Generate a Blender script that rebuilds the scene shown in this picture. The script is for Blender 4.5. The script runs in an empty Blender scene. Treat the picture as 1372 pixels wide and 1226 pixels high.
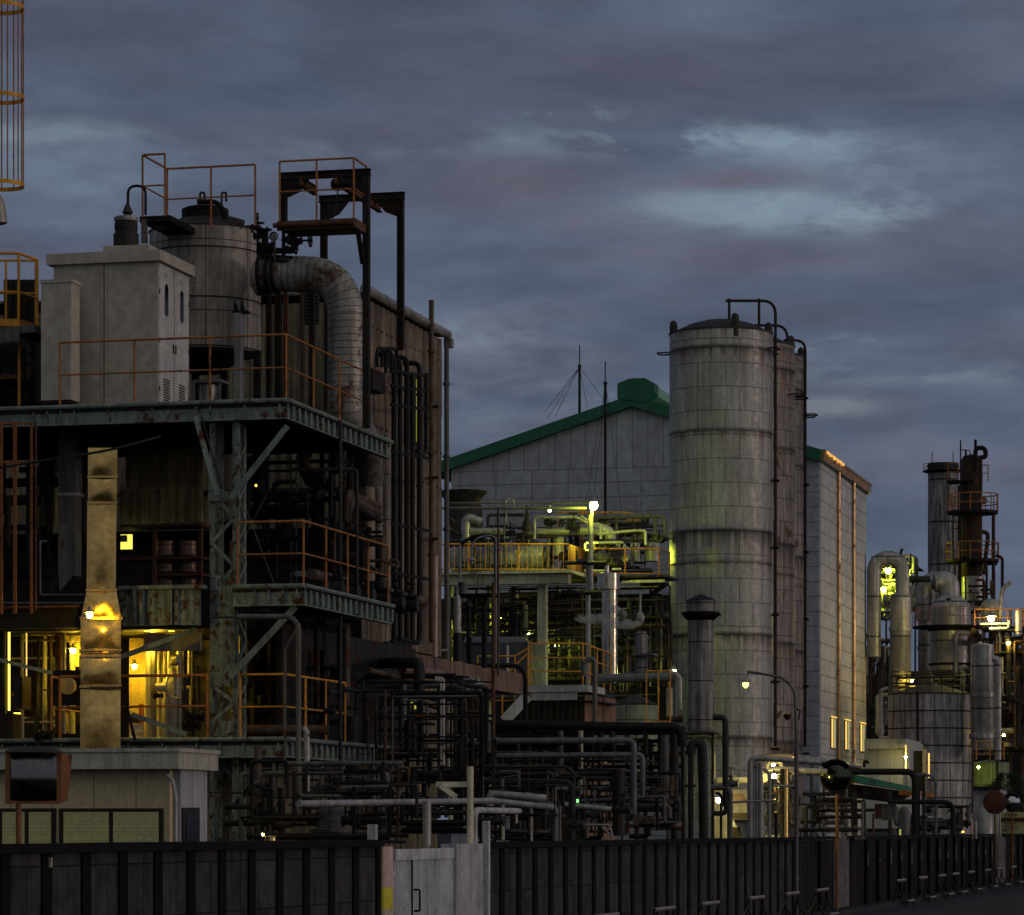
import bpy, math, random
from mathutils import Vector, Matrix
C = bpy.context.scene
# ---------------------------------------------------------------- camera
F, CX, HY, CZ = 4500.0, 686.0, 1110.0, 2.26     # focal length in photo pixels, optical centre, eye height
cam = bpy.data.cameras.new('camera'); co = bpy.data.objects.new('camera', cam)
C.collection.objects.link(co); C.camera = co
co.location = (0, 0, CZ); co.rotation_euler = (math.radians(90), 0, 0)
cam.sensor_fit = 'HORIZONTAL'; cam.sensor_width = 36; cam.lens = 36*F/1372
cam.shift_y = (HY-613)/1372; cam.clip_end = 3000; cam.clip_start = .5
# ---------------------------------------------------------------- world
wd = bpy.data.worlds.new('World'); C.world = wd; wd.use_nodes = True
nt = wd.node_tree; N = nt.nodes; Lk = nt.links; N.clear()
def nd(t, **k):
    n = N.new(t)
    for a, b in k.items(): setattr(n, a, b)
    return n
wo = nd('ShaderNodeOutputWorld'); bg = nd('ShaderNodeBackground'); Lk.new(bg.outputs[0], wo.inputs[0])
tc = nd('ShaderNodeTexCoord')
def wnoise(sc, scale, det, rough, dist, loc=(0, 0, 0)):
    mp = nd('ShaderNodeMapping'); mp.inputs['Scale'].default_value = sc; mp.inputs['Location'].default_value = loc
    mp.inputs['Rotation'].default_value = (0, math.radians(4), 0)
    n = nd('ShaderNodeTexNoise'); n.inputs['Scale'].default_value = scale; n.inputs['Detail'].default_value = det
    n.inputs['Roughness'].default_value = rough; n.inputs['Distortion'].default_value = dist
    Lk.new(tc.outputs['Generated'], mp.inputs[0]); Lk.new(mp.outputs[0], n.inputs['Vector']); return n.outputs[0]
def wramp(src, pts):
    r = nd('ShaderNodeValToRGB'); Lk.new(src, r.inputs[0]); e = r.color_ramp.elements
    while len(e) > 1: e.remove(e[0])
    e[0].position = pts[0][0]; e[0].color = (*pts[0][1], 1)
    for p, c in pts[1:]: q = e.new(p); q.color = (*c, 1)
    return r.outputs[0]
def wmix(f, a, b):
    m = nd('ShaderNodeMix', data_type='RGBA'); 
    if isinstance(f, (int, float)): m.inputs[0].default_value = f
    else: Lk.new(f, m.inputs[0])
    for k, s in ((6, a), (7, b)):
        if isinstance(s, tuple): m.inputs[k].default_value = (*s, 1)
        else: Lk.new(s, m.inputs[k])
    return m.outputs[2]
SUN_EL, SUN_AZ = math.radians(6), (0.985, -0.17)          # low glow far to the right
sky = nd('ShaderNodeTexSky', sky_type='NISHITA', sun_disc=False, sun_elevation=math.radians(2), sun_rotation=math.radians(100))
sc_ = nd('ShaderNodeVectorMath', operation='SCALE'); sc_.inputs['Scale'].default_value = .05
Lk.new(sky.outputs[0], sc_.inputs[0])
lo = wramp(wnoise((5.5, 5.5, 26), 1.0, 9, .56, .55, (3.1, .4, 1.7)), [(.34, (.074, .090, .138)), (.48, (.094, .115, .170)), (.66, (.128, .162, .228))])
hi = wramp(wnoise((17, 17, 54), 1.0, 12, .60, .2, (7, 2, .3)), [(.38, (.88, .88, .90)), (.48, (1.0, 1.0, 1.0)), (.56, (1.10, 1.10, 1.09)), (.68, (1.25, 1.25, 1.22))])
mu = nd('ShaderNodeMix', data_type='RGBA', blend_type='MULTIPLY'); mu.inputs[0].default_value = 1; Lk.new(lo, mu.inputs[6]); mu.inputs[7].default_value = (1, 1, 1, 1)
pk = wramp(wnoise((9, 9, 40), 1.0, 5, .5, .3, (1, 5, 9)), [(.48, (0, 0, 0)), (.66, (.5, .5, .5))])
cl = wmix(pk, mu.outputs[2], (.112, .098, .134))
sep = nd('ShaderNodeSeparateXYZ'); Lk.new(tc.outputs['Generated'], sep.inputs[0])
mr = nd('ShaderNodeMapRange'); Lk.new(sep.outputs['Z'], mr.inputs[0]); mr.inputs[1].default_value = .0; mr.inputs[2].default_value = .30; mr.inputs[3].default_value = 0; mr.inputs[4].default_value = .55
cl = wmix(mr.outputs[0], cl, (.056, .066, .100))
# breaks and soft mauve banks of the cloud cover, by bearing and height
def wm(op, a, b=None, c=None):
    m = nd('ShaderNodeMath', operation=op)
    for k, v in enumerate((a, b, c)):
        if v is None: continue
        if isinstance(v, (int, float)): m.inputs[k].default_value = v
        else: Lk.new(v, m.inputs[k])
    return m.outputs[0]
ysafe = wm('MAXIMUM', sep.outputs['Y'], .05); az = wm('DIVIDE', sep.outputs['X'], ysafe); el = wm('DIVIDE', sep.outputs['Z'], ysafe)
wisp = wnoise((11, 11, 36), 1.0, 11, .60, .25, (2, 8, 5)); wz = nd('ShaderNodeMapRange'); Lk.new(wisp, wz.inputs[0]); wz.inputs[1].default_value = .44; wz.inputs[2].default_value = .57
def bank(px, py, w, h, amt, col, cl, useW=True):
    a = wm('POWER', wm('DIVIDE', wm('SUBTRACT', az, (px-CX)/F), w/F), 2.0); b = wm('POWER', wm('DIVIDE', wm('SUBTRACT', el, (HY-py)/F), h/F), 2.0)
    g = wm('EXPONENT', wm('MULTIPLY', wm('ADD', a, b), -1.0)); g = wm('MULTIPLY', g, amt)
    if useW: g = wm('MULTIPLY', g, wm('MULTIPLY_ADD', wz.outputs[0], 1.25, .06))
    g = wm('MINIMUM', g, .92); return wmix(g, cl, col)
PALE, MAUVE, SLATE = (.205, .268, .325), (.108, .101, .140), (.072, .082, .112)
for px, py, w, h, amt, col in ((420, 100, 420, 60, .5, SLATE), (1000, 90, 420, 50, .35, (.085, .080, .108)), (110, 240, 260, 60, .6, (.145, .188, .245)), (60, 178, 150, 16, 1.0, (.16, .20, .25)), (500, 200, 120, 16, .8, (.15, .18, .23)), (930, 188, 240, 20, 1.25, PALE), (760, 150, 70, 12, 1.1, PALE), (1180, 222, 110, 42, .8, (.165, .21, .265)), (1060, 284, 190, 30, 1.5, PALE), (560, 430, 260, 50, .7, (.14, .165, .215)), (1150, 462, 120, 16, 1.5, (.19, .225, .27)), (1240, 500, 180, 14, 1.1, (.17, .20, .25)), (1110, 545, 70, 12, 1.0, (.19, .20, .24)), (660, 530, 240, 50, .8, (.145, .165, .215)), (640, 455, 120, 20, .8, (.165, .185, .23)), (690, 250, 170, 40, .7, MAUVE), (1000, 345, 300, 26, .9, MAUVE), (980, 240, 140, 14, .8, MAUVE), (820, 300, 120, 20, .7, MAUVE), (1240, 650, 200, 90, .5, (.112, .116, .150))): cl = bank(px, py, w, h, amt, col, cl)
mh = nd('ShaderNodeMix', data_type='RGBA', blend_type='MULTIPLY'); mh.inputs[0].default_value = 1; Lk.new(cl, mh.inputs[6]); Lk.new(hi, mh.inputs[7]); cl = wmix(.04, mh.outputs[2], sc_.outputs[0])
mb_ = nd('ShaderNodeMix', data_type='RGBA', blend_type='MULTIPLY'); mb_.inputs[0].default_value = 1; Lk.new(cl, mb_.inputs[6]); mb_.inputs[7].default_value = (.98, 1.02, 1.04, 1); cl = mb_.outputs[2]
# the western sky behind the viewer is still bright
gl = nd('ShaderNodeVectorMath', operation='DOT_PRODUCT'); Lk.new(tc.outputs['Generated'], gl.inputs[0]); gl.inputs[1].default_value = Vector((.42, -.68, .60)).normalized()
gr = nd('ShaderNodeMapRange', interpolation_type='SMOOTHSTEP'); Lk.new(gl.outputs['Value'], gr.inputs[0]); gr.inputs[1].default_value = .05; gr.inputs[2].default_value = 1.0; gr.inputs[3].default_value = 0; gr.inputs[4].default_value = 1
cl = wmix(gr.outputs[0], cl, (.33, .325, .32))
Lk.new(cl, bg.inputs[0]); bg.inputs[1].default_value = 1.08
# ---------------------------------------------------------------- the last glow of the sun
sl = bpy.data.lights.new('sun', 'SUN'); sl.energy = .40; sl.angle = math.radians(9); sl.color = (1, .76, .66)
so = bpy.data.objects.new('sun', sl); C.collection.objects.link(so)
so.rotation_euler = Vector((SUN_AZ[0]*math.cos(SUN_EL), SUN_AZ[1]*math.cos(SUN_EL), math.sin(SUN_EL))).to_track_quat('Z', 'Y').to_euler()
C.view_settings.view_transform = 'Standard'; C.view_settings.look = 'None'; C.view_settings.exposure = 0; C.view_settings.gamma = 1
C.render.engine = 'CYCLES'; C.cycles.use_denoising = True; C.cycles.max_bounces = 6; C.cycles.diffuse_bounces = 1; C.cycles.sample_clamp_indirect = 4
C.cycles.volume_step_rate = 1
# ---------------------------------------------------------------- frames and pixel helpers
Z = Vector((0, 0, 1)); U = Vector((.2453, 1, 0)).normalized(); V = Vector((U.y, -U.x, 0))
def W(px, py, Y): return Vector(((px-CX)/F*Y, Y, CZ+(HY-py)/F*Y))
def L(v, u, z): return V*v + U*u + Z*z
def loc(px, py, Y): p = W(px, py, Y); return p.dot(V), p.dot(U), p.z
def Yu(px, u): return u/(((px-CX)/F)*U.x + U.y)
def Yv(px, v): return v/(((px-CX)/F)*V.x + V.y)
def Pu(px, py, u): return W(px, py, Yu(px, u))
def Pv(px, py, v): return W(px, py, Yv(px, v))
def zz(py, Y): return CZ+(HY-py)/F*Y
# ---------------------------------------------------------------- mesh builder
ALL = []
class MB:
    def __init__(s, name, mats, parent=None, root=None, props=None):
        s.name, s.mats, s.parent, s.root, s.props = name, mats if isinstance(mats, (list, tuple)) else [mats], parent, root, props or {}
        s.v, s.f, s.uv, s.mi, s.m = [], [], [], [], 0; s.ob = None; s.sharp = 40; ALL.append(s)
    def add(s, vs, fs, uvs=None):
        b = len(s.v); s.v += [Vector(p) for p in vs]
        for i, f in enumerate(fs):
            s.f.append([b+k for k in f]); s.uv.append(uvs[i] if uvs else None); s.mi.append(s.m)
        return s
    def hexa(s, p):   # 8 corners: bottom 0-3 ccw, top 4-7
        return s.add(p, [(0, 3, 2, 1), (4, 5, 6, 7), (0, 1, 5, 4), (1, 2, 6, 5), (2, 3, 7, 6), (3, 0, 4, 7)])
    def block(s, v0, v1, u0, u1, z0, z1):
        if v0 > v1: v0, v1 = v1, v0
        if u0 > u1: u0, u1 = u1, u0
        if z0 > z1: z0, z1 = z1, z0
        return s.hexa([L(v0, u0, z0), L(v1, u0, z0), L(v1, u1, z0), L(v0, u1, z0), L(v0, u0, z1), L(v1, u0, z1), L(v1, u1, z1), L(v0, u1, z1)])
    def pb(s, x0, x1, y0, y1, Y, d):   # block whose front fills that part of the picture at depth Y, d deep
        u = loc((x0+x1)/2, 0, Y)[1]; a = Pu(x0, y1, u); b = Pu(x1, y0, u)
        return s.block(a.dot(V), b.dot(V), u, u+d, zz(y1, Y), zz(y0, Y))
    def ub(s, x0, x1, y0, y1, u, d):   # the same, its front lying on the building-aligned plane u
        Y = Yu((x0+x1)/2, u); return s.block(Pu(x0, y1, u).dot(V), Pu(x1, y0, u).dot(V), u, u+d, zz(y1, Y), zz(y0, Y))
    def beam(s, p, q, w, h=None, kind='box'):
        p, q = Vector(p), Vector(q); h = h or w; d = (q-p)
        if d.length < 1e-6: return s
        d.normalize(); side = d.cross(Z)
        side = U.copy() if side.length < .05 else side.normalized()
        up = side.cross(d).normalized()
        def bar(o1, o2, a, b):
            c = [side*(o1-a)+up*(o2-b), side*(o1+a)+up*(o2-b), side*(o1+a)+up*(o2+b), side*(o1-a)+up*(o2+b)]
            s.add([p+x for x in c]+[q+x for x in c], [(3, 2, 1, 0), (4, 5, 6, 7), (0, 1, 5, 4), (1, 2, 6, 5), (2, 3, 7, 6), (3, 0, 4, 7)])
        if kind == 'I':
            t = max(.012, h*.07); bar(0, h/2-t/2, w/2, t/2); bar(0, -h/2+t/2, w/2, t/2); bar(0, 0, t/2, h/2-t-.001)
        elif kind == 'L':
            t = max(.01, w*.12); bar(0, -h/2+t/2, w/2, t/2); bar(-w/2+t/2, t/2+.001, t/2, h/2-t/2)
        else: bar(0, 0, w/2, h/2)
        return s
    def ring(s, P_, T_, r, n, a0=0):
        pass
    def tube(s, pts, r, n=10, bend=0, bands=0, bw=.03, br=1.09, cap=True, bm=None):
        pts = [Vector(p) for p in pts]; path = [pts[0]]
        for i in range(1, len(pts)-1):
            a, b, c = pts[i-1], pts[i], pts[i+1]; d1 = (a-b); d2 = (c-b); k = min(bend or r*1.6, d1.length*.48, d2.length*.48)
            if d1.normalized().dot(d2.normalized()) < -.985: path.append(b); continue
            d1 = d1.normalized()*k; d2 = d2.normalized()*k; m = 8 if r > .15 else 5
            for j in range(m+1):
                t = j/m; path.append(b + d1*(1-t)**2 + d2*t*t)
        path.append(pts[-1])
        q = [path[0]]
        for p in path[1:]:
            if (p-q[-1]).length > 1e-5: q.append(p)
        path = q
        if len(path) < 2: return s
        T = []
        for i in range(len(path)):
            t = (path[min(i+1, len(path)-1)]-path[max(i-1, 0)]).normalized(); T.append(t)
        nrm = T[0].orthogonal().normalized(); vs, fs, frames = [], [], []
        for i, p in enumerate(path):
            nrm = (nrm - T[i]*nrm.dot(T[i])).normalized(); bi = T[i].cross(nrm); frames.append((nrm.copy(), bi))
            for k in range(n):
                a = 2*math.pi*k/n; vs.append(p+(nrm*math.cos(a)+bi*math.sin(a))*r)
        for i in range(len(path)-1):
            for k in range(n):
                k2 = (k+1) % n; fs.append((i*n+k, i*n+k2, (i+1)*n+k2, (i+1)*n+k))
        if cap: fs += [tuple(range(n))[::-1], tuple((len(path)-1)*n+k for k in range(n))]
        s.add(vs, fs)
        if bands:
            tot = [0]
            for i in range(1, len(path)): tot.append(tot[-1]+(path[i]-path[i-1]).length)
            d = bands*.5
            if bm is not None: om, s.m = s.m, bm
            while d < tot[-1]:
                i = max(j for j in range(len(tot)) if tot[j] <= d); i = min(i, len(path)-2)
                t = (d-tot[i])/max(1e-6, tot[i+1]-tot[i]); c = path[i].lerp(path[i+1], t); ax = T[i].lerp(T[i+1], t).normalized()
                x = ax.orthogonal().normalized(); y = ax.cross(x); vv = []
                for e, rr in ((-bw/2, r*.98), (-bw/2, r*br), (bw/2, r*br), (bw/2, r*.98)):
                    vv += [c+ax*e+(x*math.cos(2*math.pi*k/n)+y*math.sin(2*math.pi*k/n))*rr for k in range(n)]
                s.add(vv, [(j*n+k, j*n+(k+1) % n, (j+1)*n+(k+1) % n, (j+1)*n+k) for j in range(3) for k in range(n)])
                d += bands
            if bm is not None: s.m = om
        return s
    def cyl(s, p, q, r, n=12): return s.tube([p, q], r, n)
    def lathe(s, c, prof, n=40, ax=None):
        c = Vector(c); ax = (ax or Z).normalized(); x = V.copy() if abs(ax.dot(V)) < .9 else U.copy()
        x = (x-ax*x.dot(ax)).normalized(); y = ax.cross(x); R = max(r for r, z in prof); b = len(s.v)
        vs = []; fs = []; uv = []
        for r, z in prof: vs += [c+ax*z+(x*math.cos(2*math.pi*k/n)+y*math.sin(2*math.pi*k/n))*max(r, .0005) for k in range(n)]
        for j in range(len(prof)-1):
            for k in range(n):
                k2 = (k+1) % n; fs.append((j*n+k, j*n+k2, (j+1)*n+k2, (j+1)*n+k))
                a0, a1 = 2*math.pi*R*k/n, 2*math.pi*R*(k+1)/n; z0, z1 = prof[j][1]+c.z, prof[j+1][1]+c.z
                if abs(z1-z0) < .01: z1 = z0+abs(prof[j+1][0]-prof[j][0])
                uv.append([(a0, z0), (a1, z0), (a1, z1), (a0, z1)])
        s.add(vs, fs, uv)
        if s.name == 'walkway_rail' or (len(prof) > 2 and abs(prof[0][0]-prof[-1][0]) < .001 and abs(prof[0][1]-prof[-1][1]) < .13): return s
        s.add(vs[:n][::-1], [tuple(range(n))]); s.add(vs[-n:], [tuple(range(n))]); return s
    def poly(s, pts, ext):
        pts = [Vector(p) for p in pts]; ext = Vector(ext); n = len(pts)
        return s.add(pts+[p+ext for p in pts], [tuple(range(n))[::-1], tuple(range(n, 2*n))]+[(k, (k+1) % n, n+(k+1) % n, n+k) for k in range(n)])
    def corr(s, p, q, z0, z1, pitch=.2, dep=.04, th=.02):   # corrugated sheet from p to q
        p, q = Vector(p), Vector(q); p.z = q.z = 0; d = q-p; ln = d.length; d.normalize(); nn = d.cross(Z)
        k = max(1, int(ln/pitch)); w = ln/k; pr = []
        for i in range(k):
            for t, o in ((0, 0), (.3, 0), (.42, 1), (.88, 1)): pr.append(p+d*(i+t)*w+nn*o*dep)
        pr.append(q); n = len(pr)
        vs = [x+Z*z0 for x in pr]+[x+Z*z1 for x in pr]+[x+Z*z0-nn*th for x in pr]+[x+Z*z1-nn*th for x in pr]
        fs = [(i, i+1, n+i+1, n+i) for i in range(n-1)]+[(2*n+i+1, 2*n+i, 3*n+i, 3*n+i+1) for i in range(n-1)]
        fs += [(n+i, n+i+1, 3*n+i+1, 3*n+i) for i in range(n-1)]+[(i+1, i, 2*n+i, 2*n+i+1) for i in range(n-1)]
        fs += [(0, n, 3*n, 2*n), (n-1, 3*n-1, 4*n-1, 2*n-1)]
        return s.add(vs, fs)
    def wheel(s, c, ax, R, r=.015):
        c = Vector(c); ax = Vector(ax).normalized(); x = ax.orthogonal().normalized(); y = ax.cross(x)
        pts = [c+(x*math.cos(a)+y*math.sin(a))*R for a in [2*math.pi*k/16 for k in range(17)]]
        s.tube(pts, r, 6, bend=.001)
        for k in range(3):
            a = math.pi*k/3; e = (x*math.cos(a)+y*math.sin(a))*R; s.tube([c-e, c+e], r*.8, 5)
        return s
    def build(s):
        if not s.v: return
        me = bpy.data.meshes.new(s.name); off = s.root.location if s.root else Vector()
        if not s.root:
            xs = [p.x for p in s.v]; ys = [p.y for p in s.v]; zs = [p.z for p in s.v]
            off = Vector(((min(xs)+max(xs))/2, (min(ys)+max(ys))/2, min(zs)))
        me.from_pydata([tuple(p-off) for p in s.v], [], s.f)
        ul = me.uv_layers.new(name='UVMap').data; uvs = []
        for pl, uv in zip(me.polygons, s.uv):
            if uv:
                for a in uv: uvs += a
            else:
                n = pl.normal
                if abs(n.z) > .7: t1, t2 = V, U
                else: t1 = Z.cross(n); t1 = t1.normalized(); t2 = Z
                for i in pl.vertices:
                    p = s.v[i]; uvs += [p.dot(t1), p.dot(t2)]
        ul.foreach_set('uv', uvs)
        me.polygons.foreach_set('material_index', s.mi); me.polygons.foreach_set('use_smooth', [True]*len(me.polygons))
        me.update(); me.set_sharp_from_angle(angle=math.radians(s.sharp))
        for m in s.mats: me.materials.append(MAT[m])
        o = bpy.data.objects.new(s.name, me); C.collection.objects.link(o); s.ob = o
        if s.parent is not None: o.parent = s.parent.ob if isinstance(s.parent, MB) else s.parent
        else: o.location = off
        for k, v in s.props.items(): o[k] = v
class Thing:
    def __init__(s, name, label, cat, at, group=None, kind=None):
        o = bpy.data.objects.new(name, None); C.collection.objects.link(o); o.location = Vector(at); o.empty_display_size = .2
        o['label'] = label; o['category'] = cat
        if group: o['group'] = group
        if kind: o['kind'] = kind
        s.o = o
    def part(s, name, mat, sub=None, label=None):
        return MB(name, mat, sub if sub is not None else s.o, s.o, {'label': label} if label else None)
def single(name, label, cat, mat, group=None, kind=None):
    p = {}
    if label: p['label'] = label
    if cat: p['category'] = cat
    if group: p['group'] = group
    if kind: p['kind'] = kind
    return MB(name, mat, None, None, p)
def finish():
    for m in ALL: m.build()
# ---------------------------------------------------------------- materials
MAT = {}
def mat(name, col, rough=.6, metal=0, var=.35, streak=0, rust=0, rustcol=(.10, .035, .012), seams=None, rings=None, bump=.15, ns=2.5, spec=.5, seamdark=.25, soff=.5, ringrust=0, st2=.7, pv=.14, bs=None, bd=.02):
    if max(col) < .06: spec = min(spec, .12)
    elif not metal: spec = min(spec, .28)
    m = bpy.data.materials.new(name); m.use_nodes = True; T = m.node_tree; n_ = T.nodes; l = T.links; MAT[name] = m
    b = n_['Principled BSDF']; b.inputs['Roughness'].default_value = rough; b.inputs['Metallic'].default_value = metal
    b.inputs['Specular IOR Level'].default_value = spec
    def N_(t, **k):
        x = n_.new(t)
        for a, v in k.items(): setattr(x, a, v)
        return x
    tc = N_('ShaderNodeTexCoord')
    def noise(sc, scale, det=6, ro=.6, dist=0, src='Object'):
        mp = N_('ShaderNodeMapping'); mp.inputs['Scale'].default_value = sc; l.new(tc.outputs[src], mp.inputs[0])
        x = N_('ShaderNodeTexNoise'); x.inputs['Scale'].default_value = scale; x.inputs['Detail'].default_value = det; x.inputs['Roughness'].default_value = ro; x.inputs['Distortion'].default_value = dist
        l.new(mp.outputs[0], x.inputs['Vector']); return x.outputs[0]
    def mrange(s, a, b_, c=0, d=1):
        x = N_('ShaderNodeMapRange'); l.new(s, x.inputs[0])
        for k, v in zip((1, 2, 3, 4), (a, b_, c, d)): x.inputs[k].default_value = v
        return x.outputs[0]
    def math_(op, a, c):
        x = N_('ShaderNodeMath', operation=op, use_clamp=False)
        for k, v in ((0, a), (1, c)):
            if isinstance(v, (int, float)): x.inputs[k].default_value = v
            else: l.new(v, x.inputs[k])
        return x.outputs[0]
    def mix(f, a, c, mode='MIX'):
        x = N_('ShaderNodeMix', data_type='RGBA', blend_type=mode)
        if isinstance(f, (int, float)): x.inputs[0].default_value = f
        else: l.new(f, x.inputs[0])
        for k, v in ((6, a), (7, c)):
            if isinstance(v, tuple): x.inputs[k].default_value = (*v, 1)
            else: l.new(v, x.inputs[k])
        return x.outputs[2]
    c0 = tuple(min(1, x*(1+var*.5)) for x in col); c1 = tuple(x*(1-var) for x in col)
    f = mrange(noise((1, 1, 1), ns), .32, .68); c = mix(f, c1, c0)
    fine = mrange(noise((1, 1, 1), ns*9, 3), .35, .65, .82, 1.1); c = mix(1.0, c, fine, 'MULTIPLY')
    if streak:
        st = mrange(noise((5.5, 5.5, .35), 1.2, 5, .65), .40, .62); c = mix(1.0, c, mix(st, tuple([1-streak]*3), (1.0, 1.0, 1.0)), 'MULTIPLY')
        st = mrange(noise((14, 14, .6), 1.2, 4, .6), .36, .5); c = mix(1.0, c, mix(st, (1-streak*st2, 1-streak*st2*1.05, 1-streak*st2*1.1), (1.0, 1.0, 1.0)), 'MULTIPLY')
    if seams:
        br = N_('ShaderNodeTexBrick'); l.new(tc.outputs['UV'], br.inputs['Vector']); br.offset = soff
        br.inputs['Color1'].default_value = (1, 1, 1, 1); br.inputs['Color2'].default_value = (1-pv, 1-pv, 1-pv*.9, 1); br.inputs['Mortar'].default_value = (seamdark, seamdark, seamdark, 1)
        br.inputs['Scale'].default_value = 1; br.inputs['Mortar Size'].default_value = seams[2]; br.inputs['Mortar Smooth'].default_value = .3
        br.inputs['Brick Width'].default_value = seams[0]; br.inputs['Row Height'].default_value = seams[1]
        c = mix(1.0, c, br.outputs[0], 'MULTIPLY')
    if rings:
        sx = N_('ShaderNodeSeparateXYZ'); l.new(tc.outputs['UV'], sx.inputs[0]); vv = sx.outputs['Y']
        jag = noise((3.2, .02, 1), 1.0, 6, .75, 0, 'UV'); jl = mrange(jag, .38, .62, .10, 1.2); tot = None; rt = None
        for h, ln, st in rings:
            d = math_('SUBTRACT', h, vv); dn = math_('DIVIDE', d, math_('MULTIPLY', jl, ln))
            x = mrange(dn, 0, 1, st, 0); y = mrange(d, -.12, -.02, 0, 1); x = math_('MULTIPLY', x, math_('MULTIPLY', y, mrange(jag, .35, .55, .35, 1)))
            tot = x if tot is None else math_('MAXIMUM', tot, x)
            if ringrust:
                r_ = math_('MULTIPLY', mrange(dn, .2, 3, 1, 0), mrange(d, 0, .05)); rt = r_ if rt is None else math_('MAXIMUM', rt, r_)
        if ringrust:
            rr = math_('MULTIPLY', rt, mrange(noise((1.6, .05, 1), 1, 4, .6, 0, 'UV'), .47, .58)); c = mix(math_('MULTIPLY', rr, ringrust), c, (.13, .055, .025))
        c = mix(tot, c, (.012, .010, .009))
    if rust:
        rn = noise((1, 1, .7), ns*1.3, 8, .68, .3); rf = mrange(rn, .64-rust*.28, .70-rust*.26)
        rc = mix(mrange(noise((1, 1, 1), 11, 4), .3, .7), rustcol, tuple(x*.45 for x in rustcol)); c = mix(rf, c, rc)
        l.new(mrange(rf, 0, 1, rough, .9), b.inputs['Roughness'])
        if metal: l.new(mrange(rf, 0, 1, metal, 0), b.inputs['Metallic'])
    elif rough < .8:
        l.new(mrange(noise((1, 1, 1), 4, 5), .3, .7, max(.05, rough-.12), min(1, rough+.14)), b.inputs['Roughness'])
    l.new(c, b.inputs['Base Color'])
    if bump:
        bp = N_('ShaderNodeBump'); bp.inputs['Strength'].default_value = bump; bp.inputs['Distance'].default_value = bd
        l.new(noise((1, 1, 1), bs or (6 if metal else 18), 1 if bs else 5), bp.inputs['Height']); l.new(bp.outputs[0], b.inputs['Normal'])
    return m
def glow(name, col, st):
    m = bpy.data.materials.new(name); m.use_nodes = True; b = m.node_tree.nodes['Principled BSDF']; MAT[name] = m
    b.inputs['Base Color'].default_value = (.5, .5, .5, 1); b.inputs['Emission Color'].default_value = (*col, 1); b.inputs['Emission Strength'].default_value = st
mat('asphalt', (.028, .030, .037), .85, ns=1.2, bump=.6)
mat('yard', (.018, .017, .016), .9, bump=.4)
mat('rustrail', (.34, .135, .035), .6, rust=.25, ns=5)
mat('orangerail', (.58, .27, .035), .55, rust=.15, ns=5)
mat('yellowrail', (.62, .29, .02), .45, rust=.06, ns=5)
mat('greensteel', (.205, .265, .235), .6, streak=.35, rust=.28, ns=2.2)
mat('greenrust', (.20, .25, .22), .7, streak=.5, rust=.42, ns=7.0, rustcol=(.075, .032, .014))
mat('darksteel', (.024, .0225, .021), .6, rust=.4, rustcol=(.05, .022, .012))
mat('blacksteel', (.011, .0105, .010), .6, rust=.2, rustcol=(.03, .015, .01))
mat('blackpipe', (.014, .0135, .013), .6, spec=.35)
mat('brownpipe', (.085, .058, .042), .6, rust=.4)
mat('rustbeam', (.11, .05, .025), .7, rust=.55, rustcol=(.10, .04, .015))
mat('greypipe', (.13, .127, .123), .5, streak=.35, rust=.12)
mat('duskpipe', (.042, .0405, .039), .5, streak=.4, rust=.2)
mat('palepipe', (.37, .36, .345), .42, metal=.25, streak=.3, rust=.06)
mat('bluepipe', (.135, .145, .160), .45, streak=.3, rust=.1)
mat('cladding', (.42, .405, .38), .48, metal=.35, streak=.45, rust=.08, ns=1.4)
mat('ductwrap', (.38, .355, .32), .5, metal=.3, st2=.3, streak=.45, rust=.40, ns=1.1, rustcol=(.13, .062, .028))
mat('galvgoldlit', (.60, .41, .15), .22, metal=.97, var=.38, streak=.12, st2=.1, ns=1.2, bump=.22, bs=1.8, bd=.05)  # gold of the lamp light is put into the metal's base colour
mat('steelshine', (.46, .41, .31), .24, metal=1, var=.15, bump=.3, bs=2.0, bd=.05)
mat('tankside', (.45, .405, .36), .55, st2=.25, streak=.5, rust=.08, seams=(.88, 1.32, .011), ns=.9, seamdark=.1, soff=0)
mat('tanktop', (.055, .052, .05), .7, streak=.4)
mat('cabinet', (.41, .375, .31), .5, streak=.06, var=.06, ns=.6, bump=.03)  # beige cast of street lamp light put into the colour
mat('cabinetside', (.52, .51, .50), .45, streak=.16, var=.10, ns=.8, bump=.03)
mat('cladbrown', (.31, .23, .165), .6, st2=.45, streak=.6, rust=.06, ns=.8, seams=(1.3, 2.3, .012), soff=0)
mat('cladold', (.26, .215, .13), .7, streak=.6, ns=.8)
mat('pinkconc', (.25, .155, .120), .8, streak=.45, ns=1.5)
mat('concrete', (.062, .060, .060), .9, streak=.45, var=.6, ns=3.2, seams=(1.17, .62, .012), seamdark=.10, soff=0, st2=.0, pv=.45, rust=.02)
mat('wallcap', (.009, .008, .008), .9)
mat('weathered', (.17, .165, .165), .8, streak=.5, rust=.3, ns=4)
mat('pile', (.004, .0037, .0035), .8, spec=.2)
mat('sheetdark', (.028, .025, .021), .7, streak=.5, rust=.15, rustcol=(.05, .025, .012))
mat('officelamplit', (.56, .46, .27), .7, streak=.05, var=.1, seams=(.62, 30, .008), soff=0)  # front wall copy, yellow lamp light put into the beige
mat('officeside', (.40, .41, .44), .7, streak=.15, var=.1, seams=(.5, 30, .007), soff=0)
mat('fascia', (.46, .44, .36), .5, streak=.25, var=.1)
mat('blind', (.66, .62, .28), .7, var=.08, seams=(30, .030, .006), soff=0, seamdark=.45)  # dim olive room light put into the slat colour
mat('glass', (.01, .01, .012), .08, var=0, bump=0)
mat('frame', (.03, .025, .02), .5)
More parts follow.
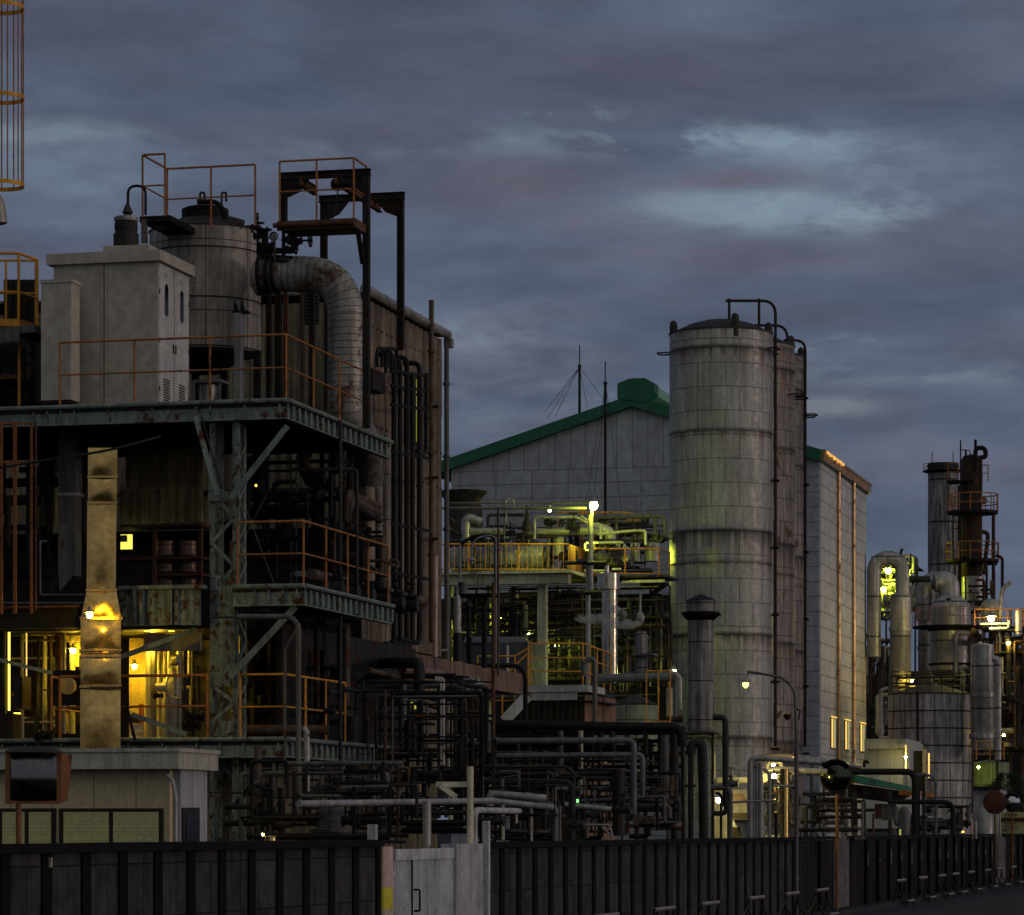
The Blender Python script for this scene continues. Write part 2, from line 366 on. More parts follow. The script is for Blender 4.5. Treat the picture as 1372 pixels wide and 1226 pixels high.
mat('gable', (.39, .41, .445), .6, streak=.10, var=.08, ns=.3, seams=(1.65, .65, .028), seamdark=.5, soff=0, bump=.03)
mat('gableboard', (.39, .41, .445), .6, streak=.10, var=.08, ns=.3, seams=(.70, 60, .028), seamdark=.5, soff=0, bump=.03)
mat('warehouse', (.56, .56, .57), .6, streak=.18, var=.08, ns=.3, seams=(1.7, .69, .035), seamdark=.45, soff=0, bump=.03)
mat('greenroof', (.012, .125, .062), .45, streak=.12, var=.12, ns=.5)
mat('greenlight', (.20, .38, .28), .5, var=.1)
mat('sunsetgutter', (.60, .36, .16), .3, metal=.8, rust=.25)  # orange base colour paints the sunset reflected in gutter and downpipes
RG = [(19.95, .45, .95), (16.9, .30, .8), (13.2, .9, 1.0), (12.05, .2, .6), (9.4, .45, 1.0), (5.6, .45, 1.0), (20.75, .25, .7)]
mat('silo', (.41, .40, .385), .5, metal=.1, var=.14, st2=.25, streak=.32, ns=.7, seams=(1.06, .88, .022), seamdark=.36, rings=RG, ringrust=.85)
mat('silorusty', (.30, .26, .235), .55, metal=.1, streak=.55, ns=.8, rust=.18, seams=(1.06, .88, .028), seamdark=.28, rings=RG, ringrust=1)
mat('silodome', (.050, .050, .053), .7, streak=.2)
mat('widetank', (.54, .51, .50), .55, st2=.4, streak=.6, ns=.6, seams=(.72, 60, .035), seamdark=.35, soff=0)
mat('farvessel', (.46, .445, .43), .42, metal=.3, st2=.3, streak=.45, ns=.6, seams=(60, 1.9, .05), seamdark=.2, soff=0)
mat('fardark', (.05, .036, .028), .6, streak=.4, rust=.5, rustcol=(.09, .035, .016))
mat('chimney', (.36, .35, .35), .75, streak=.75, ns=.35, seams=(60, 2.9, .08), seamdark=.2, soff=0)
mat('stackside', (.32, .30, .285), .6, streak=.62, rust=.12, seams=(60, 1.02, .02), seamdark=.08, soff=0)
mat('beige', (.58, .57, .40), .7, streak=.3, ns=1)
mat('palegreen', (.33, .40, .28), .7, streak=.35, seams=(1.0, 1.1, .02), soff=0)
mat('navy', (.075, .077, .088), .55, streak=.2)
mat('gatepaint', (.62, .64, .68), .5, streak=.30, ns=1.5)
mat('gatepost', (.46, .465, .48), .55, streak=.25)
mat('cream', (.60, .56, .42), .6, streak=.25)
mat('pinkpaint', (.62, .44, .40), .6, streak=.2)
mat('yellowpaint', (.68, .60, .04), .6, streak=.2)
mat('mirrorback', (.20, .075, .018), .5, rust=.2)
mat('mirrorface', (.40, .42, .46), .12, metal=1, var=.1, bump=0)
mat('mirrorrust', (.07, .018, .010), .6, rust=.3)
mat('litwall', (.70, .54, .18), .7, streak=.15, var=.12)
mat('roomgrey', (.33, .31, .26), .55, streak=.3)
mat('signwhite', (.75, .72, .62), .5, var=.05)
mat('signorange', (.70, .22, .02), .5, var=.05)
mat('signink', (.02, .02, .02), .6, var=0)
mat('boardyellow', (.42, .38, .20), .6, var=.15)
mat('leaf', (.035, .050, .022), .7, ns=3)
mat('barkbrown', (.06, .045, .03), .9)
mat('rope', (.08, .07, .03), .8)
mat('barrier', (.26, .20, .165), .35, metal=.4)  # warm tint paints an orange glint on the bars
mat('barrierleg', (.02, .019, .019), .5)
mat('lampshade', (.30, .31, .32), .4, streak=.2)
mat('wire', (.02, .02, .022), .5)
mat('slitglint', (.34, .29, .27), .4)  # pale colour for light caught at fence gaps
mat('drumbrown', (.20, .125, .085), .45, metal=.3, rust=.25)
mat('hill', (.012, .014, .018), .9)
glow('lampgreen', (.86, 1.0, .06), 480); glow('lampyellow', (1, .64, .035), 400); glow('lampwarm', (1, .80, .24), 520)
glow('lampsmall', (1, .95, .35), 14); glow('stripyellow', (1, .80, .06), 4); glow('slotyellow', (1, .62, .10), 1.0); glow('windowlit', (1, .86, .10), 1.3)
glow('lampstreet', (.85, .90, .25), 2)
mat('roadmirror', (.10, .105, .115), .10, metal=1, var=.1, bump=0)
mat('framebrown', (.20, .075, .022), .6, rust=.3); glow('ledgreen', (.1, 1, .1), 6); glow('lampfar', (.85, 1, .05), 500); glow('tinyorange', (1, .45, .05), 8)
# ---------------------------------------------------------------- shared builders
def rail(th, pts, mt, h=1.1, sp=1.5, r=.022, mids=(.5,), kick=0, sub=None, bal=0):
    pts = [Vector(p) for p in pts]
    m = th.part('top_rail', mt, sub); m.tube([p+Z*h for p in pts], r, 8, bend=.06)
    for k in mids: th.part('mid_rail', mt, sub).tube([p+Z*h*k for p in pts], r*.75, 6, bend=.05)
    if kick: 
        kb = th.part('kick_board', mt, sub)
        for a, b in zip(pts, pts[1:]): kb.beam(a+Z*kick/2, b+Z*kick/2, .008, kick)
    for i, (a, b) in enumerate(zip(pts, pts[1:])):
        n = max(1, round((b-a).length/sp))
        for j in range(0 if i == 0 else 1, n+1):
            p = a.lerp(b, j/n); th.part('post', mt, sub).tube([p, p+Z*(h-.001)], r*.95, 7)
        if bal:
            bm = th.part('balusters', mt, sub); n = int((b-a).length/bal)
            for j in range(1, n): p = a.lerp(b, j/n); bm.tube([p+Z*.05, p+Z*(h-.01)], .011, 5)
def pix(pts, Y=None):
    return [W(p[0], p[1], p[2] if len(p) > 2 else Y) for p in pts]
def rack(name, label, cat, Y, items, group=None, mt='greypipe', at=None):
    """pipework welded into one run of pipes: items = (material, radius, [(px, py[, depth])...])"""
    p0 = W(items[0][2][0][0], 1110, Y); th = Thing(name, label, cat, at or (p0.x, p0.y, 0), group)
    for it in items:
        m, r, pts = it[:3]; o = it[3] if len(it) > 3 else {}
        th.part(o.get('name', 'pipe'), m or mt).tube(pix(pts, Y), r, o.get('n', 10), bend=o.get('bend', r*2.2), bands=o.get('bands', 1.7), bw=o.get('bw', .05), br=o.get('br', 1.13))
    return th
def tangle(th, seed, x0, x1, y0, y1, Ya, Yb, n, rs, mats, vert=.5):
    rd = random.Random(seed)
    for i in range(n):
        Y = rd.uniform(Ya, Yb); px = rd.uniform(x0, x1); py = rd.uniform(y0, y1); v, u, z = loc(px, py, Y)
        vmin, vmax = Pu(x0, 0, u).dot(V), Pu(x1, 0, u).dot(V); zmin, zmax = zz(y1, Y), zz(y0, Y)
        pts = [L(v, u, z)]; kind = 'z' if rd.random() < vert else 'v'
        for s in range(rd.choice((1, 2, 3, 3, 4))):
            if kind == 'z': z = rd.uniform(zmin, zmax); nx = rd.choice('vvu')
            elif kind == 'v': v = rd.uniform(vmin, vmax); nx = rd.choice('zzu')
            else: u = u+rd.uniform(-1, 1)*min(2.5, (Yb-Ya)*.3); nx = rd.choice('vz')
            p = L(v, u, z); kind = nx
            if (p-pts[-1]).length > .12: pts.append(p)
        if len(pts) < 2: continue
        r = rd.choice(rs)*rd.uniform(.8, 1.2)
        th.part('pipe', rd.choice(mats)).tube(pts, r, 8, bend=r*2.2, bands=rd.choice((0, .9, 1.6)), bw=.05, br=1.25)
def valve(th, p, s=1.0, ax=None, mt='blacksteel', wm=None):
    p = Vector(p); ax = ax or Z; m = th.part('valve', mt); side = V if abs(ax.dot(V)) < .5 else U
    m.lathe(p-side*.16*s, [(.10*s, 0), (.10*s, .03*s), (.06*s, .05*s), (.09*s, .16*s), (.06*s, .27*s), (.10*s, .29*s), (.10*s, .32*s)], 12, side)
    m.lathe(p, [(.06*s, 0), (.05*s, .14*s), (.07*s, .15*s), (.07*s, .18*s), (.018*s, .19*s), (.018*s, .36*s)], 10, ax)
    th.part('handwheel', wm or mt, m).wheel(p+ax*.34*s, ax, .12*s, .014*s)
def lamp(name, label, p, bulb, r=.09, sh=1.0, group=None, arm=None, mt='lampshade', armr=.02):
    p = Vector(p); th = Thing(name, label, 'lamp', p)
    if group: th.o['group'] = group
    th.part('bulb', bulb).lathe(p, [(.01, -r), (r*.75, -r*.7), (r, 0), (r*.7, r*.7), (r*.3, r)], 12)
    th.part('lamp_shade', mt).lathe(p, [(r*1.9*sh, r*.75), (r*1.95*sh, r*.8), (r*1.2*sh, r*1.4), (r*.5*sh, r*1.7), (r*.5*sh, r*2.6), (.01, r*2.7)], 14)
    if arm: th.part('arm', mt).tube([Vector(a) for a in arm], armr, 8, bend=.2)
    return th
mat('ductwrapbrown', (.30, .235, .185), .55, streak=.5, rust=.12, ns=1)
mat('palewrap', (.42, .42, .36), .5, metal=.2, streak=.25)
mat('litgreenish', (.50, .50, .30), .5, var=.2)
mat('darkmirror', (.05, .06, .045), .10, metal=1, var=.1, bump=0)
mat('amberglint', (.55, .20, .03), .5)  # orange reflected light painted as a board colour
glow('stripdim', (.80, .78, .05), .42); glow('slotdim', (1, .85, .35), .3)
glow('guttersunglint', (1, .50, .06), .9)  # sunset reflection on the gutter, made as emission
glow('blindlit', (.50, .50, .12), .055)
mat('cladwarm', (.42, .34, .19), .7, streak=.5, ns=.8)
_m = bpy.data.materials.new('steam'); _m.use_nodes = True; MAT['steam'] = _m; _n = _m.node_tree.nodes; _n.remove(_n['Principled BSDF'])
_v = _n.new('ShaderNodeVolumePrincipled'); _v.inputs['Color'].default_value = (.8, .8, .8, 1); _v.inputs['Anisotropy'].default_value = .2
_t = _n.new('ShaderNodeTexCoord'); _q = _n.new('ShaderNodeTexNoise'); _q.inputs['Scale'].default_value = 3.5; _q.inputs['Detail'].default_value = 4
_r = _n.new('ShaderNodeMapRange'); _r.inputs[1].default_value = .42; _r.inputs[2].default_value = .7; _r.inputs[3].default_value = 0; _r.inputs[4].default_value = 9.0
_l = _m.node_tree.links; _l.new(_t.outputs['Object'], _q.inputs['Vector']); _l.new(_q.outputs[0], _r.inputs[0]); _l.new(_r.outputs[0], _v.inputs['Density']); _l.new(_v.outputs[0], _n['Material Output'].inputs['Volume'])
# ================================================================ SETTING
g = single('ground', None, None, 'yard', kind='structure'); g.add([(-1500, -200, 0), (1500, -200, 0), (1500, 2500, 0), (-1500, 2500, 0)], [(0, 1, 2, 3)])
KW = 13.63
def wallp(Y, off=0, z=0): return Vector((-KW+.2453*Y, Y, z)) + V*off
def wallY(px, k=KW): return k/(.2453-(px-CX)/F)
rd_ = single('road', None, None, 'asphalt', kind='structure')
a, b = wallp(20, 1.0), wallp(400, 1.0); rd_.add([a+Z*.004, a+V*30+Z*.004, b+V*30+Z*.004, b+Z*.004], [(0, 1, 2, 3)])
kb_ = single('kerb', None, None, 'duskpipe', kind='structure'); kb_.poly([wallp(20, .85), wallp(20, 1.0), wallp(400, 1.0), wallp(400, .85)], Z*.14)
pv_ = single('pavement', None, None, 'asphalt', kind='structure'); pv_.add([wallp(20, .1, .1), wallp(20, .848, .1), wallp(400, .848, .1), wallp(400, .1, .1)], [(0, 1, 2, 3)])
hl = single('hills', None, None, 'hill', kind='structure')
hp = [(-1400+i*60, 2300, 8+9*math.sin(i*.5)+6*math.sin(i*1.3)) for i in range(48)]
for i in range(47):
    x, y, h = hp[i]; x2, _, h2 = hp[i+1]; hl.add([(x, y, -1), (x2, y, -1), (x2, y, h2), (x, y, h), (x, y+80, -1), (x2, y+80, -1)], [(0, 1, 2, 3), (3, 2, 5, 4)])
# ---------------------------------------------------------------- boundary wall
def pilewall(name, label, pa, pb_, H, group=None):
    Ya, Yb = wallY(pa), wallY(pb_); A, B = wallp(Ya), wallp(Yb); ln = (B-A).length; n = max(1, round(ln/1.17)); th = Thing(name, label, 'wall', A, group)
    pn = th.part('panel', 'concrete'); pn.poly([A+V*.0, B+V*.0, B-V*.12, A-V*.12], Z*(H-.06))
    cp = th.part('coping', 'wallcap'); cp.poly([A+V*.10+Z*(H-.058), B+V*.10+Z*(H-.058), B-V*.20+Z*(H-.058), A-V*.20+Z*(H-.058)], Z*.10)
    for i in range(n+1):
        c = A.lerp(B, i/n); th.part('pile', 'pile').poly([c-U*.13+V*.028, c+U*.13+V*.028, c+U*.13-V*.1, c-U*.13-V*.1], Z*(H-.06))
pilewall('concrete_wall', 'dark streaked concrete panel wall left of the grey gate, below the beige office', -120, 506, 2.06)
pilewall('concrete_wall', 'dark concrete panel wall with black piles from the grey gate box to the street lamp', 648, 1062, 2.0)
def sheetwall(label, pa, pb_, H, slit=True, cat='fence', m='sheetdark'):
    Ya, Yb = wallY(pa), wallY(pb_); A, B = wallp(Ya), wallp(Yb); ln = (B-A).length; th = Thing('sheet_fence', label, cat, A)
    th.part('sheet', m).corr(A, B, 0, H-.05, .42, .09)
    th.part('coping', 'wallcap').poly([A+V*.12+Z*(H-.04), B+V*.12+Z*(H-.04), B-V*.06+Z*(H-.04), A-V*.06+Z*(H-.04)], Z*.09)
    n = max(1, round(ln/2.6))
    for i in range(1, n):
        c = A.lerp(B, i/n)+V*.12
        th.part('post', 'pile').beam(c, c+Z*(H-.06), .12)
        if slit:
            o = (i*7 % 5)*.05; th.part('reflector', 'slitglint').beam(c+V*.09-U*.03+Z*(1.1+o), c+V*.09-U*.03+Z*(1.70-o*1.6), .025, .025)  # strips paint the light seen at gaps and edges
sheetwall('brown corrugated sheet fence just right of the street lamp post', 1066, 1114, 2.0, False)
pw = single('fence_panel', 'weathered off-white fence panel behind the orange mirror post', 'fence panel', ['weathered'])
A, B = wallp(wallY(1115.5), .02), wallp(wallY(1135), .02); pw.corr(A, B, 0, 2.0, .5, .05)
sheetwall('long dark corrugated sheet fence with pale painted light slits along the road', 1137, 1331, 2.0)
pw = single('fence_panel', 'pale grey ribbed fence panel by the yellow notice board', 'fence panel', ['weathered'])
A, B = wallp(wallY(1332), .02), wallp(wallY(1343), .02); pw.corr(A, B, 0, 1.9, .8, .12)
sheetwall('far end of the sheet fence right of the pale ribbed panel', 1344, 1420, 2.0)
mk_ = single('reflector', 'small cream reflector strip on the concrete wall under the square mirror', 'reflector', 'cream'); c = wallp(wallY(62.5), .04); mk_.beam(c+Z*(zz(1162, wallY(62.5))), c+Z*(zz(1149, wallY(62.5))), .03, .04)
# gate
def Wl(px, py, off=0): Y = wallY(px); return W(px, py, Y)+V*off
th = Thing('metal_gate', 'light grey ribbed steel door in the boundary wall with a pull handle', 'gate', wallp(wallY(522)))
gt = th.part('door_leaf', 'gatepaint'); A, B = wallp(wallY(523), .03), wallp(wallY(602), .03); gt.corr(A, B, 0, 1.93, .115, .035)
th.part('door_frame', 'gatepaint').poly([A+V*.05+Z*1.80, B+V*.05+Z*1.80, B-V*.03+Z*1.80, A-V*.03+Z*1.80], Z*.16)
c = A.lerp(B, .27); th.part('seam_strip', 'frame').beam(c+V*.05, c+V*.05+Z*1.8, .02)
h0 = c+V*.06+U*.05; th.part('handle', 'blacksteel').tube([h0+Z*1.05, h0+Z*1.05+V*.09, h0+Z*1.36+V*.09, h0+Z*1.36], .016, 8, bend=.03)
th = Thing('gate_pillar', 'pale gate pillar with pink over yellow paint at the left of the grey steel door', 'pillar', wallp(wallY(508)))
A, B = wallp(wallY(508), .06), wallp(wallY(521), .06)
for z0, z1, m, nm in ((0, .62, 'yellowpaint', 'yellow_panel'), (.62, .70, 'cream', 'notice_strip'), (.70, 1.1, 'cream', 'cream_panel'), (1.1, 1.42, 'yellowpaint', 'upper_yellow_panel'), (1.42, 2.0, 'pinkpaint', 'pink_panel')):
    th.part(nm, m).poly([A+Z*(z0+.001), B+Z*(z0+.001), B-V*.14+Z*(z0+.001), A-V*.14+Z*(z0+.001)], Z*(z1-z0-.002))
gp = single('gate_post', 'plain pale post rising above the left edge of the grey gate', 'post', 'gatepost'); c = wallp(wallY(517), -.2); gp.beam(c, c+Z*2.32, .12)
th = Thing('control_box', 'tall grey control cabinet with a bent pipe on top, right of the gate', 'cabinet', wallp(wallY(606)))
A, B = wallp(wallY(605), .08), wallp(wallY(641), .08); th.part('box', 'gatepost').poly([A, B, B-V*.25, A-V*.25], Z*2.02)
c = wallp(wallY(643.5), .10); th.part('side_strip', 'gatepaint').beam(c, c+Z*2.38, .10)
c = wallp(wallY(640), -.05); th.part('pipe', 'gatepost').tube([c+Z*2.0, c+Z*2.55, c+Z*2.55+U*3], .05, 10, bend=.2)
th.part('rain_drip', 'rustbeam').poly([A.lerp(B, .1)+V*.012+Z*.2, A.lerp(B, .8)+V*.012+Z*.2, A.lerp(B, .8)+V*.002+Z*.2, A.lerp(B, .1)+V*.002+Z*.2], Z*.06)
th = Thing('white_post', 'cream steel pole with a small cream arm bracket above the gate', 'pole', W(630, 1110, 53))
th.part('pole', 'cream').tube([W(630, 1195, 53), W(630, 1027, 53)], .055, 12)
th.part('arm', 'cream').beam(W(584, 1051, 53), W(627, 1051, 53), .06, .085)
th.part('brace', 'cream').beam(W(590, 1053, 52.94), W(612, 1068, 52.94), .05, .08)

# ================================================================ OFFICE (bottom left)
vO = loc(238, 1030, 46)[0]; uO = loc(238, 1030, 46)[1]
th = Thing('office_building', 'low beige site office with blinds in its windows and a pale flat roof', 'building', L(vO-6, uO, 0))
zr0, zr1 = zz(1030, 46), zz(1007, 46)
w_ = th.part('wall', 'officelamplit'); w_.block(-30, vO-.22, uO+.3, uO+.42, 0, zr0-.004)
vS = loc(232, 1040, 46.2)[0]; w2 = th.part('side_wall', 'officeside'); w2.block(vS-.1, vS+.02, uO+.42, uO+1.55, 0, zr0-.004)
bw = th.part('back_wall', 'officelamplit'); bw.block(-30, vS-.1, uO+1.45, uO+1.55, 0, zr0-.004)
rf = th.part('roof', 'fascia'); rf.block(-31, vO, uO, uO+1.72, zr0, zr1)
rt = th.part('roof_trim', 'fascia'); rt.block(-31, vO+.03, uO-.03, uO+1.75, zr1, zr1+.05)
for x0, x1 in ((0, 71), (82, 215)):
    fr = th.part('window', 'frame'); fr.ub(x0-3, x1+3, 1083, 1200, uO+.26, .05)
    for k in range(2):
        xa = x0+2+(x1-x0)*k/2; xb = x0-2+(x1-x0)*(k+1)/2; th.part('pane', 'blind', fr).ub(xa+1, xb-1, 1088, 1199, uO+.245, .02)
dr = th.part('door', 'frame'); Pd = Pv(243, 1082, vS+.02); Pe = Pv(265, 1082, vS+.02); dr.poly([Pd-Z*3, Pe-Z*3, Pe, Pd], V*.03)
th.part('door_glass', 'glass', dr).poly([Pd.lerp(Pe, .15)-Z*3+V*.03, Pd.lerp(Pe, .85)-Z*3+V*.03, Pd.lerp(Pe, .85)-Z*.08+V*.03, Pd.lerp(Pe, .15)-Z*.08+V*.03], V*.01)
c = W(235, 1044, 46.0); th.part('drainpipe', 'palepipe').tube([c-V*.12+Z*.05, c-V*.05, c+Z*-.2, Vector((c.x, c.y, 0))], .03, 10, bend=.08, bands=1.0)
# square mirror
th = Thing('traffic_mirror', 'square dark road mirror in an orange hood on an orange post before the office', 'mirror', W(28, 1110, 40).xy.to_3d())
A = W(45, 1041, 40)
pl = th.part('post', 'mirrorback'); pl.tube([W(25, 1250, 40), W(25, 1022, 40)], .035, 10)
fm = th.part('mirror_face', 'roadmirror'); nn = 8; vs = []; fs = []
fx, fd = Vector((.97, .24, 0)).normalized(), Vector((.24, -.97, 0)).normalized()
for j in range(nn+1):
    for i in range(nn+1):
        a, b = i/nn*2-1, j/nn*2-1; sx = math.copysign(abs(a)**.9, a); vs.append(A+fx*a*.27+Z*b*.28+fd*(.07*(1-a*a*.5-b*b*.5)))
for j in range(nn):
    for i in range(nn): k = j*(nn+1)+i; fs.append((k, k+1, k+nn+2, k+nn+1))
fm.add(vs, fs)
hd = th.part('hood', 'mirrorback'); 
for dx, dz, wx, wz in ((-.30, 0, .025, .31), (.30, 0, .025, .31), (0, -.30, .31, .02), (0, .30, .32, .02)):
    c = A+fx*dx+Z*dz; hd.poly([c-fx*wx-Z*wz, c+fx*wx-Z*wz, c+fx*wx+Z*wz, c-fx*wx+Z*wz], -fd*.12)
hd.poly([A-fx*.30-Z*.30-fd*.12, A+fx*.34-Z*.30-fd*.12, A+fx*.34+Z*.30-fd*.12, A-fx*.30+Z*.30-fd*.12], -fd*.02)
vz = th.part('visor', 'frame'); vz.add([A+fx*a*.33+Z*(.32+.05*(1-a*a)*(1-k)-.03*k)+fd*(.20*k+.05-.12*(1-k)) for k in (0, 1) for a in [-1+.25*i for i in range(9)]], [(i, i+1, 10+i, 9+i) for i in range(8)])
fl = th.part('side_flap', 'mirrorback'); fl.poly([A+fx*.31-Z*.30, A+fx*.42-Z*.28-fd*.3, A+fx*.48+Z*.27-fd*.3, A+fx*.31+Z*.28], fx*.015)

# ================================================================ PROCESS STRUCTURE (left)
vC, uC, _ = loc(385, 535, 57); zD = zz(536, 57); v2 = loc(410, 0, 57)[0]; zM = zz(785, 57); v3 = loc(383, 0, 57)[0]; zL = zz(990, 57); VL = -31
vB, uB = loc(485, 0, 68)[0], loc(485, 0, 68)[1]; uB2 = loc(590, 0, 73.9)[1]; zE = zz(390, 68)
th = Thing('process_building', 'tall brown corrugated plant building behind the left steel platforms', 'building', L(vB, uB, 0))
bd = th.part('wall', 'darksteel'); bd.block(VL, vB-.06, uB+.5, uB2, 0, zE-.25)
sw = th.part('side_cladding', 'cladbrown'); zc = zz(868, 70); a_, b_ = L(vB, uB, 0), L(vB, uB2, 0)
zs = [zz(875, 72), zz(760, 72), zz(650, 72), zz(545, 72), zE-.18]
for i in range(4): sw.corr(a_+V*.01*(i % 2), b_+V*.01*(i % 2), zs[i]+.02, zs[i+1]+.05, .36, .05)
fw = th.part('front_cladding', 'cladold')
fw.corr(L(VL, uB, 0), L(vB, uB, 0), zz(655, 68), zE-.2, .22, .04); fw.corr(L(VL, uB-.05, 0), L(vB, uB-.05, 0), zz(706, 68), zz(655, 68)-.02, .22, .04)
fw.corr(L(VL, uB, 0), L(vB, uB, 0), 0, zz(860, 68), .22, .04)
th.part('wall_rail', 'darksteel').beam(L(VL, uB-.09, zz(655, 68)), L(vB, uB-.09, zz(655, 68)), .08, .08)
gu = th.part('gutter', 'cladding'); gu.tube([L(vB+.14, uB-.3, zE), L(vB+.14, uB2+.15, zE)], .10, 10, bands=.9, bw=.04)
gu.block(vB+.06, vB+.24, uB2+.1, uB2+.3, zE-.28, zE-.08)
th.part('roof', 'cladold').poly([L(VL, uB-.1, zE+.06), L(vB+.05, uB-.1, zE-.06), L(vB+.05, uB2+.1, zE-.06), L(VL, uB2+.1, zE+.06)], Z*.05)
dp = th.part('downpipe', 'greypipe'); c = L(vB+.15, uB2+.02, 0); dp.tube([c+Z*(zE-.3), c+Z*2.5], .055, 10, bands=1.6, bw=.06, br=1.5)
c = W(578, 402, 72.3); sp = th.part('vent_pipe', 'brownpipe'); sp.tube([c, Vector((c.x, c.y, zz(860, 72)))], .055, 10, bands=2.2, bw=.06, br=1.6)
for py in (545, 640, 722): th.part('clamp', 'blacksteel').beam(Pv(577, py, vB+.05), W(586, py, 71.8), .05, .06)
for i in range(5): # rows of bolts
    bt = th.part('bolts', 'blacksteel'); z = (zE-.65, zs[3]+.1, zs[2]+.1, zs[1]+.1, zs[3]-.8)[i]
    for k in range(18): c = L(vB+.055, uB+.2+k*.36, z); bt.block(vB+.05, vB+.075, uB+.2+k*.36-.015, uB+.2+k*.36+.015, z-.015, z+.015)
pb_m = single('plinth_beam', 'pinkish brown concrete beam running away under the corrugated side wall', 'beam', 'pinkconc'); pb_m.block(vB-.2, vB+.35, uB-4.2, uB2+6.5, zz(905, 70), zz(880, 72))

def platform(name, label, v0, v1, u0, u1, z, ftop=.04, web=.20, nst=1.0, side=True, mt='greensteel', seed=1):
    rd = random.Random(seed); th = Thing(name, label, 'platform', L(v1, u0, z))
    th.part('deck', 'darksteel').block(v0, v1-.02, u0+.02, u1, z-.09, z-.05)
    fb = th.part('front_beam', mt); fb.beam(L(v0, u0+.06, z-.05-web/2), L(v1, u0+.06, z-.05-web/2), .14, web+.09, 'I')
    fb.tube([L(v0, u0-.02, z), L(v1, u0-.02, z)], ftop, 8)
    v = v1-.14; 
    while v > v0: fb.block(v-.012, v+.012, u0-.005, u0+.058, z-.05-web, z-.06); v -= rd.choice((.25, .62, .62, .8, .42))*nst
    if side:
        sb = th.part('side_beam', mt); sb.beam(L(v1-.06, u0+.14, z-.05-web/2), L(v1-.06, u1, z-.05-web/2), .12, web+.09, 'I')
        sb.tube([L(v1+.02, u0, z), L(v1+.02, u1, z)], ftop, 8); u = u0+.35
        while u < u1: sb.block(v1-.058, v1+.01, u-.05, u+.05, z-.05-web, z-.06); u += .34
    for u in [u0+1.2+1.3*i for i in range(int((u1-u0-1)/1.3))]:
        th.part('joist', 'darksteel').beam(L(v0, u, z-.2), L(v1-.13, u, z-.2), .1, .18, 'I')
    return th
P1 = platform('steel_platform', 'top pale green steel platform carrying the grey cabinets and the tank', VL, vC, uC, Pv(524, 0, vC).dot(U), zD, web=.22, seed=4)
P2 = platform('steel_platform', 'middle green steel platform jutting out right of the riveted column', loc(305, 0, 57)[0], v2, uC, Pv(526, 0, v2).dot(U), zM, web=.24, seed=2)
P3 = platform('steel_platform', 'lowest green steel platform just above the corrugated shed wall', VL, v3, uC, uC+6.5, zL, web=.22, seed=3)
def rr(label, pts, mt='rustrail', **k):
    th = Thing('guard_rail', label, 'railing', pts[0]); rail(th, pts, mt, **k); return th
rr('long rust-orange guard rail along the edge of the top platform', [L(loc(50, 0, 57)[0], uC+.03, zD), L(vC-.03, uC+.03, zD), L(vC-.03, Pv(490, 0, vC).dot(U), zD)], h=1.12, sp=1.5, r=.020)
rr('rust-orange guard rail around the middle platform', [L(loc(312, 0, 57)[0], uC+.03, zM), L(v2-.03, uC+.03, zM), L(v2-.03, Pv(522, 0, v2).dot(U), zM)], h=1.1, sp=1.2, r=.021)
rr('bright orange guard rail at the right end of the lowest platform', [L(loc(316, 0, 57)[0], uC+.03, zL), L(v3-.03, uC+.03, zL), L(v3-.03, uC+3.6, zL)], 'orangerail', h=1.1, sp=1.1, r=.021)
rr('rust-orange guard rail in front of the yellow-lit room', [L(loc(50, 0, 57)[0], uC+.03, zL), L(loc(268, 0, 57)[0], uC+.03, zL)], h=1.1, sp=2.05, r=.026, mids=(.52,))
rr('orange guard rail end left of the yellow-lit room', [L(loc(35, 0, 57)[0], uC+1.6, zL), L(loc(35, 0, 57)[0], uC+.1, zL)], h=1.1, sp=1.5, r=.022)

# riveted lattice column and braces
cx0, cx1 = loc(271, 0, 57)[0], loc(304, 0, 57)[0]
th = Thing('lattice_column', 'rusty green riveted lattice column between the lit room and the platforms', 'column', L(cx0, uC+.2, 0))
ya, yb = zz(1000, 57), zD-.3
for v in (cx0, cx1):
    for u in (uC+.22, uC+.62): th.part('chord', 'greenrust').beam(L(v, u, 0), L(v, u, yb), .09, .09)
def lace(v0, u0, v1, u1, z0, z1, st, m='greensteel', w=.06):
    k = 0; z = z0
    lm = th.part('lacing', m)
    while z+st <= z1+.01:
        a, b = (L(v0, u0, z), L(v1, u1, z+st)) if k % 2 == 0 else (L(v1, u1, z), L(v0, u0, z+st)); lm.beam(a, b, .018, w); z += st; k += 1
lace(cx0, uC+.16, cx1, uC+.16, zz(790, 57), zz(655, 57), .42); lace(cx0, uC+.16, cx1, uC+.16, zz(965, 57), zz(915, 57), .31)
lace(cx1+.06, uC+.22, cx1+.06, uC+.62, zL, yb-.3, .34, w=.035)
lace(cx0, uC+.66, cx1, uC+.66, 0, zL, .42)
for y0, y1, ww in ((768, 888, .04), (888, 918, .055), (965, 985, .02)):
    pm = th.part('riveted_plate', 'greenrust'); pm.block(cx0-ww*.6, cx1+ww*.3, uC+.13, uC+.15, zz(y1, 57), zz(y0, 57))
    for j in range(int((y1-y0)/6)):
        for v in (cx0+.0, cx1-.0, (cx0+cx1)/2 if y0 == 888 else cx0+.06): z = zz(y1-3-j*6, 57); pm.lathe(L(v, uC+.13, z), [(.016, 0), (.012, .014)], 6, -U)
th.part('upper_plate', 'greenrust').block(cx1-.02, cx1+.10, uC+.12, uC+.18, zz(790, 57), yb)
th.part('floor_girder', 'greenrust').block(cx0-.05, cx1+.1, uC+.10, uC+.12, zz(668, 57), zz(655, 57))
th.part('knee_brace', 'greensteel').beam(W(262, 558, 56.9), W(291, 664, 56.95), .11, .09); 
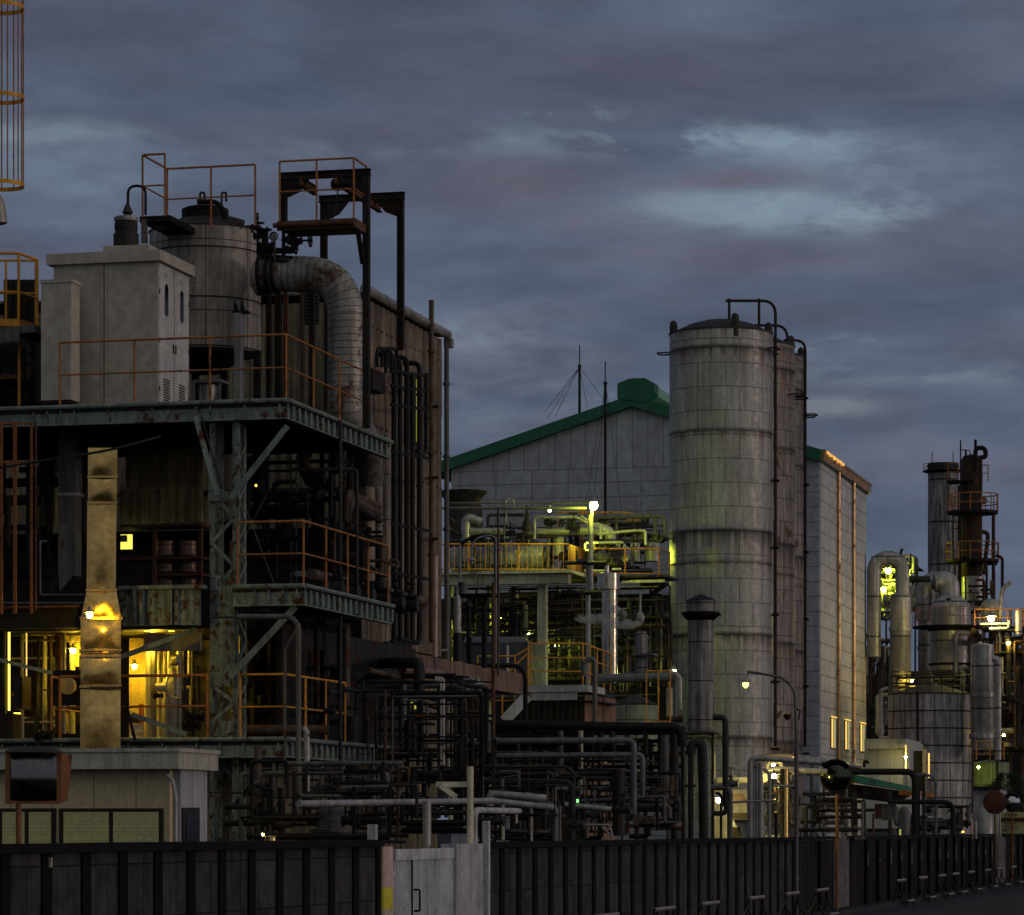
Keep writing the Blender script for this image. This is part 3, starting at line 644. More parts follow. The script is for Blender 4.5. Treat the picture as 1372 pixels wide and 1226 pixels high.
th.part('knee_brace', 'darksteel').beam(W(270, 558, 56.8), W(297, 655, 56.85), .02, .03)
def brace(label, p, q, w=.10, m='greensteel'):
    t = single('diagonal_brace', label, 'brace', m); t.beam(p, q, w, w, 'L'); return t
brace('long pale green diagonal brace propping the top platform right of the column', W(308, 668, 57.1), W(385, 570, 57.1), .10)
brace('pale green diagonal brace propping the middle platform from the riveted column', W(308, 907, 57.1), W(396, 812, 57.1), .11)
brace('thin far diagonal brace under the top platform beside the dark pipes', W(397, 694, 63), W(479, 602, 63), .07)
brace('pale green brace falling left to right in the lit room', W(176, 957, 57.6), W(250, 984, 57.6), .08)
brace('pale green brace rising towards the rusty girder above the lit room', W(160, 881, 57.4), W(262, 843, 57.4), .09)
brace('dull green brace crossing the left bay of the lit room', W(-5, 883, 57.5), W(70, 902, 57.5), .06)
brace('dark leaning bar beside the shiny duct in the lit room', W(168, 940, 56.8), W(181, 992, 56.8), .05, 'blacksteel')
th = Thing('lattice_column', 'slim far lattice column under the top platform', 'column', L(loc(390, 0, 66)[0], 66, 0))
va, vb, uu = loc(390, 0, 63)[0], loc(398, 0, 63)[0], loc(390, 0, 63)[1]
for v in (va, vb): th.part('chord', 'greensteel').beam(L(v, uu, zM), L(v, uu, zD-.3), .03, .03)
lace(va, uu, vb, uu, zM, zD-.4, .28, w=.02)
# rods
th = Thing('cross_bracing', 'thin crossed tie rods in the dark bay above the middle platform', 'bracing', W(350, 760, 62))
th.part('rod', 'greypipe').tube([W(322, 662, 61), W(368, 785, 61)], .012, 5); th.part('rod', 'greypipe').tube([W(357, 662, 61.1), W(315, 745, 61.1)], .012, 5)
# girder band over the lit room and the storeys' floors
gd = Thing('steel_girder', 'deep rusty riveted green girder over the yellow-lit room', 'girder', W(215, 800, 57))
gm = gd.part('web', 'greenrust'); gm.pb(160, 268, 790, 838, 57.3, .05)
gd.part('flange', 'greensteel').pb(158, 270, 784, 789, 57.2, .3)
for x in (178, 186, 226, 234, 262): gd.part('stiffener', 'greenrust').pb(x, x+4, 790, 837, 57.15, .14)
rv = gd.part('rivets', 'greenrust')
for i in range(7):
    for x in (232, 238, 246, 252): rv.lathe(W(x, 796+i*6, 57.28), [(.02, 0), (.014, .02)], 6, -U)
gd.part('lower_cover', 'roomgrey').pb(192, 268, 849, 872, 58.2, .1)
fl_ = single('floor_slab', 'dark floor slab between the lit room and the storey above', 'floor', 'darksteel'); fl_.block(VL, loc(268, 0, 57)[0], uC+.5, uB-.2, zz(838, 57), zz(820, 57))
fb_ = Thing('steel_girder', 'dark edge girder at far left above the lit room windows', 'girder', W(50, 830, 57))
fb_.part('web', 'darksteel').pb(-60, 158, 812, 842, 57.3, .12); fb_.part('top_flange', 'rustbeam').pb(-60, 106, 812, 815, 57.1, .3)
sh_ = Thing('shed_wall', 'dull corrugated wall under the lowest platform', 'wall', L(vC, uC+.8, 0))
sh_.part('cladding', 'cladold').corr(L(VL, uC+.8, 0), L(v3-.35, uC+.8, 0), 0, zL-.1, .2, .035)
sh_.part('side_cladding', 'cladold').corr(L(v3-.35, uC+.84, 0), L(v3-.35, uC+6, 0), 0, zL-.1, .2, .035)
sh_.part('bottom_strip', 'cladold').corr(L(VL, uC+.1, 0), L(loc(318, 0, 57)[0], uC+.1, 0), zz(1012, 57), zL-.3, .12, .02)
for k, (x0, x1, y0, y1, uu3) in enumerate(((168, 272, 598, 655, uC+4.6), (160, 272, 656, 702, uC+4.5), (52, 76, 600, 705, uC+4.8))):
    t = single('corrugated_wall', ['upper band of dull brown corrugated wall behind the riveted column', 'lower band of dull brown corrugated wall over the drum shelf', 'narrow dull corrugated wall left of the grey flat duct'][k], 'wall', 'cladwarm'); t.corr(Pu(x0, 0, uu3), Pu(x1, 0, uu3), zz(y1, Yu(x0, uu3)), zz(y0, Yu(x0, uu3)), .17, .03)
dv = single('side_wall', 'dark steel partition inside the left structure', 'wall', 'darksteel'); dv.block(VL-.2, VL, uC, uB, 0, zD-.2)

# ---------------------------------------------------------------- shiny square duct
th = Thing('exhaust_duct', 'tall shiny galvanised square duct with gold lamp light in its colour, in front of the lit room', 'duct', W(136, 1110, 56.6))
def ductseg(x0, x1, x2, x3, y0, y1, m='galvgoldlit'):   # bottom x0-x1 at y1, top x2-x3 at y0
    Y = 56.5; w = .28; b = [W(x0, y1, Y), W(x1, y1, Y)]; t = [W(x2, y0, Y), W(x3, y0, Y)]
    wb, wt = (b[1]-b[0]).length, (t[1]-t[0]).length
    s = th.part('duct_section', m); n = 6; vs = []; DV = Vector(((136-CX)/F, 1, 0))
    for (q, ww) in ((b, wb), (t, wt)):
        ring = []
        for a, c in ((0, 0), (1, 0), (1, 1), (0, 1)): ring.append(q[0].lerp(q[1], a)+DV*ww*c)
        vs += ring
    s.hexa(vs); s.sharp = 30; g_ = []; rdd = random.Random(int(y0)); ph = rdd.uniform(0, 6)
    for j in range(9):
        for i in range(9):
            a, c2 = (i/8)*2-1, (j/8)*2-1; P_ = b[0].lerp(b[1], i/8).lerp(t[0].lerp(t[1], i/8), j/8)
            g_.append(P_-DV*(.002+(1-a*a)*(1-c2*c2)*.030+.006*math.sin(a*4+ph)*math.sin(c2*3+ph)*(1-a*a)))
    s.add(g_, [(j*9+i, j*9+i+1, j*9+i+10, j*9+i+9) for j in range(8) for i in range(8)])
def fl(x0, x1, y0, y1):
    f = th.part('flange', 'galvgoldlit'); p, q = W(x0, y1, 56.45), W(x1, y1, 56.45); w = (q-p).length+.1; DV = Vector(((136-CX)/F, 1, 0)); f.hexa([p, q, q+DV*w, p+DV*w]+[x+Z*((y1-y0)/F*56.45) for x in (p, q, q+DV*w, p+DV*w)])
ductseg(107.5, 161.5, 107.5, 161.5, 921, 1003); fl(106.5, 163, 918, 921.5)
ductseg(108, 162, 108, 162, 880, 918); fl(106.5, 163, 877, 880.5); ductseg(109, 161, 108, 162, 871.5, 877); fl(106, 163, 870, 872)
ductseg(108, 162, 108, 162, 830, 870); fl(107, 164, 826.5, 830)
ductseg(109, 162, 116, 156, 792, 826.5); fl(115, 157, 789, 792); ductseg(116, 155, 117, 156, 675, 789, 'galvgoldlit')
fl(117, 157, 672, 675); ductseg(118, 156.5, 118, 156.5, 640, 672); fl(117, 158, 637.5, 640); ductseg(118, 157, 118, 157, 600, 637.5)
th.part('bracket', 'rustbeam').beam(W(140, 610, 56.9), W(140, 610, 60), .06); th.part('strap', 'frame').pb(107, 162.5, 920, 923, 56.4, .02)
bt = th.part('bolts', 'steelshine')
for y in (828, 879, 919):
    for k in range(9): bt.lathe(W(110+k*6.3, y, 56.44), [(.014, 0), (.01, .02)], 6, -U)
d2 = Thing('ventilation_duct', 'dull grey flat duct hanging left of the shiny one', 'duct', W(90, 700, 60))
d2.part('duct_section', 'greypipe').pb(78, 102, 560, 660, 60, .3); d2.part('duct_section', 'greypipe').pb(78, 101, 664, 772, 60, .3); d2.part('flange', 'palepipe').pb(77, 103, 660, 664, 59.97, .36)
d2.part('outlet', 'greypipe').add([W(78, 772, 60), W(98, 772, 60), W(80, 792, 60), W(78, 772, 60.3), W(98, 772, 60.3), W(80, 792, 60.3)], [(0, 1, 2), (5, 4, 3), (0, 3, 4, 1), (1, 4, 5, 2), (2, 5, 3, 0)])
rack('conduit', 'thin grey conduit bending round below the dull flat duct', 'pipe', 58.5, [('greypipe', .018, [(63, 725), (54, 725), (54, 797), (112, 797)]), ('greypipe', .02, [(0, 808), (114, 808)]), ('duskpipe', .06, [(0, 816), (104, 816)], {'name': 'pipe'})])
cb = single('power_cable', 'dark cable sagging across in front of the shiny duct', 'cable', 'wire'); cb.tube([W(-30, 631, 55), W(60, 617, 55), W(150, 603, 55), W(215, 585, 55.5)], .022, 6, bend=1)
fr = Thing('steelwork', 'rust-brown upright frame at the far left edge under the top platform', 'frame', W(20, 800, 56))
for x in (1.5, 20, 42): fr.part('upright', 'framebrown').beam(W(x, 822, 56), W(x, 566, 56), .035 if x == 42 else .05)
fr.part('upright', 'rustbeam').beam(W(48, 818, 56.1), W(48, 566, 56.1), .025)
for y in (567, 619): fr.part('crossbar', 'framebrown').beam(W(-10, y, 56.05), W(44, y, 56.05), .04)
# wall window, drums, things of the middle storey
th = Thing('lit_window', 'small square window shining bright yellow in the dark middle storey', 'window', W(169, 736, 62))
th.part('pane', 'windowlit').pb(161.5, 176.5, 716, 736, 62, .04); th.part('frame', 'frame').pb(160, 178.5, 714.5, 716, 61.98, .08)
th.part('frame', 'frame').pb(160, 178.5, 736, 737.5, 61.98, .08); th.part('mullion', 'roomgrey').pb(161.5, 170, 717, 726, 61.96, .03)
ins = Thing('storage_shelf', 'rust-brown shelf frame holding brown drums in the dark middle storey', 'shelf', W(240, 785, 61))
for x in (206, 268): ins.part('upright', 'rustbeam').pb(x-2, x+2, 703, 790, 61, .1)
for y in (704, 748, 770): ins.part('shelf', 'rustbeam').pb(160 if y < 770 else 204, 270, y-2, y+1.5, 61, .7)
for i, (x, y, w) in enumerate(((222, 747, 12), (252, 747, 12), (222, 769, 11), (252, 769, 11), (222, 789, 11), (252, 789, 11))):
    t = single('drum', ['brown steel drum on the top shelf, left one', 'brown steel drum on the top shelf, right one', 'brown steel drum on the middle shelf, left one', 'brown steel drum on the middle shelf, right one', 'brown steel drum under the shelf, left one', 'brown steel drum under the shelf, right one'][i], 'drum', 'drumbrown', group='drums on the shelf')
    h = (22, 22, 17, 17, 15, 15)[i]*61/F; t.lathe(W(x, y-2, 61.45), [(.15, 0), (.16, .02), (.155, h*.3), (.165, h*.33), (.155, h*.36), (.155, h*.64), (.165, h*.67), (.155, h*.7), (.16, h*.9), (.13, h*.92)], 20)
t = single('drum', 'copper-brown drum standing behind the left end of the middle platform rail', 'drum', 'drumbrown'); t.lathe(W(317, 783, 59), [(.12, 0), (.13, .03), (.125, .35), (.135, .37), (.125, .4), (.125, .76), (.11, .78)], 20)
# ---------------------------------------------------------------- the yellow-lit room
rm = Thing('pump_room', 'yellow-lit pump room behind the orange rail at the lower left', 'room', W(150, 990, 61))
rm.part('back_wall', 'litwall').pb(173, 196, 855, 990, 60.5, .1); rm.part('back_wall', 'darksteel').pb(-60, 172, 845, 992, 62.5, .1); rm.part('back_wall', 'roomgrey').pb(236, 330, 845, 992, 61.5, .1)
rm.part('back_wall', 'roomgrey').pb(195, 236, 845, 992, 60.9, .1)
rm.part('side_wall', 'darksteel').block(loc(268, 0, 57)[0]+.6, loc(268, 0, 57)[0]+.7, uC+2, uB, zL, zM-.5)
rm.part('ceiling_beam', 'roomgrey').pb(-40, 270, 846, 850, 59.5, .2)
for x, w, Y, m in ((199, 5, 59.5, 'cream'), (205, 4, 59.4, 'roomgrey'), (213, 3, 60, 'cream'), (221, 3.5, 60, 'cream'), (226, 2.5, 59.6, 'roomgrey'), (247, 2.5, 59, 'duskpipe'), (240, 4, 59.3, 'roomgrey'), (258, 3, 59.8, 'duskpipe'), (80, 8, 59.5, 'rustbeam'), (86, 3, 59.3, 'roomgrey'), (52, 3, 60.2, 'duskpipe'), (60, 4, 60.4, 'roomgrey'), (68, 3, 60, 'darksteel'), (4, 5, 59, 'darksteel'), (30, 3, 59.4, 'roomgrey'), (97, 5, 60, 'cream')):
    rm.part('upright_pipe', m).tube([W(x, 992, Y), W(x, 846, Y)], w/F*Y*.8, 12, bands=1.1, bw=.04, br=1.1)
t = rm.part('tank', 'roomgrey'); t.lathe(W(230, 990, 59.4), [(.17, 0), (.17, .98), (.14, 1.04), (.08, 1.1), (.05, 1.25)], 20)
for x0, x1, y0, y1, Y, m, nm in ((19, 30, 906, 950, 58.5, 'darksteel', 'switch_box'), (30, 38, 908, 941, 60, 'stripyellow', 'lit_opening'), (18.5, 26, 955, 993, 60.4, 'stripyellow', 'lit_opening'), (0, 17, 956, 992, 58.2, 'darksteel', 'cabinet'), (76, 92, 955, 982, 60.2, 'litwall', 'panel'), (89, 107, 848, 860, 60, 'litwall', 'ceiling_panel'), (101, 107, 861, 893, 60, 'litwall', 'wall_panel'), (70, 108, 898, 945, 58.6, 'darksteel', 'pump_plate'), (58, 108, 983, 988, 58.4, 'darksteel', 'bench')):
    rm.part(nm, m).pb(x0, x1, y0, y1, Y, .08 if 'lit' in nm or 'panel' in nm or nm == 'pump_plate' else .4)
rm.part('strip_light', 'stripyellow').pb(10.8, 12.6, 847, 952, 59, .03); rm.part('strip_light', 'slotyellow').pb(34.6, 35.6, 845, 906, 59.2, .03)
dsk = rm.part('gauge_disc', 'litwall'); dsk.lathe(W(91, 919, 58.5), [(.155, 0), (.155, .04), (.13, .05)], 24, -U)
pk = rm.part('hose', 'cream'); pk.tube([W(239, 905, 58.6), W(226, 905, 58.6), W(222, 920, 58.6), W(228, 936, 58.6), W(243, 935, 58.6)], .014, 6, bend=.15)
rm.part('cylinder', 'cream').tube([W(236, 934, 58.8), W(236, 907, 58.8)], .055, 12, bands=.2); rm.part('valve_body', 'steelshine').tube([W(229, 890, 58.8), W(238, 890, 58.8), W(238, 878, 58.8)], .03, 8)
rm.part('pipe', 'cream').tube([W(208, 921, 59.2), W(222, 921, 59.2)], .07, 10, bands=.2)
valve(rm, W(262, 960, 58.6), .9, -U); valve(rm, W(258, 972, 58.4), .8, -U); valve(rm, W(60, 985, 58), .9, -U); valve(rm, W(212, 932, 58.9), .5, -U, 'blacksteel')
tangle(rm, 5, 5, 110, 850, 990, 59.4, 61.5, 16, (.02, .03, .05), ('roomgrey', 'rustbeam', 'duskpipe', 'darksteel')); tangle(rm, 6, 200, 268, 855, 990, 59.8, 61, 14, (.02, .03, .045), ('roomgrey', 'duskpipe', 'cream'))
sg = Thing('notice_sign', 'orange and white notice with black lettering leaning in the lit room', 'sign', W(183, 990, 59.6))
sg.part('white_board', 'signwhite').pb(174, 192, 970, 990, 59.7, .02); sg.part('orange_board', 'signorange').pb(186, 192, 943, 969.5, 59.7, .02); sg.part('screen', 'frame').pb(174, 186, 957, 969, 59.68, .03)
tcu = bpy.data.curves.new('lettering', 'FONT'); tcu.body = 'ULED'; tcu.size = .088; tcu.extrude = .003; tob = bpy.data.objects.new('lettering', tcu); C.collection.objects.link(tob)
dgt = bpy.context.evaluated_depsgraph_get(); tme = bpy.data.meshes.new_from_object(tob.evaluated_get(dgt)); bpy.data.objects.remove(tob)
tme.materials.clear(); tme.materials.append(MAT['signink']); to = bpy.data.objects.new('lettering', tme); C.collection.objects.link(to); to.parent = sg.o
to.rotation_euler = (math.radians(90), 0, -math.atan2(.2453, 1)); to.location = W(175.5, 985.5, 59.66)-sg.o.location
lamp('ceiling_lamp', 'small yellow lamp added for the hot highlight on the shiny duct flange', W(120, 824, 55.5), 'lampyellow', .052)  # added lamp in place of a reflected highlight on the flange
lamp('ceiling_lamp', 'yellow lamp glowing at the ceiling left of the lattice column', W(204, 862, 59.3), 'lampyellow', .07)
lamp('ceiling_lamp', 'yellow lamp hanging in the back of the lit room beside the shiny duct', W(180, 893, 59.9), 'lampyellow', .045)
lamp('ceiling_lamp', 'yellow lamp behind the machines in the left bay of the lit room', W(98, 872, 59.6), 'lampyellow', .05)
for i, (x0, x1) in enumerate(((181, 190), (194, 201), (203, 222), (226, 232))):
    t = single('lit_ceiling_edge', ['first', 'second', 'third', 'fourth'][i]+' ceiling edge made to glow yellow under the riveted girder from the left', 'light', 'stripyellow', group='glowing ceiling edges over the lit room'); t.pb(x0, x1, 841.5+(i % 2), 844.5+(i % 2)*1.5, 58.5, .06)  # lamp-lit ceiling edges built as glowing bars

# ================================================================ ON THE TOP PLATFORM
v1, u1, _ = loc(211, 533, 58.5); v0 = Pu(72, 0, u1).dot(V); ud = Pv(252, 0, v1).dot(U); zt = zz(350, 58.5); zb = zD+.1
th = Thing('equipment_cabinet', 'largest grey metal equipment cabinet with two dark slot windows on its side', 'cabinet', L(v1, u1, zb))
bx = th.part('body', 'cabinet'); bx.block(v0, v1, u1, ud, zb, zt); vm = Pu(140, 0, u1).dot(V)
th.part('seam_post', 'cabinet').block(vm-.045, vm+.045, u1-.02, u1-.001, zb, zt)
th.part('seam_line', 'frame').block(vm-.008, vm+.008, u1-.024, u1-.02, zb, zt)
lid = th.part('lid', 'cabinet'); lid.block(v0-.1, v1+.09, u1-.10, ud+.12, zt, zt+.19)
th.part('roof_riser', 'cabinet').block(Pu(130, 0, u1).dot(V), Pu(190, 0, u1).dot(V)+.02, u1+.3, ud-.1, zt+.19, zt+.36)
um = (u1+ud)/2; 
for k, (a, b) in enumerate(((u1+.02, um-.02), (um+.02, ud-.02))):
    d = th.part('door', 'cabinetside'); d.block(v1, v1+.022, a, b, zb+.03, zt-.02); c = (a+b)/2; w = .085
    n = 10; P0 = [L(v1+.0225, c+w*(math.cos(t)), (zt-.62)+(.20 if math.sin(t) > 0 else -.20)+w*math.sin(t)) for t in [2*math.pi*(i+.5)/20 for i in range(20)]]
    th.part('slot_window', 'glass', d).poly(P0[::-1], V*.006)
    hg = th.part('hinges', 'frame', d)
    for q in (.25, 1.1, 1.95): hg.block(v1+.022, v1+.034, (b-.03 if k else a+.005), (b-.005 if k else a+.03), zb+q, zb+q+.09)
    th.part('name_plate', 'cabinet', d).block(v1+.022, v1+.028, c-.08, c+.08, zt-.22, zt-.14)
    lv = th.part('louvre', 'frame', d); 
    for j in range(9): lv.block(v1+.022, v1+.030, c-.16, c+.16, zb+.12+j*.045, zb+.14+j*.045)
    th.part('handle', 'frame', d).block(v1+.022, v1+.04, (um-.08) if k == 0 else (um+.05), (um-.05) if k == 0 else um+.08, zb+1.0, zb+1.16)
v1b, u1b, _ = loc(95, 0, 58.1); v0b = Pu(55, 0, u1b).dot(V); t = Thing('equipment_cabinet', 'narrower olive-grey cabinet left of the largest one', 'cabinet', L(v1b, u1b, zb))
t.part('body', 'cabinet').block(v0b, v1b, u1b, u1b+.42, zb+.05, zz(378, 58.1)); t.part('lid', 'cabinet').block(v0b-.02, v1b+.02, u1b-.02, u1b+.44, zz(378, 58.1), zz(373.5, 58.1)); t.part('foot_frame', 'frame').block(v0b+.03, v1b-.03, u1b+.02, u1b+.4, zb, zb+.05)
bo = th.part('bolts', 'frame')
for k in range(6):
    for vv5 in (v0+.04, v1-.04, vm-.07, vm+.07): bo.block(vv5-.008, vv5+.008, u1-.006, u1, zb+.2+k*.42, zb+.216+k*.42)
# tank
th = Thing('process_tank', 'round grey clad tank with a dark conical top on the upper platform', 'tank', W(275, 530, 63)); ct = W(275, 475, 63.3); R = 1.045
zt1 = zz(313, 63)-zz(475, 63)
th.part('shell', 'tankside').lathe(ct, [(R-.25, -.02), (R, 0), (R, zt1), (R-.01, zt1+.01)], 56)
for z in (0.02, zt1*.41, zt1*.82, zt1): th.part('hoop', 'tanktop').lathe(ct+Z*z, [(R, 0), (R+.02, .004), (R+.02, .022), (R, .026)], 56)
th.part('cone_top', 'tanktop').lathe(ct+Z*(zt1+.01), [(R+.01, 0), (.52, .24), (.5, .25)], 40); th.part('neck', 'blacksteel').lathe(ct+Z*(zt1+.22), [(.45, 0), (.45, .24), (.40, .26), (.05, .36), (.02, .4)], 12)
nm = th.part('seam_lines', 'tanktop')
th.part('underside', 'blacksteel').lathe(ct-Z*.35, [(.3, 0), (R-.25, .33)], 40)
lg = th.part('leg', 'palepipe'); lg.beam(W(320, 545, 62), W(320, 420, 62), .19, .12)
for x in (316, 325): th.part('bracket', 'blacksteel').poly([W(x-4, 419, 62), W(x+4, 419, 62), W(x-2, 401, 62)], U*.05)
th.part('bracket_plate', 'blacksteel').pb(311, 331, 416, 419, 61.95, .2)
for x, Y in ((345, 62.6), (215, 63), (262, 64.2), (300, 64.2)): th.part('leg', 'darksteel').beam(W(x, 550, Y), W(x, 470, Y), .12, .12, 'I')
th.part('manhole', 'tanktop').tube([W(303, 300, 62.7), W(325, 306, 62.7)], .16, 12)
for x in (271, 300): th.part('vent_hook', 'darksteel').tube([W(x-3, 288, 63), W(x-3, 258, 63), W(x+3, 258, 63), W(x+3, 270, 63)], .022, 6, bend=.06)
th.part('top_pipe', 'blacksteel').tube([W(264, 270, 62.8), W(290, 270, 62.8), W(301, 282, 62.8), W(301, 300, 62.8)], .045, 8, bend=.14)
th.part('ladder_bracket', 'blacksteel').pb(310, 345, 302, 306, 62.9, .5)
t = Thing('cooling_unit', 'small grey boxed fan unit on the deck beneath the tank', 'machine', W(285, 535, 60)); t.part('frame', 'greypipe').pb(258, 296, 508, 512, 60, .5)
for x in (259, 294): t.part('upright', 'greypipe').pb(x-1.5, x+1.5, 512, 545, 60, .04)
t.part('fan_drum', 'palepipe').lathe(W(279, 545, 60.3), [(.13, 0), (.13, .1), (.11, .12), (.14, .3), (.14, .42), (.02, .43)], 20)
# drum with gooseneck
t = Thing('vent_drum', 'small dark drum with a conical valve and gooseneck pipe above the large cabinet', 'vessel', W(170, 335, 61))
t.part('drum', 'tanktop').lathe(W(169, 330, 61), [(.23, 0), (.23, .22), (.20, .24), (.20, .28), (.21, .3), (.21, .42), (.19, .44)], 20); t.part('lid', 'cladding').lathe(W(169, 297, 61), [(.21, 0), (.22, .03), (.22, .07), (.18, .09)], 20)
t.part('cone', 'tanktop').lathe(W(171, 291, 61), [(.07, 0), (.07, .06), (.10, .08), (.05, .2), (.02, .26)], 14); t.part('gooseneck', 'blackpipe').tube([W(171.5, 274, 61), W(171.5, 249, 61), W(195, 249, 61), W(195, 288, 61)], .025, 8, bend=.2)
# small top platform with rails
t = Thing('access_platform', 'little dark steel landing beside the tank top', 'platform', W(205, 295, 61)); t.part('deck', 'blacksteel').pb(187, 228, 289, 297, 61, 1.6)
t.part('leg', 'greypipe').pb(189, 196, 293, 325, 61.05, .08); t.part('bracket', 'blacksteel').poly([W(196, 297, 61.1), W(236, 297, 61.1), W(214, 310, 61.1)], U*.04)
A, B = W(191, 291, 61), W(221, 291, 61); uu_ = A.dot(U); vv_ = A.dot(V); Dn = L(vv_, uu_+1.35, A.z)
vk = Pu(191, 0, 61); zd = zz(291, 61)
p1 = L(loc(191, 0, 61)[0], loc(191, 0, 61)[1], zd); p0 = L(Pu(221, 0, p1.dot(U)).dot(V), p1.dot(U), zd); p2 = L(p1.dot(V), Pv(224, 0, p1.dot(V)).dot(U), zd); p3 = L(Pu(342, 0, p2.dot(U)).dot(V), p2.dot(U), zd)
r_ = rr('rust-brown guard rail around the landing and tank top', [p0, p1, p2, p3], h=1.13, sp=1.0, r=.021)
# big elbow duct
th = Thing('insulated_duct', 'fat ribbed insulated duct bending down from the tank to the platform', 'duct', W(450, 535, 62))
du = th.part('duct', ['ductwrap', 'frame']); du.sharp = 60
du.tube([W(352, 367, 62.3), W(462, 368, 62), W(464, 500, 62), W(464, 520, 62)], .335, 32, bend=1.0, bands=.125, bw=.010, br=1.008, bm=1)
lo_ = th.part('lower_elbow', ['ductwrap', 'frame']); lo_.tube([W(464, 519, 62), W(464, 560, 62), W(490, 590, 63.5), W(492, 640, 64.5)], .31, 28, bend=.5, bands=.12, bw=.010, br=1.01, bm=1)
for x, rr_ in ((352, .40), (362, .37), (370, .36)): th.part('flange', 'blacksteel').lathe(W(x, 367, 62.2), [(rr_-.05, -.03), (rr_, -.025), (rr_, .025), (rr_-.05, .03)], 32, V)
th.part('end_cap', 'tankside').lathe(W(352, 372, 62.3), [(.34, 0), (.34, .1), (.2, .2)], 28, -V); th.part('collar', 'palepipe').lathe(W(464, 421, 62), [(.335, 0), (.345, .005), (.345, .05), (.335, .055)], 32)
t = Thing('steel_chord', 'dark stack of columns behind the fat elbow duct', 'column', W(400, 535, 64))
for x, w, m in ((383, 6, 'rustbeam'), (405, 5, 'brownpipe'), (418, 7, 'darksteel'), (437, 4, 'darksteel'), (373, 8, 'darksteel'), (360, 6, 'darksteel')): t.part('upright', m).beam(W(x, 550, 64), W(x, 392, 64), w/F*64)
lvp = Thing('louvre_panel', 'grey slatted louvre panel behind the elbow duct', 'louvre', W(417, 430, 64.5)); lvp.part('frame', 'darksteel').pb(408, 426, 390, 434, 64.5, .1)
for k in range(9): lvp.part('slat', 'greypipe').beam(W(409, 394+k*4.6, 64.45), W(425, 395.5+k*4.6, 64.45), .06, .02)
# valve cluster
th = Thing('valve_cluster', 'black valves and a round pressure gauge on top of the elbow duct', 'valves', W(375, 345, 62))
ga = th.part('gauge', 'blacksteel'); ga.lathe(W(367.5, 317, 61.8), [(.08, 0), (.085, .02), (.085, .05), (.07, .055)], 20, -U); th.part('dial', 'cladding', ga).lathe(W(367.5, 317, 61.74), [(.068, 0), (.06, .004)], 20, -U); th.part('needle', 'signink', ga).beam(W(367.5, 322, 61.72), W(367.3, 315.5, 61.72), .01)
th.part('stem', 'brownpipe').tube([W(368, 323, 61.9), W(368, 348, 61.9)], .02, 8, bands=.1)
valve(th, W(392, 323, 62), 1.0, V); valve(th, W(356, 330, 62), .9, Z); valve(th, W(348, 316, 62.1), .7, Z); valve(th, W(392, 333, 61.9), .6, Z)
for a, b in (((380, 300), (380, 350)), ((352, 310), (352, 352)), ((358, 304), (358, 345)), ((345, 285), (345, 345)), ((338, 300), (338, 312))): th.part('pipe', 'blacksteel').tube(pix([a, b], 62.05), .035 if a[0] == 380 else .02, 8, bands=.2, bw=.03, br=1.4)
th.part('header', 'blacksteel').tube(pix([(345, 336), (392, 336)], 62.05), .06, 10, bands=.2); th.part('nozzle', 'tanktop').lathe(W(380, 352, 62), [(.12, 0), (.15, .03), (.15, .06), (.08, .08)], 16)
for a, b in (((352, 342), (392, 345)), ((349, 326), (362, 334)), ((383, 330), (398, 340))): th.part('pipe', 'blacksteel').tube(pix([a, b], 61.95), .03, 8)
# gantry
th = Thing('hoist_gantry', 'dark steel hoist gantry standing over the elbow duct', 'gantry', W(490, 535, 61))
c1 = loc(491, 0, 61); zg = zz(231, 61); vR, uF = c1[0], c1[1]; uK = uF+2.3; vLf = Pu(380, 0, uF).dot(V)
vLb = Pu(434, 0, uK).dot(V)
for nm, a, b in (('post', L(vR, uF, zD), L(vR, uF, zg-.05)), ('post', L(vR, uK, zz(470, 63.3)), L(vR, uK, zg-.05)), ('post', L(vLf, uF, zz(300, 61)), L(vLf, uF, zg-.05)), ('post', L(vLb, uK, zz(395, 63.3)), L(vLb, uK, zg-.05))):
    th.part(nm, 'darksteel').beam(a, b, .12, .12, 'I' if a.z > zD else 'box')
th.part('cross_beam', 'darksteel').beam(L(vLf-.08, uF, zg), L(vR+.08, uF, zg), .12, .13, 'I'); th.part('cross_beam', 'darksteel').beam(L(vLb-.1, uK, zg), L(vR+.08, uK, zg), .12, .13, 'I')
vt = Pu(456, 0, uF).dot(V); th.part('trolley_beam', 'rustbeam').beam(L(vt, uF-.35, zg-.16), L(vt, uK+.35, zg-.16), .10, .16, 'I'); vt2 = Pu(408, 0, uF).dot(V); th.part('trolley_beam', 'rustbeam').beam(L(vt2, uF-.3, zg-.16), L(vt2, uF+.7, zg-.16), .10, .16, 'I')
for v, u, s_ in ((vLf, uF, 1), (vLb, uK, 1), (vR, uK, -1), (vR, uF, -1)):
    th.part('haunch', 'darksteel').poly([L(v, u-.02, zg-.06), L(v+s_*.50, u-.02, zg-.06), L(v+s_*.30, u-.02, zg-.30), L(v, u-.02, zg-.42)], U*.04)
th.part('hoist', 'blacksteel').lathe(W(456, 247, 61)-V*.16, [(.08, 0), (.11, .04), (.11, .2), (.05, .28), (.09, .3), (.09, .36)], 14, V); th.part('chain', 'wire').tube([W(453, 251, 61), W(452, 262, 61), W(449, 280, 61), W(446, 293, 61)], .014, 6)
t = Thing('service_platform', 'small rusty platform hung in the hoist gantry', 'platform', W(430, 305, 60.6)); uS = loc(430, 0, 60.4)[1]; va_, vb_ = Pu(371, 0, uS).dot(V), Pu(476, 0, uS).dot(V)
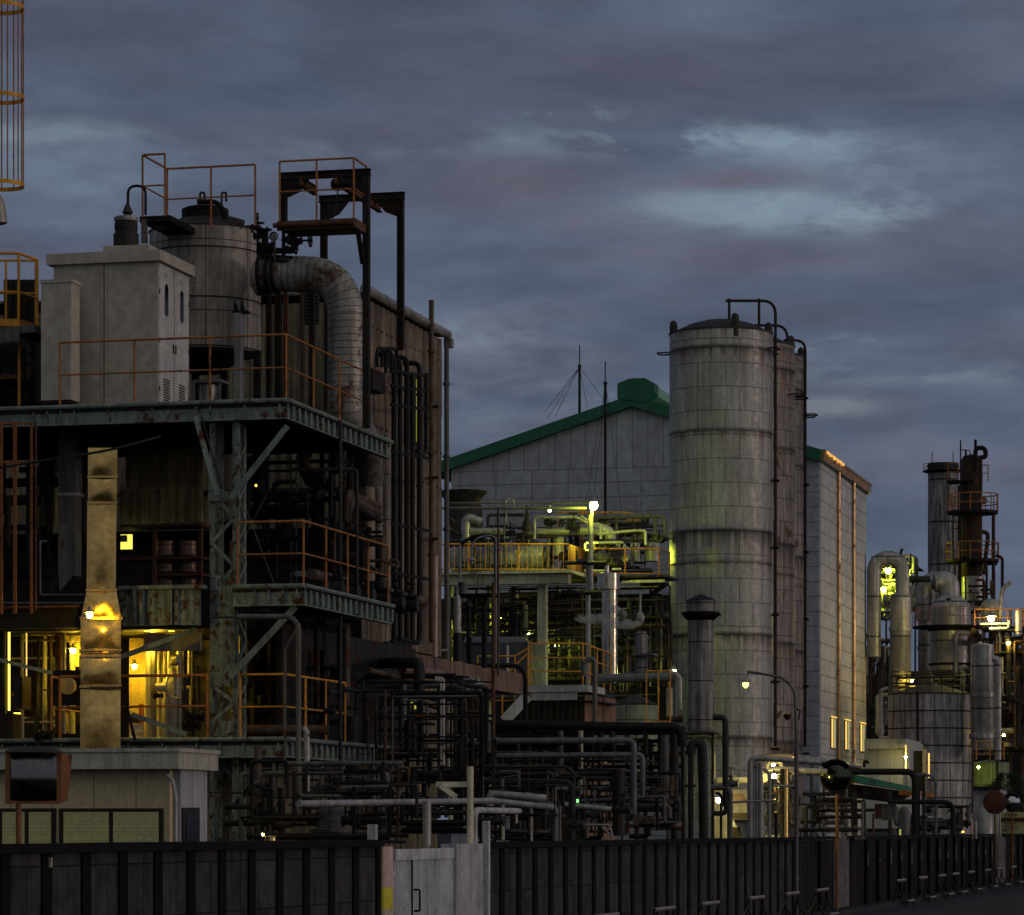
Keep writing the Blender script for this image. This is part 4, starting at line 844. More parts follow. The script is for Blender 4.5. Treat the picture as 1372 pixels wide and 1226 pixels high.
t.part('edge_beam', 'rustbeam').block(va_, vb_, uS, uS+.08, zz(306, 60.4), zz(294, 60.4)); t.part('deck', 'darksteel').block(va_+.02, vb_-.02, uS+.08, uS+.9, zz(304, 60.4), zz(300, 60.4)); t.part('side_beam', 'rustbeam').block(vb_-.06, vb_, uS+.08, uS+.9, zz(306, 60.4), zz(294, 60.4))
t.part('pipe', 'rustbeam').tube([L(va_-.05, uS-.05, zz(300, 60.4)), L(vb_, uS-.05, zz(300, 60.4))], .045, 8); t.part('brace', 'darksteel').beam(W(479, 306, 60.5), W(486, 353, 60.9), .08, .06)
rr('rust-orange guard rail on the small platform in the hoist gantry', [L(va_+.04, uS+.04, zz(295, 60.4)), L(vb_-.04, uS+.04, zz(295, 60.4)), L(vb_-.04, uS+.85, zz(295, 60.4))], h=1.10, sp=.72, r=.019)
# far left: yellow platform, ladder cage, pale elbow, dark column
t = Thing('ladder_landing', 'grey landing with a bent yellow guard rail at the left edge', 'platform', W(20, 440, 59.5)); t.part('deck', 'greypipe').pb(-60, 46, 437, 447, 59.5, 1.2); t.part('bracket', 'cream').pb(-30, 24, 447, 461, 59.8, .5); t.part('bolt_plate', 'greypipe').pb(-10, 26, 438, 458, 59.4, .04)
e0 = [W(-40, 437, 59.4), W(25, 437, 59.4), L(Pu(50, 0, 59.4).dot(V), loc(25, 0, 59.4)[1]+.75, zz(437, 59.4))]
e0[2] = W(50, 447, 60.1); e0[2].z = e0[1].z
rail(t, e0, 'yellowrail', h=1.29, sp=1.6, r=.026, mids=(.47,), kick=.13); rail(t, [W(-40, 437, 60.4), W(8, 437, 60.4), W(48, 437, 60.4)], 'yellowrail', h=1.18, sp=.62, r=.022, mids=(.5,))
t = Thing('caged_ladder', 'orange caged ladder hanging at the top left corner', 'ladder', W(-30, 250, 58)); cc = W(0, 250, 58.3); rc = .41
for y in (248, 131, 10, -110):
    z = zz(y, 58.3); t.part('hoop', 'yellowrail').lathe(Vector((cc.x, cc.y, z)), [(rc, -.035), (rc+.012, -.035), (rc+.012, .035), (rc, .035), (rc, -.034)], 32)
for k in range(9):
    a = -2.2+k*.55; p = Vector((cc.x+rc*math.cos(a)*.99, cc.y+rc*math.sin(a)*.99, 0)); t.part('bar', 'rustrail').beam(p+Z*zz(248, 58.3), p+Z*zz(-110, 58.3), .035, .012)
for dv_ in (-.22, .22): t.part('stringer', 'rustrail').beam(cc-V*.42+U*dv_+Z*(-2.2), cc-V*.42+U*dv_+Z*6, .05, .02)
t.part('rungs', 'rustrail').tube([cc-V*.42-U*.22+Z*.1, cc-V*.42+U*.22+Z*.1], .012, 6)
t = single('vent_pipe', 'pale rounded pipe end under the caged ladder at the left edge', 'pipe', 'ductwrap'); t.tube([W(-60, 262, 59), W(-8, 262, 59), W(-3, 300, 59)], .17, 20, bend=.3)
t = Thing('steelwork', 'rust-brown posts and dark machinery under the yellow landing', 'frame', W(20, 535, 60))
t.part('post', 'orangerail').beam(W(26, 545, 59.9), W(26, 455, 59.9), .045); t.part('shelf', 'rustbeam').pb(-20, 22, 502, 508, 60, .5); t.part('cabinet', 'blacksteel').pb(-20, 48, 450, 540, 61.5, .8); t.part('panel', 'sheetdark').corr(W(5, 0, 61.4), W(47, 0, 61.4), zz(448, 61), zz(370, 61), .12, .03)
tangle(t, 31, -10, 46, 460, 535, 60.3, 61.2, 12, (.03, .05), ('duskpipe', 'blackpipe', 'brownpipe'))
# ================================================================ PIPES IN FRONT OF THE CORRUGATED SIDE WALL
def X(px, py, k=.6): return Pv(px, py, vB+k)      # a point k metres off the side wall
t = Thing('riser_bundle', 'bundle of tall black pipes against the brown corrugated side wall', 'pipes', L(vB+.6, uB+2, 0))
for x, yt, yb_, r in ((528, 474, 872, .055), (536, 480, 872, .05), (545, 478, 868, .055), (552.5, 500, 866, .05), (562, 486, 862, .055), (571, 500, 610, .045)):
    top = X(x, yt); bot = X(x, yb_); t.part('pipe', 'blackpipe').tube([top+U*.0-V*.35, top, bot, bot-U*1.6+V*.0] if x < 568 else [top, bot, bot-U*.8], r, 10, bend=.28, bands=1.9, bw=.05, br=1.3)
for y in (500, 520, 545, 608, 705, 770): t.part('support_bar', 'blacksteel').beam(X(524, y-3), X(574, y+4 if y < 600 else y+6), .05, .06)
for x in (505, 512, 520): t.part('pipe', 'blackpipe').tube([X(x, 492), X(x, 466), X(x+12, 468), X(x+12, 500)], .04, 8, bend=.2)
t.part('junction_box', 'darksteel').block(vB+.1, vB+.5, X(506, 0).dot(U), X(522, 0).dot(U), zz(512, 66), zz(484, 66))
t = Thing('tall_window', 'tall greenish yellow lit window strip behind the black pipes', 'window', X(550, 600, .06)); 
for x0, x1 in ((544, 547), (552, 554), (558, 560.5)): t.part('pane', 'stripdim').poly([X(x0, 592, .07), X(x1, 592, .07), X(x1, 508, .07), X(x0, 508, .07)], V*.02)
t.part('frame', 'frame').poly([X(541, 596, .055), X(565, 598, .055), X(565, 504, .055), X(541, 500, .055)], V*.01)
# vertical vessels beside the wall
for i, (x, w, y0, y1, k, lab) in enumerate(((491, 23, 596, 770, 1.1, 'fattest of three tan insulated columns behind the middle platform rail'), (507, 12, 610, 775, .9, 'slim tan insulated column next to the fattest one'), (518, 11, 590, 775, .6, 'rightmost slim tan insulated column near the black pipes'))):
    p = X(x, y1, k); r = w/2/F*p.y; h = (y1-y0)/F*p.y; t = Thing('insulated_column', lab, 'column', p, 'tan insulated columns'); t.part('shell', 'ductwrapbrown').lathe(p, [(r*.5, -.35), (r, -.1), (r, h), (r*.6, h+.12), (.02, h+.14)], 24)
    for f in (.1, .42, .75): t.part('band', 'frame').lathe(p+Z*h*f, [(r, 0), (r*1.02, .003), (r*1.02, .02), (r, .023)], 24)
    t.part('outlet', 'brownpipe').tube([p-Z*.3, p-Z*.7, p-Z*.7-U*.8], r*.4, 10, bend=.2)
rack('pipe_loop', 'three stacked dark pipes turning back beside the tan columns', 'pipes', 62, [('brownpipe', .075, [(465, 700, 62), (465, 660, 62), (508, 679, 65)]), ('brownpipe', .075, [(470, 702, 62), (470, 668, 62), (508, 688, 65)]), ('darksteel', .075, [(474, 702, 62), (474, 676, 62), (508, 697, 65)])])
rack('drain_pipe', 'slim vertical grey pipe dropping from the top platform edge to the yard pipes', 'pipe', 59.5, [('duskpipe', .035, [(456, 563), (456, 1068)])])
rack('drain_pipe', 'grey pipe with a hooked top descending right of the middle platform corner', 'pipe', 60, [('duskpipe', .035, [(392, 629), (478, 629), (478, 830)])])
rack('drain_pipe', 'twin grey pipes running down from the middle platform past the orange rail end', 'pipe', 56.6, [('greypipe', .045, [(318, 826), (390, 826), (400, 838), (400, 1080), (430, 1082)]), ('duskpipe', .02, [(280, 827), (396, 827)]), ('greypipe', .02, [(402, 835), (382, 870), (382, 1018), (367, 1022), (367, 1080)])])
rack('drain_pipe', 'pale stubby pipe rising beside the lowest platform corner', 'pipe', 55.6, [('palepipe', .05, [(406, 976), (411, 980), (411, 1068)])])
rack('process_line', 'thick rusty dark pipe running down behind the drain pipe', 'pipe', 61.5, [('brownpipe', .12, [(460, 832), (460, 935)]), ('brownpipe', .085, [(463, 830), (463, 1070)], {'bands': .5}), ('duskpipe', .17, [(470, 960), (470, 1070)])])
# pump clutter on the middle platform edge
t = Thing('pump_row', 'row of dark pumps and valves behind the middle platform rail', 'pumps', L(v2-1, uC+5, zM))
for i in range(6): p = L(v2-.35, uC+2.6+i*1.0, zM+.15); t.part('pump', 'duskpipe').lathe(p-V*.2, [(.10, 0), (.16, .05), (.16, .2), (.10, .25), (.12, .27), (.12, .45)], 12, V); valve(t, p+Z*.15+V*.1, .8)
t.part('header', 'brownpipe').tube([L(v2-.5, uC+2, zM+.35), L(v2-.5, uC+9.5, zM+.35)], .1, 10, bands=.8); t.part('tray', 'greensteel').pb(395, 430, 765, 772, 60, .5)
tangle(t, 8, 430, 515, 700, 800, 61, 66, 26, (.03, .05, .08), ('duskpipe', 'blackpipe', 'brownpipe', 'darksteel'))
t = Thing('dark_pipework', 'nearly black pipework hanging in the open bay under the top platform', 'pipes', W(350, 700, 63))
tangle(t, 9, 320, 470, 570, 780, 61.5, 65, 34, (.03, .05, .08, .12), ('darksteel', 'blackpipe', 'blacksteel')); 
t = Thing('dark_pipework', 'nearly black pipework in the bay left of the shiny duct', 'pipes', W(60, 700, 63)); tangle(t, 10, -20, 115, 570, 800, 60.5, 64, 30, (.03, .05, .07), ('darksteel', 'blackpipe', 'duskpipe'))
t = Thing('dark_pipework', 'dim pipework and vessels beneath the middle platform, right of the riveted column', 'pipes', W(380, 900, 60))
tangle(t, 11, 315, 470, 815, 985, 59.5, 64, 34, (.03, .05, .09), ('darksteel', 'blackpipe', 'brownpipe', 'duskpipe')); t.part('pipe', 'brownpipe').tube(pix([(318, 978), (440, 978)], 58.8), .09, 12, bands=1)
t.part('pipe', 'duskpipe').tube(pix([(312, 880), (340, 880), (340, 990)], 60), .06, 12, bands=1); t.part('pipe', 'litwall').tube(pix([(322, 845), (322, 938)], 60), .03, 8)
single('lit_slot', 'narrow yellow slit of light right of the riveted column', 'light', 'stripyellow').pb(321.5, 323.5, 846, 857, 60.5, .05)
st_ = single('tiny_lamp', 'tiny orange lamp far inside the dark bay under the top platform', 'lamp', 'tinyorange'); st_.lathe(W(343, 652, 63), [(.01, 0), (.022, .022), (.01, .045)], 8)

# ================================================================ PIPE ALLEY under the pink beam
t = Thing('corrugated_shed', 'dim brown sheet-clad wall below the pinkish beam behind the alley pipes', 'building', W(540, 1110, 70)); t.part('cladding', 'cladold').corr(W(478, 0, 66), W(585, 0, 70), 0, zz(900, 68), .3, .04)
t.part('opening', 'frame').pb(548, 560, 930, 950, 67.5, .1); t.part('pane', 'stripdim').pb(549, 552, 928, 949, 67.4, .05); t.part('pane', 'stripdim').pb(555, 558, 934, 950, 67.4, .05)
t = Thing('yard_pipe_rack', 'tangle of dark pipes in the alley below the pinkish concrete beam', 'pipes', W(560, 1110, 64))
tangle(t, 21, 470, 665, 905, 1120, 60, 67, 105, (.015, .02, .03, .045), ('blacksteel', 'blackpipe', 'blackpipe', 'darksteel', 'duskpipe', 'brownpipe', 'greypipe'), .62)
rack('bent_pipe', 'fat dull green pipe bending down to a flange below the pink beam', 'pipe', 63, [('duskpipe', .11, [(500, 888, 66), (562, 888, 63), (562, 929, 63)], {'bands': 3}), ('greypipe', .16, [(562, 929), (562, 933)], {'name': 'flange', 'bands': 0}), ('greypipe', .05, [(562, 933), (562, 1025)], {'bands': 0}), ('greypipe', .02, [(559, 933), (559, 1025)], {'bands': 0})])
rack('pipe_pair', 'pair of pale vertical pipes with rounded tops in the pipe alley', 'pipes', 62, [('palepipe', .045, [(583, 911), (590, 911), (590, 1025)]), ('palepipe', .04, [(583, 909), (593.5, 909), (593.5, 1025)])])
rack('bent_pipe', 'rusty orange-brown pipe poking out under the pinkish beam', 'pipe', 65, [('drumbrown', .10, [(538, 896, 64), (596, 905, 66)], {'bands': .6}), ('brownpipe', .05, [(494, 898, 62), (578, 918, 66)]), ('drumbrown', .07, [(570, 941, 65), (590, 948, 65)])])
rack('steel_post', 'flat grey upright left of the flanged green pipe', 'post', 64, [('greypipe', .07, [(540, 915), (540, 1025)], {'bands': 0})]); rack('conduit', 'thin tan conduit standing in the pipe alley', 'pipe', 61, [('brownpipe', .03, [(516, 925), (516, 1030)]), ('palepipe', .015, [(501, 1030), (501, 1001), (515, 1001)])])
rack('bent_pipe', 'short pale hooked pipe right of the pipe alley', 'pipe', 64, [('greypipe', .055, [(645, 970), (653.5, 970), (653.5, 1008)])])
t = lamp('floodlight', 'unlit grey bell floodlight on a stubby bracket below the pink beam', W(640, 921, 66), 'cladding', .075, arm=[W(628, 905, 66.2), W(632, 910, 66.2), W(637, 915, 66)])
t = Thing('camera_unit', 'dark boxy unit with a greenish cone hanging beside the floodlight', 'machine', W(615, 930, 66)); t.part('body', 'duskpipe').pb(598, 620, 905, 925, 66, .4); t.part('side_plate', 'bluepipe').pb(619, 622, 905, 926, 65.9, .5); t.part('cone', 'duskpipe').lathe(W(612, 940, 66), [(.02, -.06), (.06, -.04), (.14, .15), (.14, .22)], 14)
for i, (x, y0, y1, w, m) in enumerate(((661, 780, 1018, 5, 'rustbeam'), (667.5, 680, 905, 3.5, 'brownpipe'), (630, 855, 890, 6, 'blackpipe'), (649, 810, 895, 7, 'blackpipe'))):
    p = single('steel_mast', ['rusty brown upright crossing the whole pipe alley', 'tall thin dark pole rising past the green railings', 'short black stub column on the pink beam', 'thick black stub column on the pink beam'][i], 'pole', m); p.tube(pix([(x, y1), (x, y0)], 70), w/2/F*70, 10, bands=1.2)
t = Thing('silencer', 'bullet-shaped grey silencer on a thick dark pipe above the pink beam', 'vessel', W(613, 885, 72)); rr_ = 5.2/F*72
t.part('body', 'palepipe').lathe(W(613, 848, 72), [(rr_*1.05, 0), (rr_*1.05, .12), (rr_*.9, .14), (rr_, .4), (rr_, .68), (rr_*.7, .78), (.02, .83)], 20); t.part('pipe', 'duskpipe').tube(pix([(613, 886), (613, 848)], 72), rr_*1.15, 16)
t = Thing('silencer', 'small conical capped vent on a black pipe right of the bullet silencer', 'vessel', W(628, 885, 72)); t.part('body', 'duskpipe').lathe(W(628, 813, 72), [(.09, 0), (.09, .04), (.05, .13), (.01, .15)], 16); t.part('pipe', 'blackpipe').tube(pix([(628, 888), (628, 812)], 72), .05, 10, bands=.4)
t = Thing('chimney_pipe', 'grey pot-like pipe top in front of the cream beam', 'vessel', W(619, 800, 73)); t.part('pot', 'greypipe').lathe(W(620, 797, 73), [(.08, -.15), (.09, .0), (.09, .2), (.10, .22), (.10, .28)], 16); t.part('pipe', 'palepipe').tube(pix([(616, 775), (616, 730)], 73), .03, 8); t.part('platform', 'blacksteel').pb(608, 662, 795, 799, 72, .6)
t.part('hook_pipe', 'greypipe').tube(pix([(625, 775), (632, 765), (640, 770), (641, 790)], 73), .015, 6, bend=.1)
rack('drain_pipe', 'pinkish lit vertical pipe clamped near the end of the corrugated wall', 'pipe', 71, [('pinkpaint', .05, [(583.5, 745), (583.5, 880)]), ('palepipe', .04, [(592, 872), (600, 872)]), ('brownpipe', .03, [(609, 700, 74), (597, 690, 74)])])
hooklamp = lamp('street_lamp', 'unlit hooded lamp on a tall black hooked pole before the green railings', W(632, 753, 78), 'cladding', .055, arm=[W(664.5, 890, 78), W(664.5, 720, 78), W(655, 717, 78), W(634, 722, 78), W(632, 745, 78)])
pp = Thing('hooked_pole', 'black pole with a wide hooked top in front of the orange balustrade', 'pole', W(664, 890, 79)); pp.part('pole', 'blackpipe').tube(pix([(664.5, 905), (664.5, 717), (638, 717), (617, 728), (616.5, 745)], 79), .045, 10, bend=.35)
rack('handrail_pipe', 'black pipe running right and curving down below the orange stair rails', 'pipe', 77, [('blackpipe', .055, [(590, 891.5), (704, 891.5), (704, 970)], {'bend': .35, 'bands': 2.4})])

# ---------------------------------------------------------------- yard pipes over the wall
t = Thing('yard_pipe_rack', 'dense low tangle of dim pipes and valves behind the concrete wall', 'pipes', W(780, 1110, 66))
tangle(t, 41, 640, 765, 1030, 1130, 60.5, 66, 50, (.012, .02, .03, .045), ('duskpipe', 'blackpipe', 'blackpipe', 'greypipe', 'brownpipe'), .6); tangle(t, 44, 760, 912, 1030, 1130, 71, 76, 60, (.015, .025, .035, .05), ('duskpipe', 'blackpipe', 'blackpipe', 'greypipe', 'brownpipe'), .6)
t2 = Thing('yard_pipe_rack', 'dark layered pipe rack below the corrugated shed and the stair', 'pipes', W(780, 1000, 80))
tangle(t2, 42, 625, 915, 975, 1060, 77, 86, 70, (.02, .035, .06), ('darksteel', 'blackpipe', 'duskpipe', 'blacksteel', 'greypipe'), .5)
for i, (px, py, Y) in enumerate(((700, 1094, 61), (735, 1030, 70), (795, 1092, 63), (835, 1085, 66), (855, 1098, 62), (690, 1070, 62), (768, 1060, 66), (880, 1060, 70), (772, 1105, 60), (665, 1100, 58))): valve(t if Y < 68 else t2, W(px, py, Y), .9, (Z, V, -U)[i % 3], 'brownpipe' if i % 3 == 1 else 'duskpipe')
for k in range(4): t2.part('beam', 'blacksteel').pb(630, 915, 974+k*17, 979+k*17+(6 if k == 0 else 0), 80+k*.7, .3)
for x in (642, 705, 800, 862, 912): t2.part('upright', 'darksteel').pb(x, x+4, 974, 1130, 79.5, .2)
t3 = Thing('yard_pipe_rack', 'dim pipes and drums under the lowest platform left of the gate', 'pipes', W(400, 1110, 54))
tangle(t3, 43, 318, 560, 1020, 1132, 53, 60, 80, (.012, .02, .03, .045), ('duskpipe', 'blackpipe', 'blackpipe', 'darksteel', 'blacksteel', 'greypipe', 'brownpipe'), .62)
for px, py, Y in ((350, 1090, 54), (470, 1100, 54), (505, 1060, 56), (345, 1060, 55), (432, 1060, 58)): valve(t3, W(px, py, Y), .9, Z, 'blacksteel')
PS = [
 ('long silver pipe with a downturned leg above the grey steel gate', 52, [('palepipe', .062, [(400, 1077, 50), (660, 1073, 57), (742, 1082, 61)]), ('palepipe', .08, [(572, 1073), (572, 1200)], {'name': 'leg'})]),
 ('bluish pipe elbowing down between the gate and the long wall', 61, [('bluepipe', .075, [(655, 1078), (744, 1079), (744, 1200)]), ('greypipe', .04, [(750, 1080), (750, 1200)])]),
 ('short fat silver pipe stepping up over the control box', 60, [('palepipe', .085, [(656, 1080), (656, 1063), (732, 1070)]), ('palepipe', .03, [(712, 1072), (712, 1200)])]),
 ('long dull pipe sloping right behind the long wall, ending at a blue-grey riser', 68.5, [('palepipe', .075, [(752, 1078), (850, 1088)]), ('bluepipe', .08, [(849, 1092), (849, 992), (620, 993)]), ('bluepipe', .07, [(640, 1013), (861, 1011), (861, 1050)])]),
 ('rusty ribbed hose-like pipe lying just over the long wall', 71.5, [('drumbrown', .105, [(848, 1104), (870, 1102), (912, 1107)], {'bands': .18, 'bw': .08}), ('brownpipe', .06, [(852, 1070), (902, 1076)], {'bands': .7})]),
 ('thin dark pipe curving down from the low rack in the middle of the yard', 63, [('duskpipe', .035, [(620, 1027), (769, 1027), (769, 1125)], {'bend': .25}), ('duskpipe', .07, [(640, 1047), (766, 1048), (766, 1130)])]),
 ('tall twin risers standing left of the mushroom vent stack', 74, [('greypipe', .12, [(891, 1095), (891, 985)], {'bands': .9}), ('duskpipe', .11, [(904, 1130), (904, 975), (880, 972)], {'bands': 1})]),
 ('black thick pipe running over the rack and turning down at its right end', 72, [('blackpipe', .12, [(640, 1008), (640, 970), (912, 975), (914, 1000)]), ('blackpipe', .06, [(775, 1033), (832, 1033), (832, 1120)])]),
 ('fat dull riser with a box hood in the middle of the yard', 68, [('duskpipe', .16, [(829, 1120), (829, 1032)], {'bands': 1.1}), ('greypipe', .06, [(861, 1048), (861, 1066)], {'bands': 0})]),
 ('hooked fat grey pipe rising right of the twin risers', 75.5, [('duskpipe', .13, [(943, 1128), (941, 995), (927, 995), (925, 1010)], {'bend': .3, 'bands': 1}), ('duskpipe', .075, [(925.5, 1128), (925.5, 1000)])]),
 ('brown pipe elbow left of the tall street lamp glowing at its side', 79, [('duskpipe', .09, [(955, 961), (972, 961), (972, 1080)], {'bend': .25}), ('greypipe', .085, [(953, 1055), (978, 1055), (978, 1130)]), ('duskpipe', .07, [(953, 1090), (973, 1090), (973, 1055)])]),
 ('pale cream pipe leg with collar between the rack and the pale tank', 78, [('cream', .07, [(778, 1080), (778, 975)], {'bands': 0}), ('cream', .035, [(674, 1125, 60), (674, 1072, 60)], {'bands': 0}), ('cream', .03, [(692, 1103, 60), (692, 1083, 60)], {'bands': 0})]),
 ('small light conduit hooked over behind the long wall', 66, [('palepipe', .02, [(770, 1105), (816, 1105), (824, 1130)], {'bands': 0}), ('palepipe', .018, [(806, 1108), (822, 1122)], {'bands': 0})]),
 ('dark double pipes running low behind the gate pillar', 56.5, [('blackpipe', .06, [(300, 1103), (640, 1102)]), ('blackpipe', .05, [(330, 1121), (470, 1119), (470, 1140)]), ('darksteel', .05, [(440, 1091), (700, 1088)])]),
]
for lab, Y, items in PS: rack('yard_pipe', lab, 'pipe', Y, [(i[0], i[1]*.84)+tuple(i[2:]) for i in items], mt='greypipe')
rack('pipe_support', 'grey elbow line and post at the left behind the office corner', 'pipes', 54, [('duskpipe', .05, [(300, 1080), (345, 1081), (345, 1140)]), ('brownpipe', .06, [(345, 1000), (345, 1075)], {'bands': 0}), ('greypipe', .02, [(366, 1080), (366, 1020), (380, 1020)])])
brace('dark diagonal strut in front of the corrugated shed wall at lower left', W(316, 1078, 55.5), W(342, 1045, 55.5), .08, 'darksteel'); brace('dark diagonal strut rising to the lowest platform corner', W(414, 1070, 56), W(445, 1030, 58), .08, 'darksteel')
t = Thing('steel_drum', 'short yellow-lit drum peeping over the wall left of the gate', 'drum', W(362, 1130, 52)); t.part('body', 'galvgoldlit').lathe(W(362, 1150, 52), [(.10, 0), (.10, .32), (.11, .33), (.09, .35)], 18); t.part('clamp', 'frame').lathe(W(362, 1136, 52), [(.10, 0), (.115, .004), (.115, .03), (.1, .035)], 18)
t = Thing('process_drum', 'wide dull layered drum just behind the wall left of the gate', 'vessel', W(450, 1130, 56)); r0 = 32/F*56
t.part('body', 'greypipe').lathe(W(450, 1160, 56), [(r0, 0), (r0, .55), (r0*1.06, .56), (r0*1.06, .6), (r0*.85, .62), (r0*.85, .78), (r0*.7, .80), (r0*.7, .92), (r0*.4, .98)], 30); t.part('ring', 'duskpipe').lathe(W(450, 1128, 56), [(r0, 0), (r0*1.07, .01), (r0*1.07, .05), (r0, .06)], 30)
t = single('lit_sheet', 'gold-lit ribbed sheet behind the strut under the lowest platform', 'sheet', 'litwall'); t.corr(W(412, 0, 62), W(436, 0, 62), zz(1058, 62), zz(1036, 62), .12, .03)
lamp('yard_lamp', 'small yellow lamp hidden among the pipes under the lowest platform', W(428, 1028, 61), 'lampyellow', .030); lamp('yard_lamp', 'small yellow lamp low down behind the wall near the short drum', W(352, 1118, 52.5), 'lampyellow', .018)
single('indicator', 'tiny green indicator light in the yard pipes', 'light', 'ledgreen').pb(772.5, 774.5, 1071, 1075, 65, .04)

# ================================================================ MIDDLE: RAISED PIPE DECK, GREEN-LIT
YM = 115
t = Thing('raised_deck', 'raised cream concrete deck with a post, carrying the green-lit pipework', 'platform', W(680, 1110, YM))
t.part('beam', 'beige').pb(560, 761, 770, 783, YM, .5); t.part('slab', 'beige').pb(560, 765, 764.5, 769, YM-.2, 5); t.part('column', 'beige').pb(720, 731, 783.5, 1100, YM+.05, .35)
for x in (600, 652, 688, 745): t.part('far_column', 'beige').pb(x, x+4, 785, 1100, YM+4, .3)
for x in (637, 672, 713, 740): t.part('rib', 'beige').pb(x, x+.8, 771, 782, YM-.03, .04)
rl = Thing('balustrade', 'orange balustrade with thin bars along the cream deck', 'railing', W(680, 765, YM-.1)); rail(rl, [W(560, 765, YM-.1), W(762, 765, YM-.1)], 'orangerail', h=.92, sp=1.53, r=.032, mids=(.06,), bal=.176)
t = Thing('side_screen', 'dark orange sheet screen at the right end of the cream deck', 'screen', W(775, 765, YM)); t.part('sheet', 'rustrail').poly([W(763, 767, YM-.1), W(789, 778, YM+4.2), W(789, 738, YM+4.2), W(763, 730, YM-.1)], V*.03); t.part('top_rail', 'rustrail').tube([W(763, 730, YM-.1), W(789, 738, YM+4.2)], .03, 8)
t = Thing('raised_deck', 'dark bracketed deck at the right of the pole, beside the silo', 'platform', W(840, 780, YM)); t.part('beam', 'beige').pb(833, 890, 777, 780.5, YM+1, .15); t.part('beam', 'duskpipe').pb(788, 894, 771, 774, YM+1.2, 2); t.part('bracket', 'darksteel').beam(W(893, 782, YM+1), W(863, 804, YM+2), .12); t.part('beam', 'darksteel').pb(858, 895, 781, 785, YM+1.3, .2)
t = Thing('guard_rail', 'dark rust railing round the right-hand deck beside the silo', 'railing', W(840, 771, YM)); rail(t, [W(792, 771, YM+.9), W(883, 771, YM+.9), W(897, 775, YM+3)], 'rustrail', h=.92, sp=1.55, r=.03, mids=(.08,))
t = Thing('guard_rail', 'rust-orange railing high behind the green-lit pipe elbow', 'railing', W(800, 720, YM+5)); rail(t, [W(747, 719, YM+4), W(838, 719, YM+4), W(857, 722, YM+9)], 'orangerail', h=.86, sp=.9, r=.03)
t.part('post', 'orangerail').tube(pix([(780, 782, YM+4), (780, 681, YM+4)]), .05, 8); t.part('post', 'orangerail').tube(pix([(797, 782, YM+4), (797, 685, YM+4)]), .05, 8)
t = Thing('hopper', 'dark flared hopper on a round drum at the left of the deck', 'hopper', W(625, 760, YM+6)); t.part('funnel', 'duskpipe').lathe(W(620, 672, YM+6), [(.55, -.2), (.6, 0), (.88, .33), (.90, .36), (.84, .37)], 30); t.part('drum', 'duskpipe').lathe(W(621, 762, YM+6), [(.72, 0), (.68, 2.2), (.55, 2.4)], 30)
t = Thing('horizontal_vessel', 'long green-lit vessel lying behind the orange balustrade', 'vessel', W(680, 760, YM+2)); t.part('shell', 'farvessel').lathe(W(600, 749, YM+2.6), [(.02, -.1), (.3, 0), (.42, .18), (.42, 3.4), (.3, 3.55), (.02, 3.62)], 28, V); t.part('saddle', 'bluepipe').pb(699, 715, 723, 750, YM+2.2, .8)
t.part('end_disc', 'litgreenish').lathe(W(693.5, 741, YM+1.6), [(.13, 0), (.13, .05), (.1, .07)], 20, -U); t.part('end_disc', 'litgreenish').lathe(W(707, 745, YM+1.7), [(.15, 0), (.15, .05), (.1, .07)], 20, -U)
t.part('foot', 'darksteel').pb(610, 730, 758, 764, YM+2.2, .6)
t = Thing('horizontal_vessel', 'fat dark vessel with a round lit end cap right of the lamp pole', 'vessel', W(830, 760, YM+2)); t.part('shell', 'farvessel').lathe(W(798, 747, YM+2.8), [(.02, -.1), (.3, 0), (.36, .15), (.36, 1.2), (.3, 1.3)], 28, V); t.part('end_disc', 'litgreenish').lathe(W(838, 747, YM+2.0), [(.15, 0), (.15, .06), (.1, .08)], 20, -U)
t.part('drum', 'beige').lathe(W(851, 752, YM+2.6), [(.17, 0), (.17, .60), (.1, .64)], 20); t.part('tank', 'farvessel').lathe(W(874, 752, YM+2.8), [(.27, 0), (.27, .60), (.2, .66)], 20)
t = Thing('hot_duct', 'bright green-lit looping duct next to the lamp', 'duct', W(790, 750, YM+1.6)); t.part('duct', 'palewrap').tube(pix([(748, 745), (748, 710), (818, 710), (818, 735)], YM+1.8), .20, 18, bend=.5, bands=.35, bw=.03, br=1.03)
for a in ([(793, 702), (805, 702), (805, 722)], [(800, 716), (850, 711), (865, 711), (865, 730)], [(770, 692), (788, 701)], [(778, 692), (796, 702)], [(785, 727), (835, 727)], [(783, 765), (812, 765)], [(820, 763), (832, 763)], [(783, 729), (783, 738), (793, 738)]): t.part('small_pipe', 'palewrap').tube(pix(a, YM+1.0), .05, 8, bend=.1)
t.part('bowl', 'palewrap').lathe(W(828, 737, YM+1.9), [(.36, 0), (.34, .12), (.22, .24), (.05, .3)], 20)
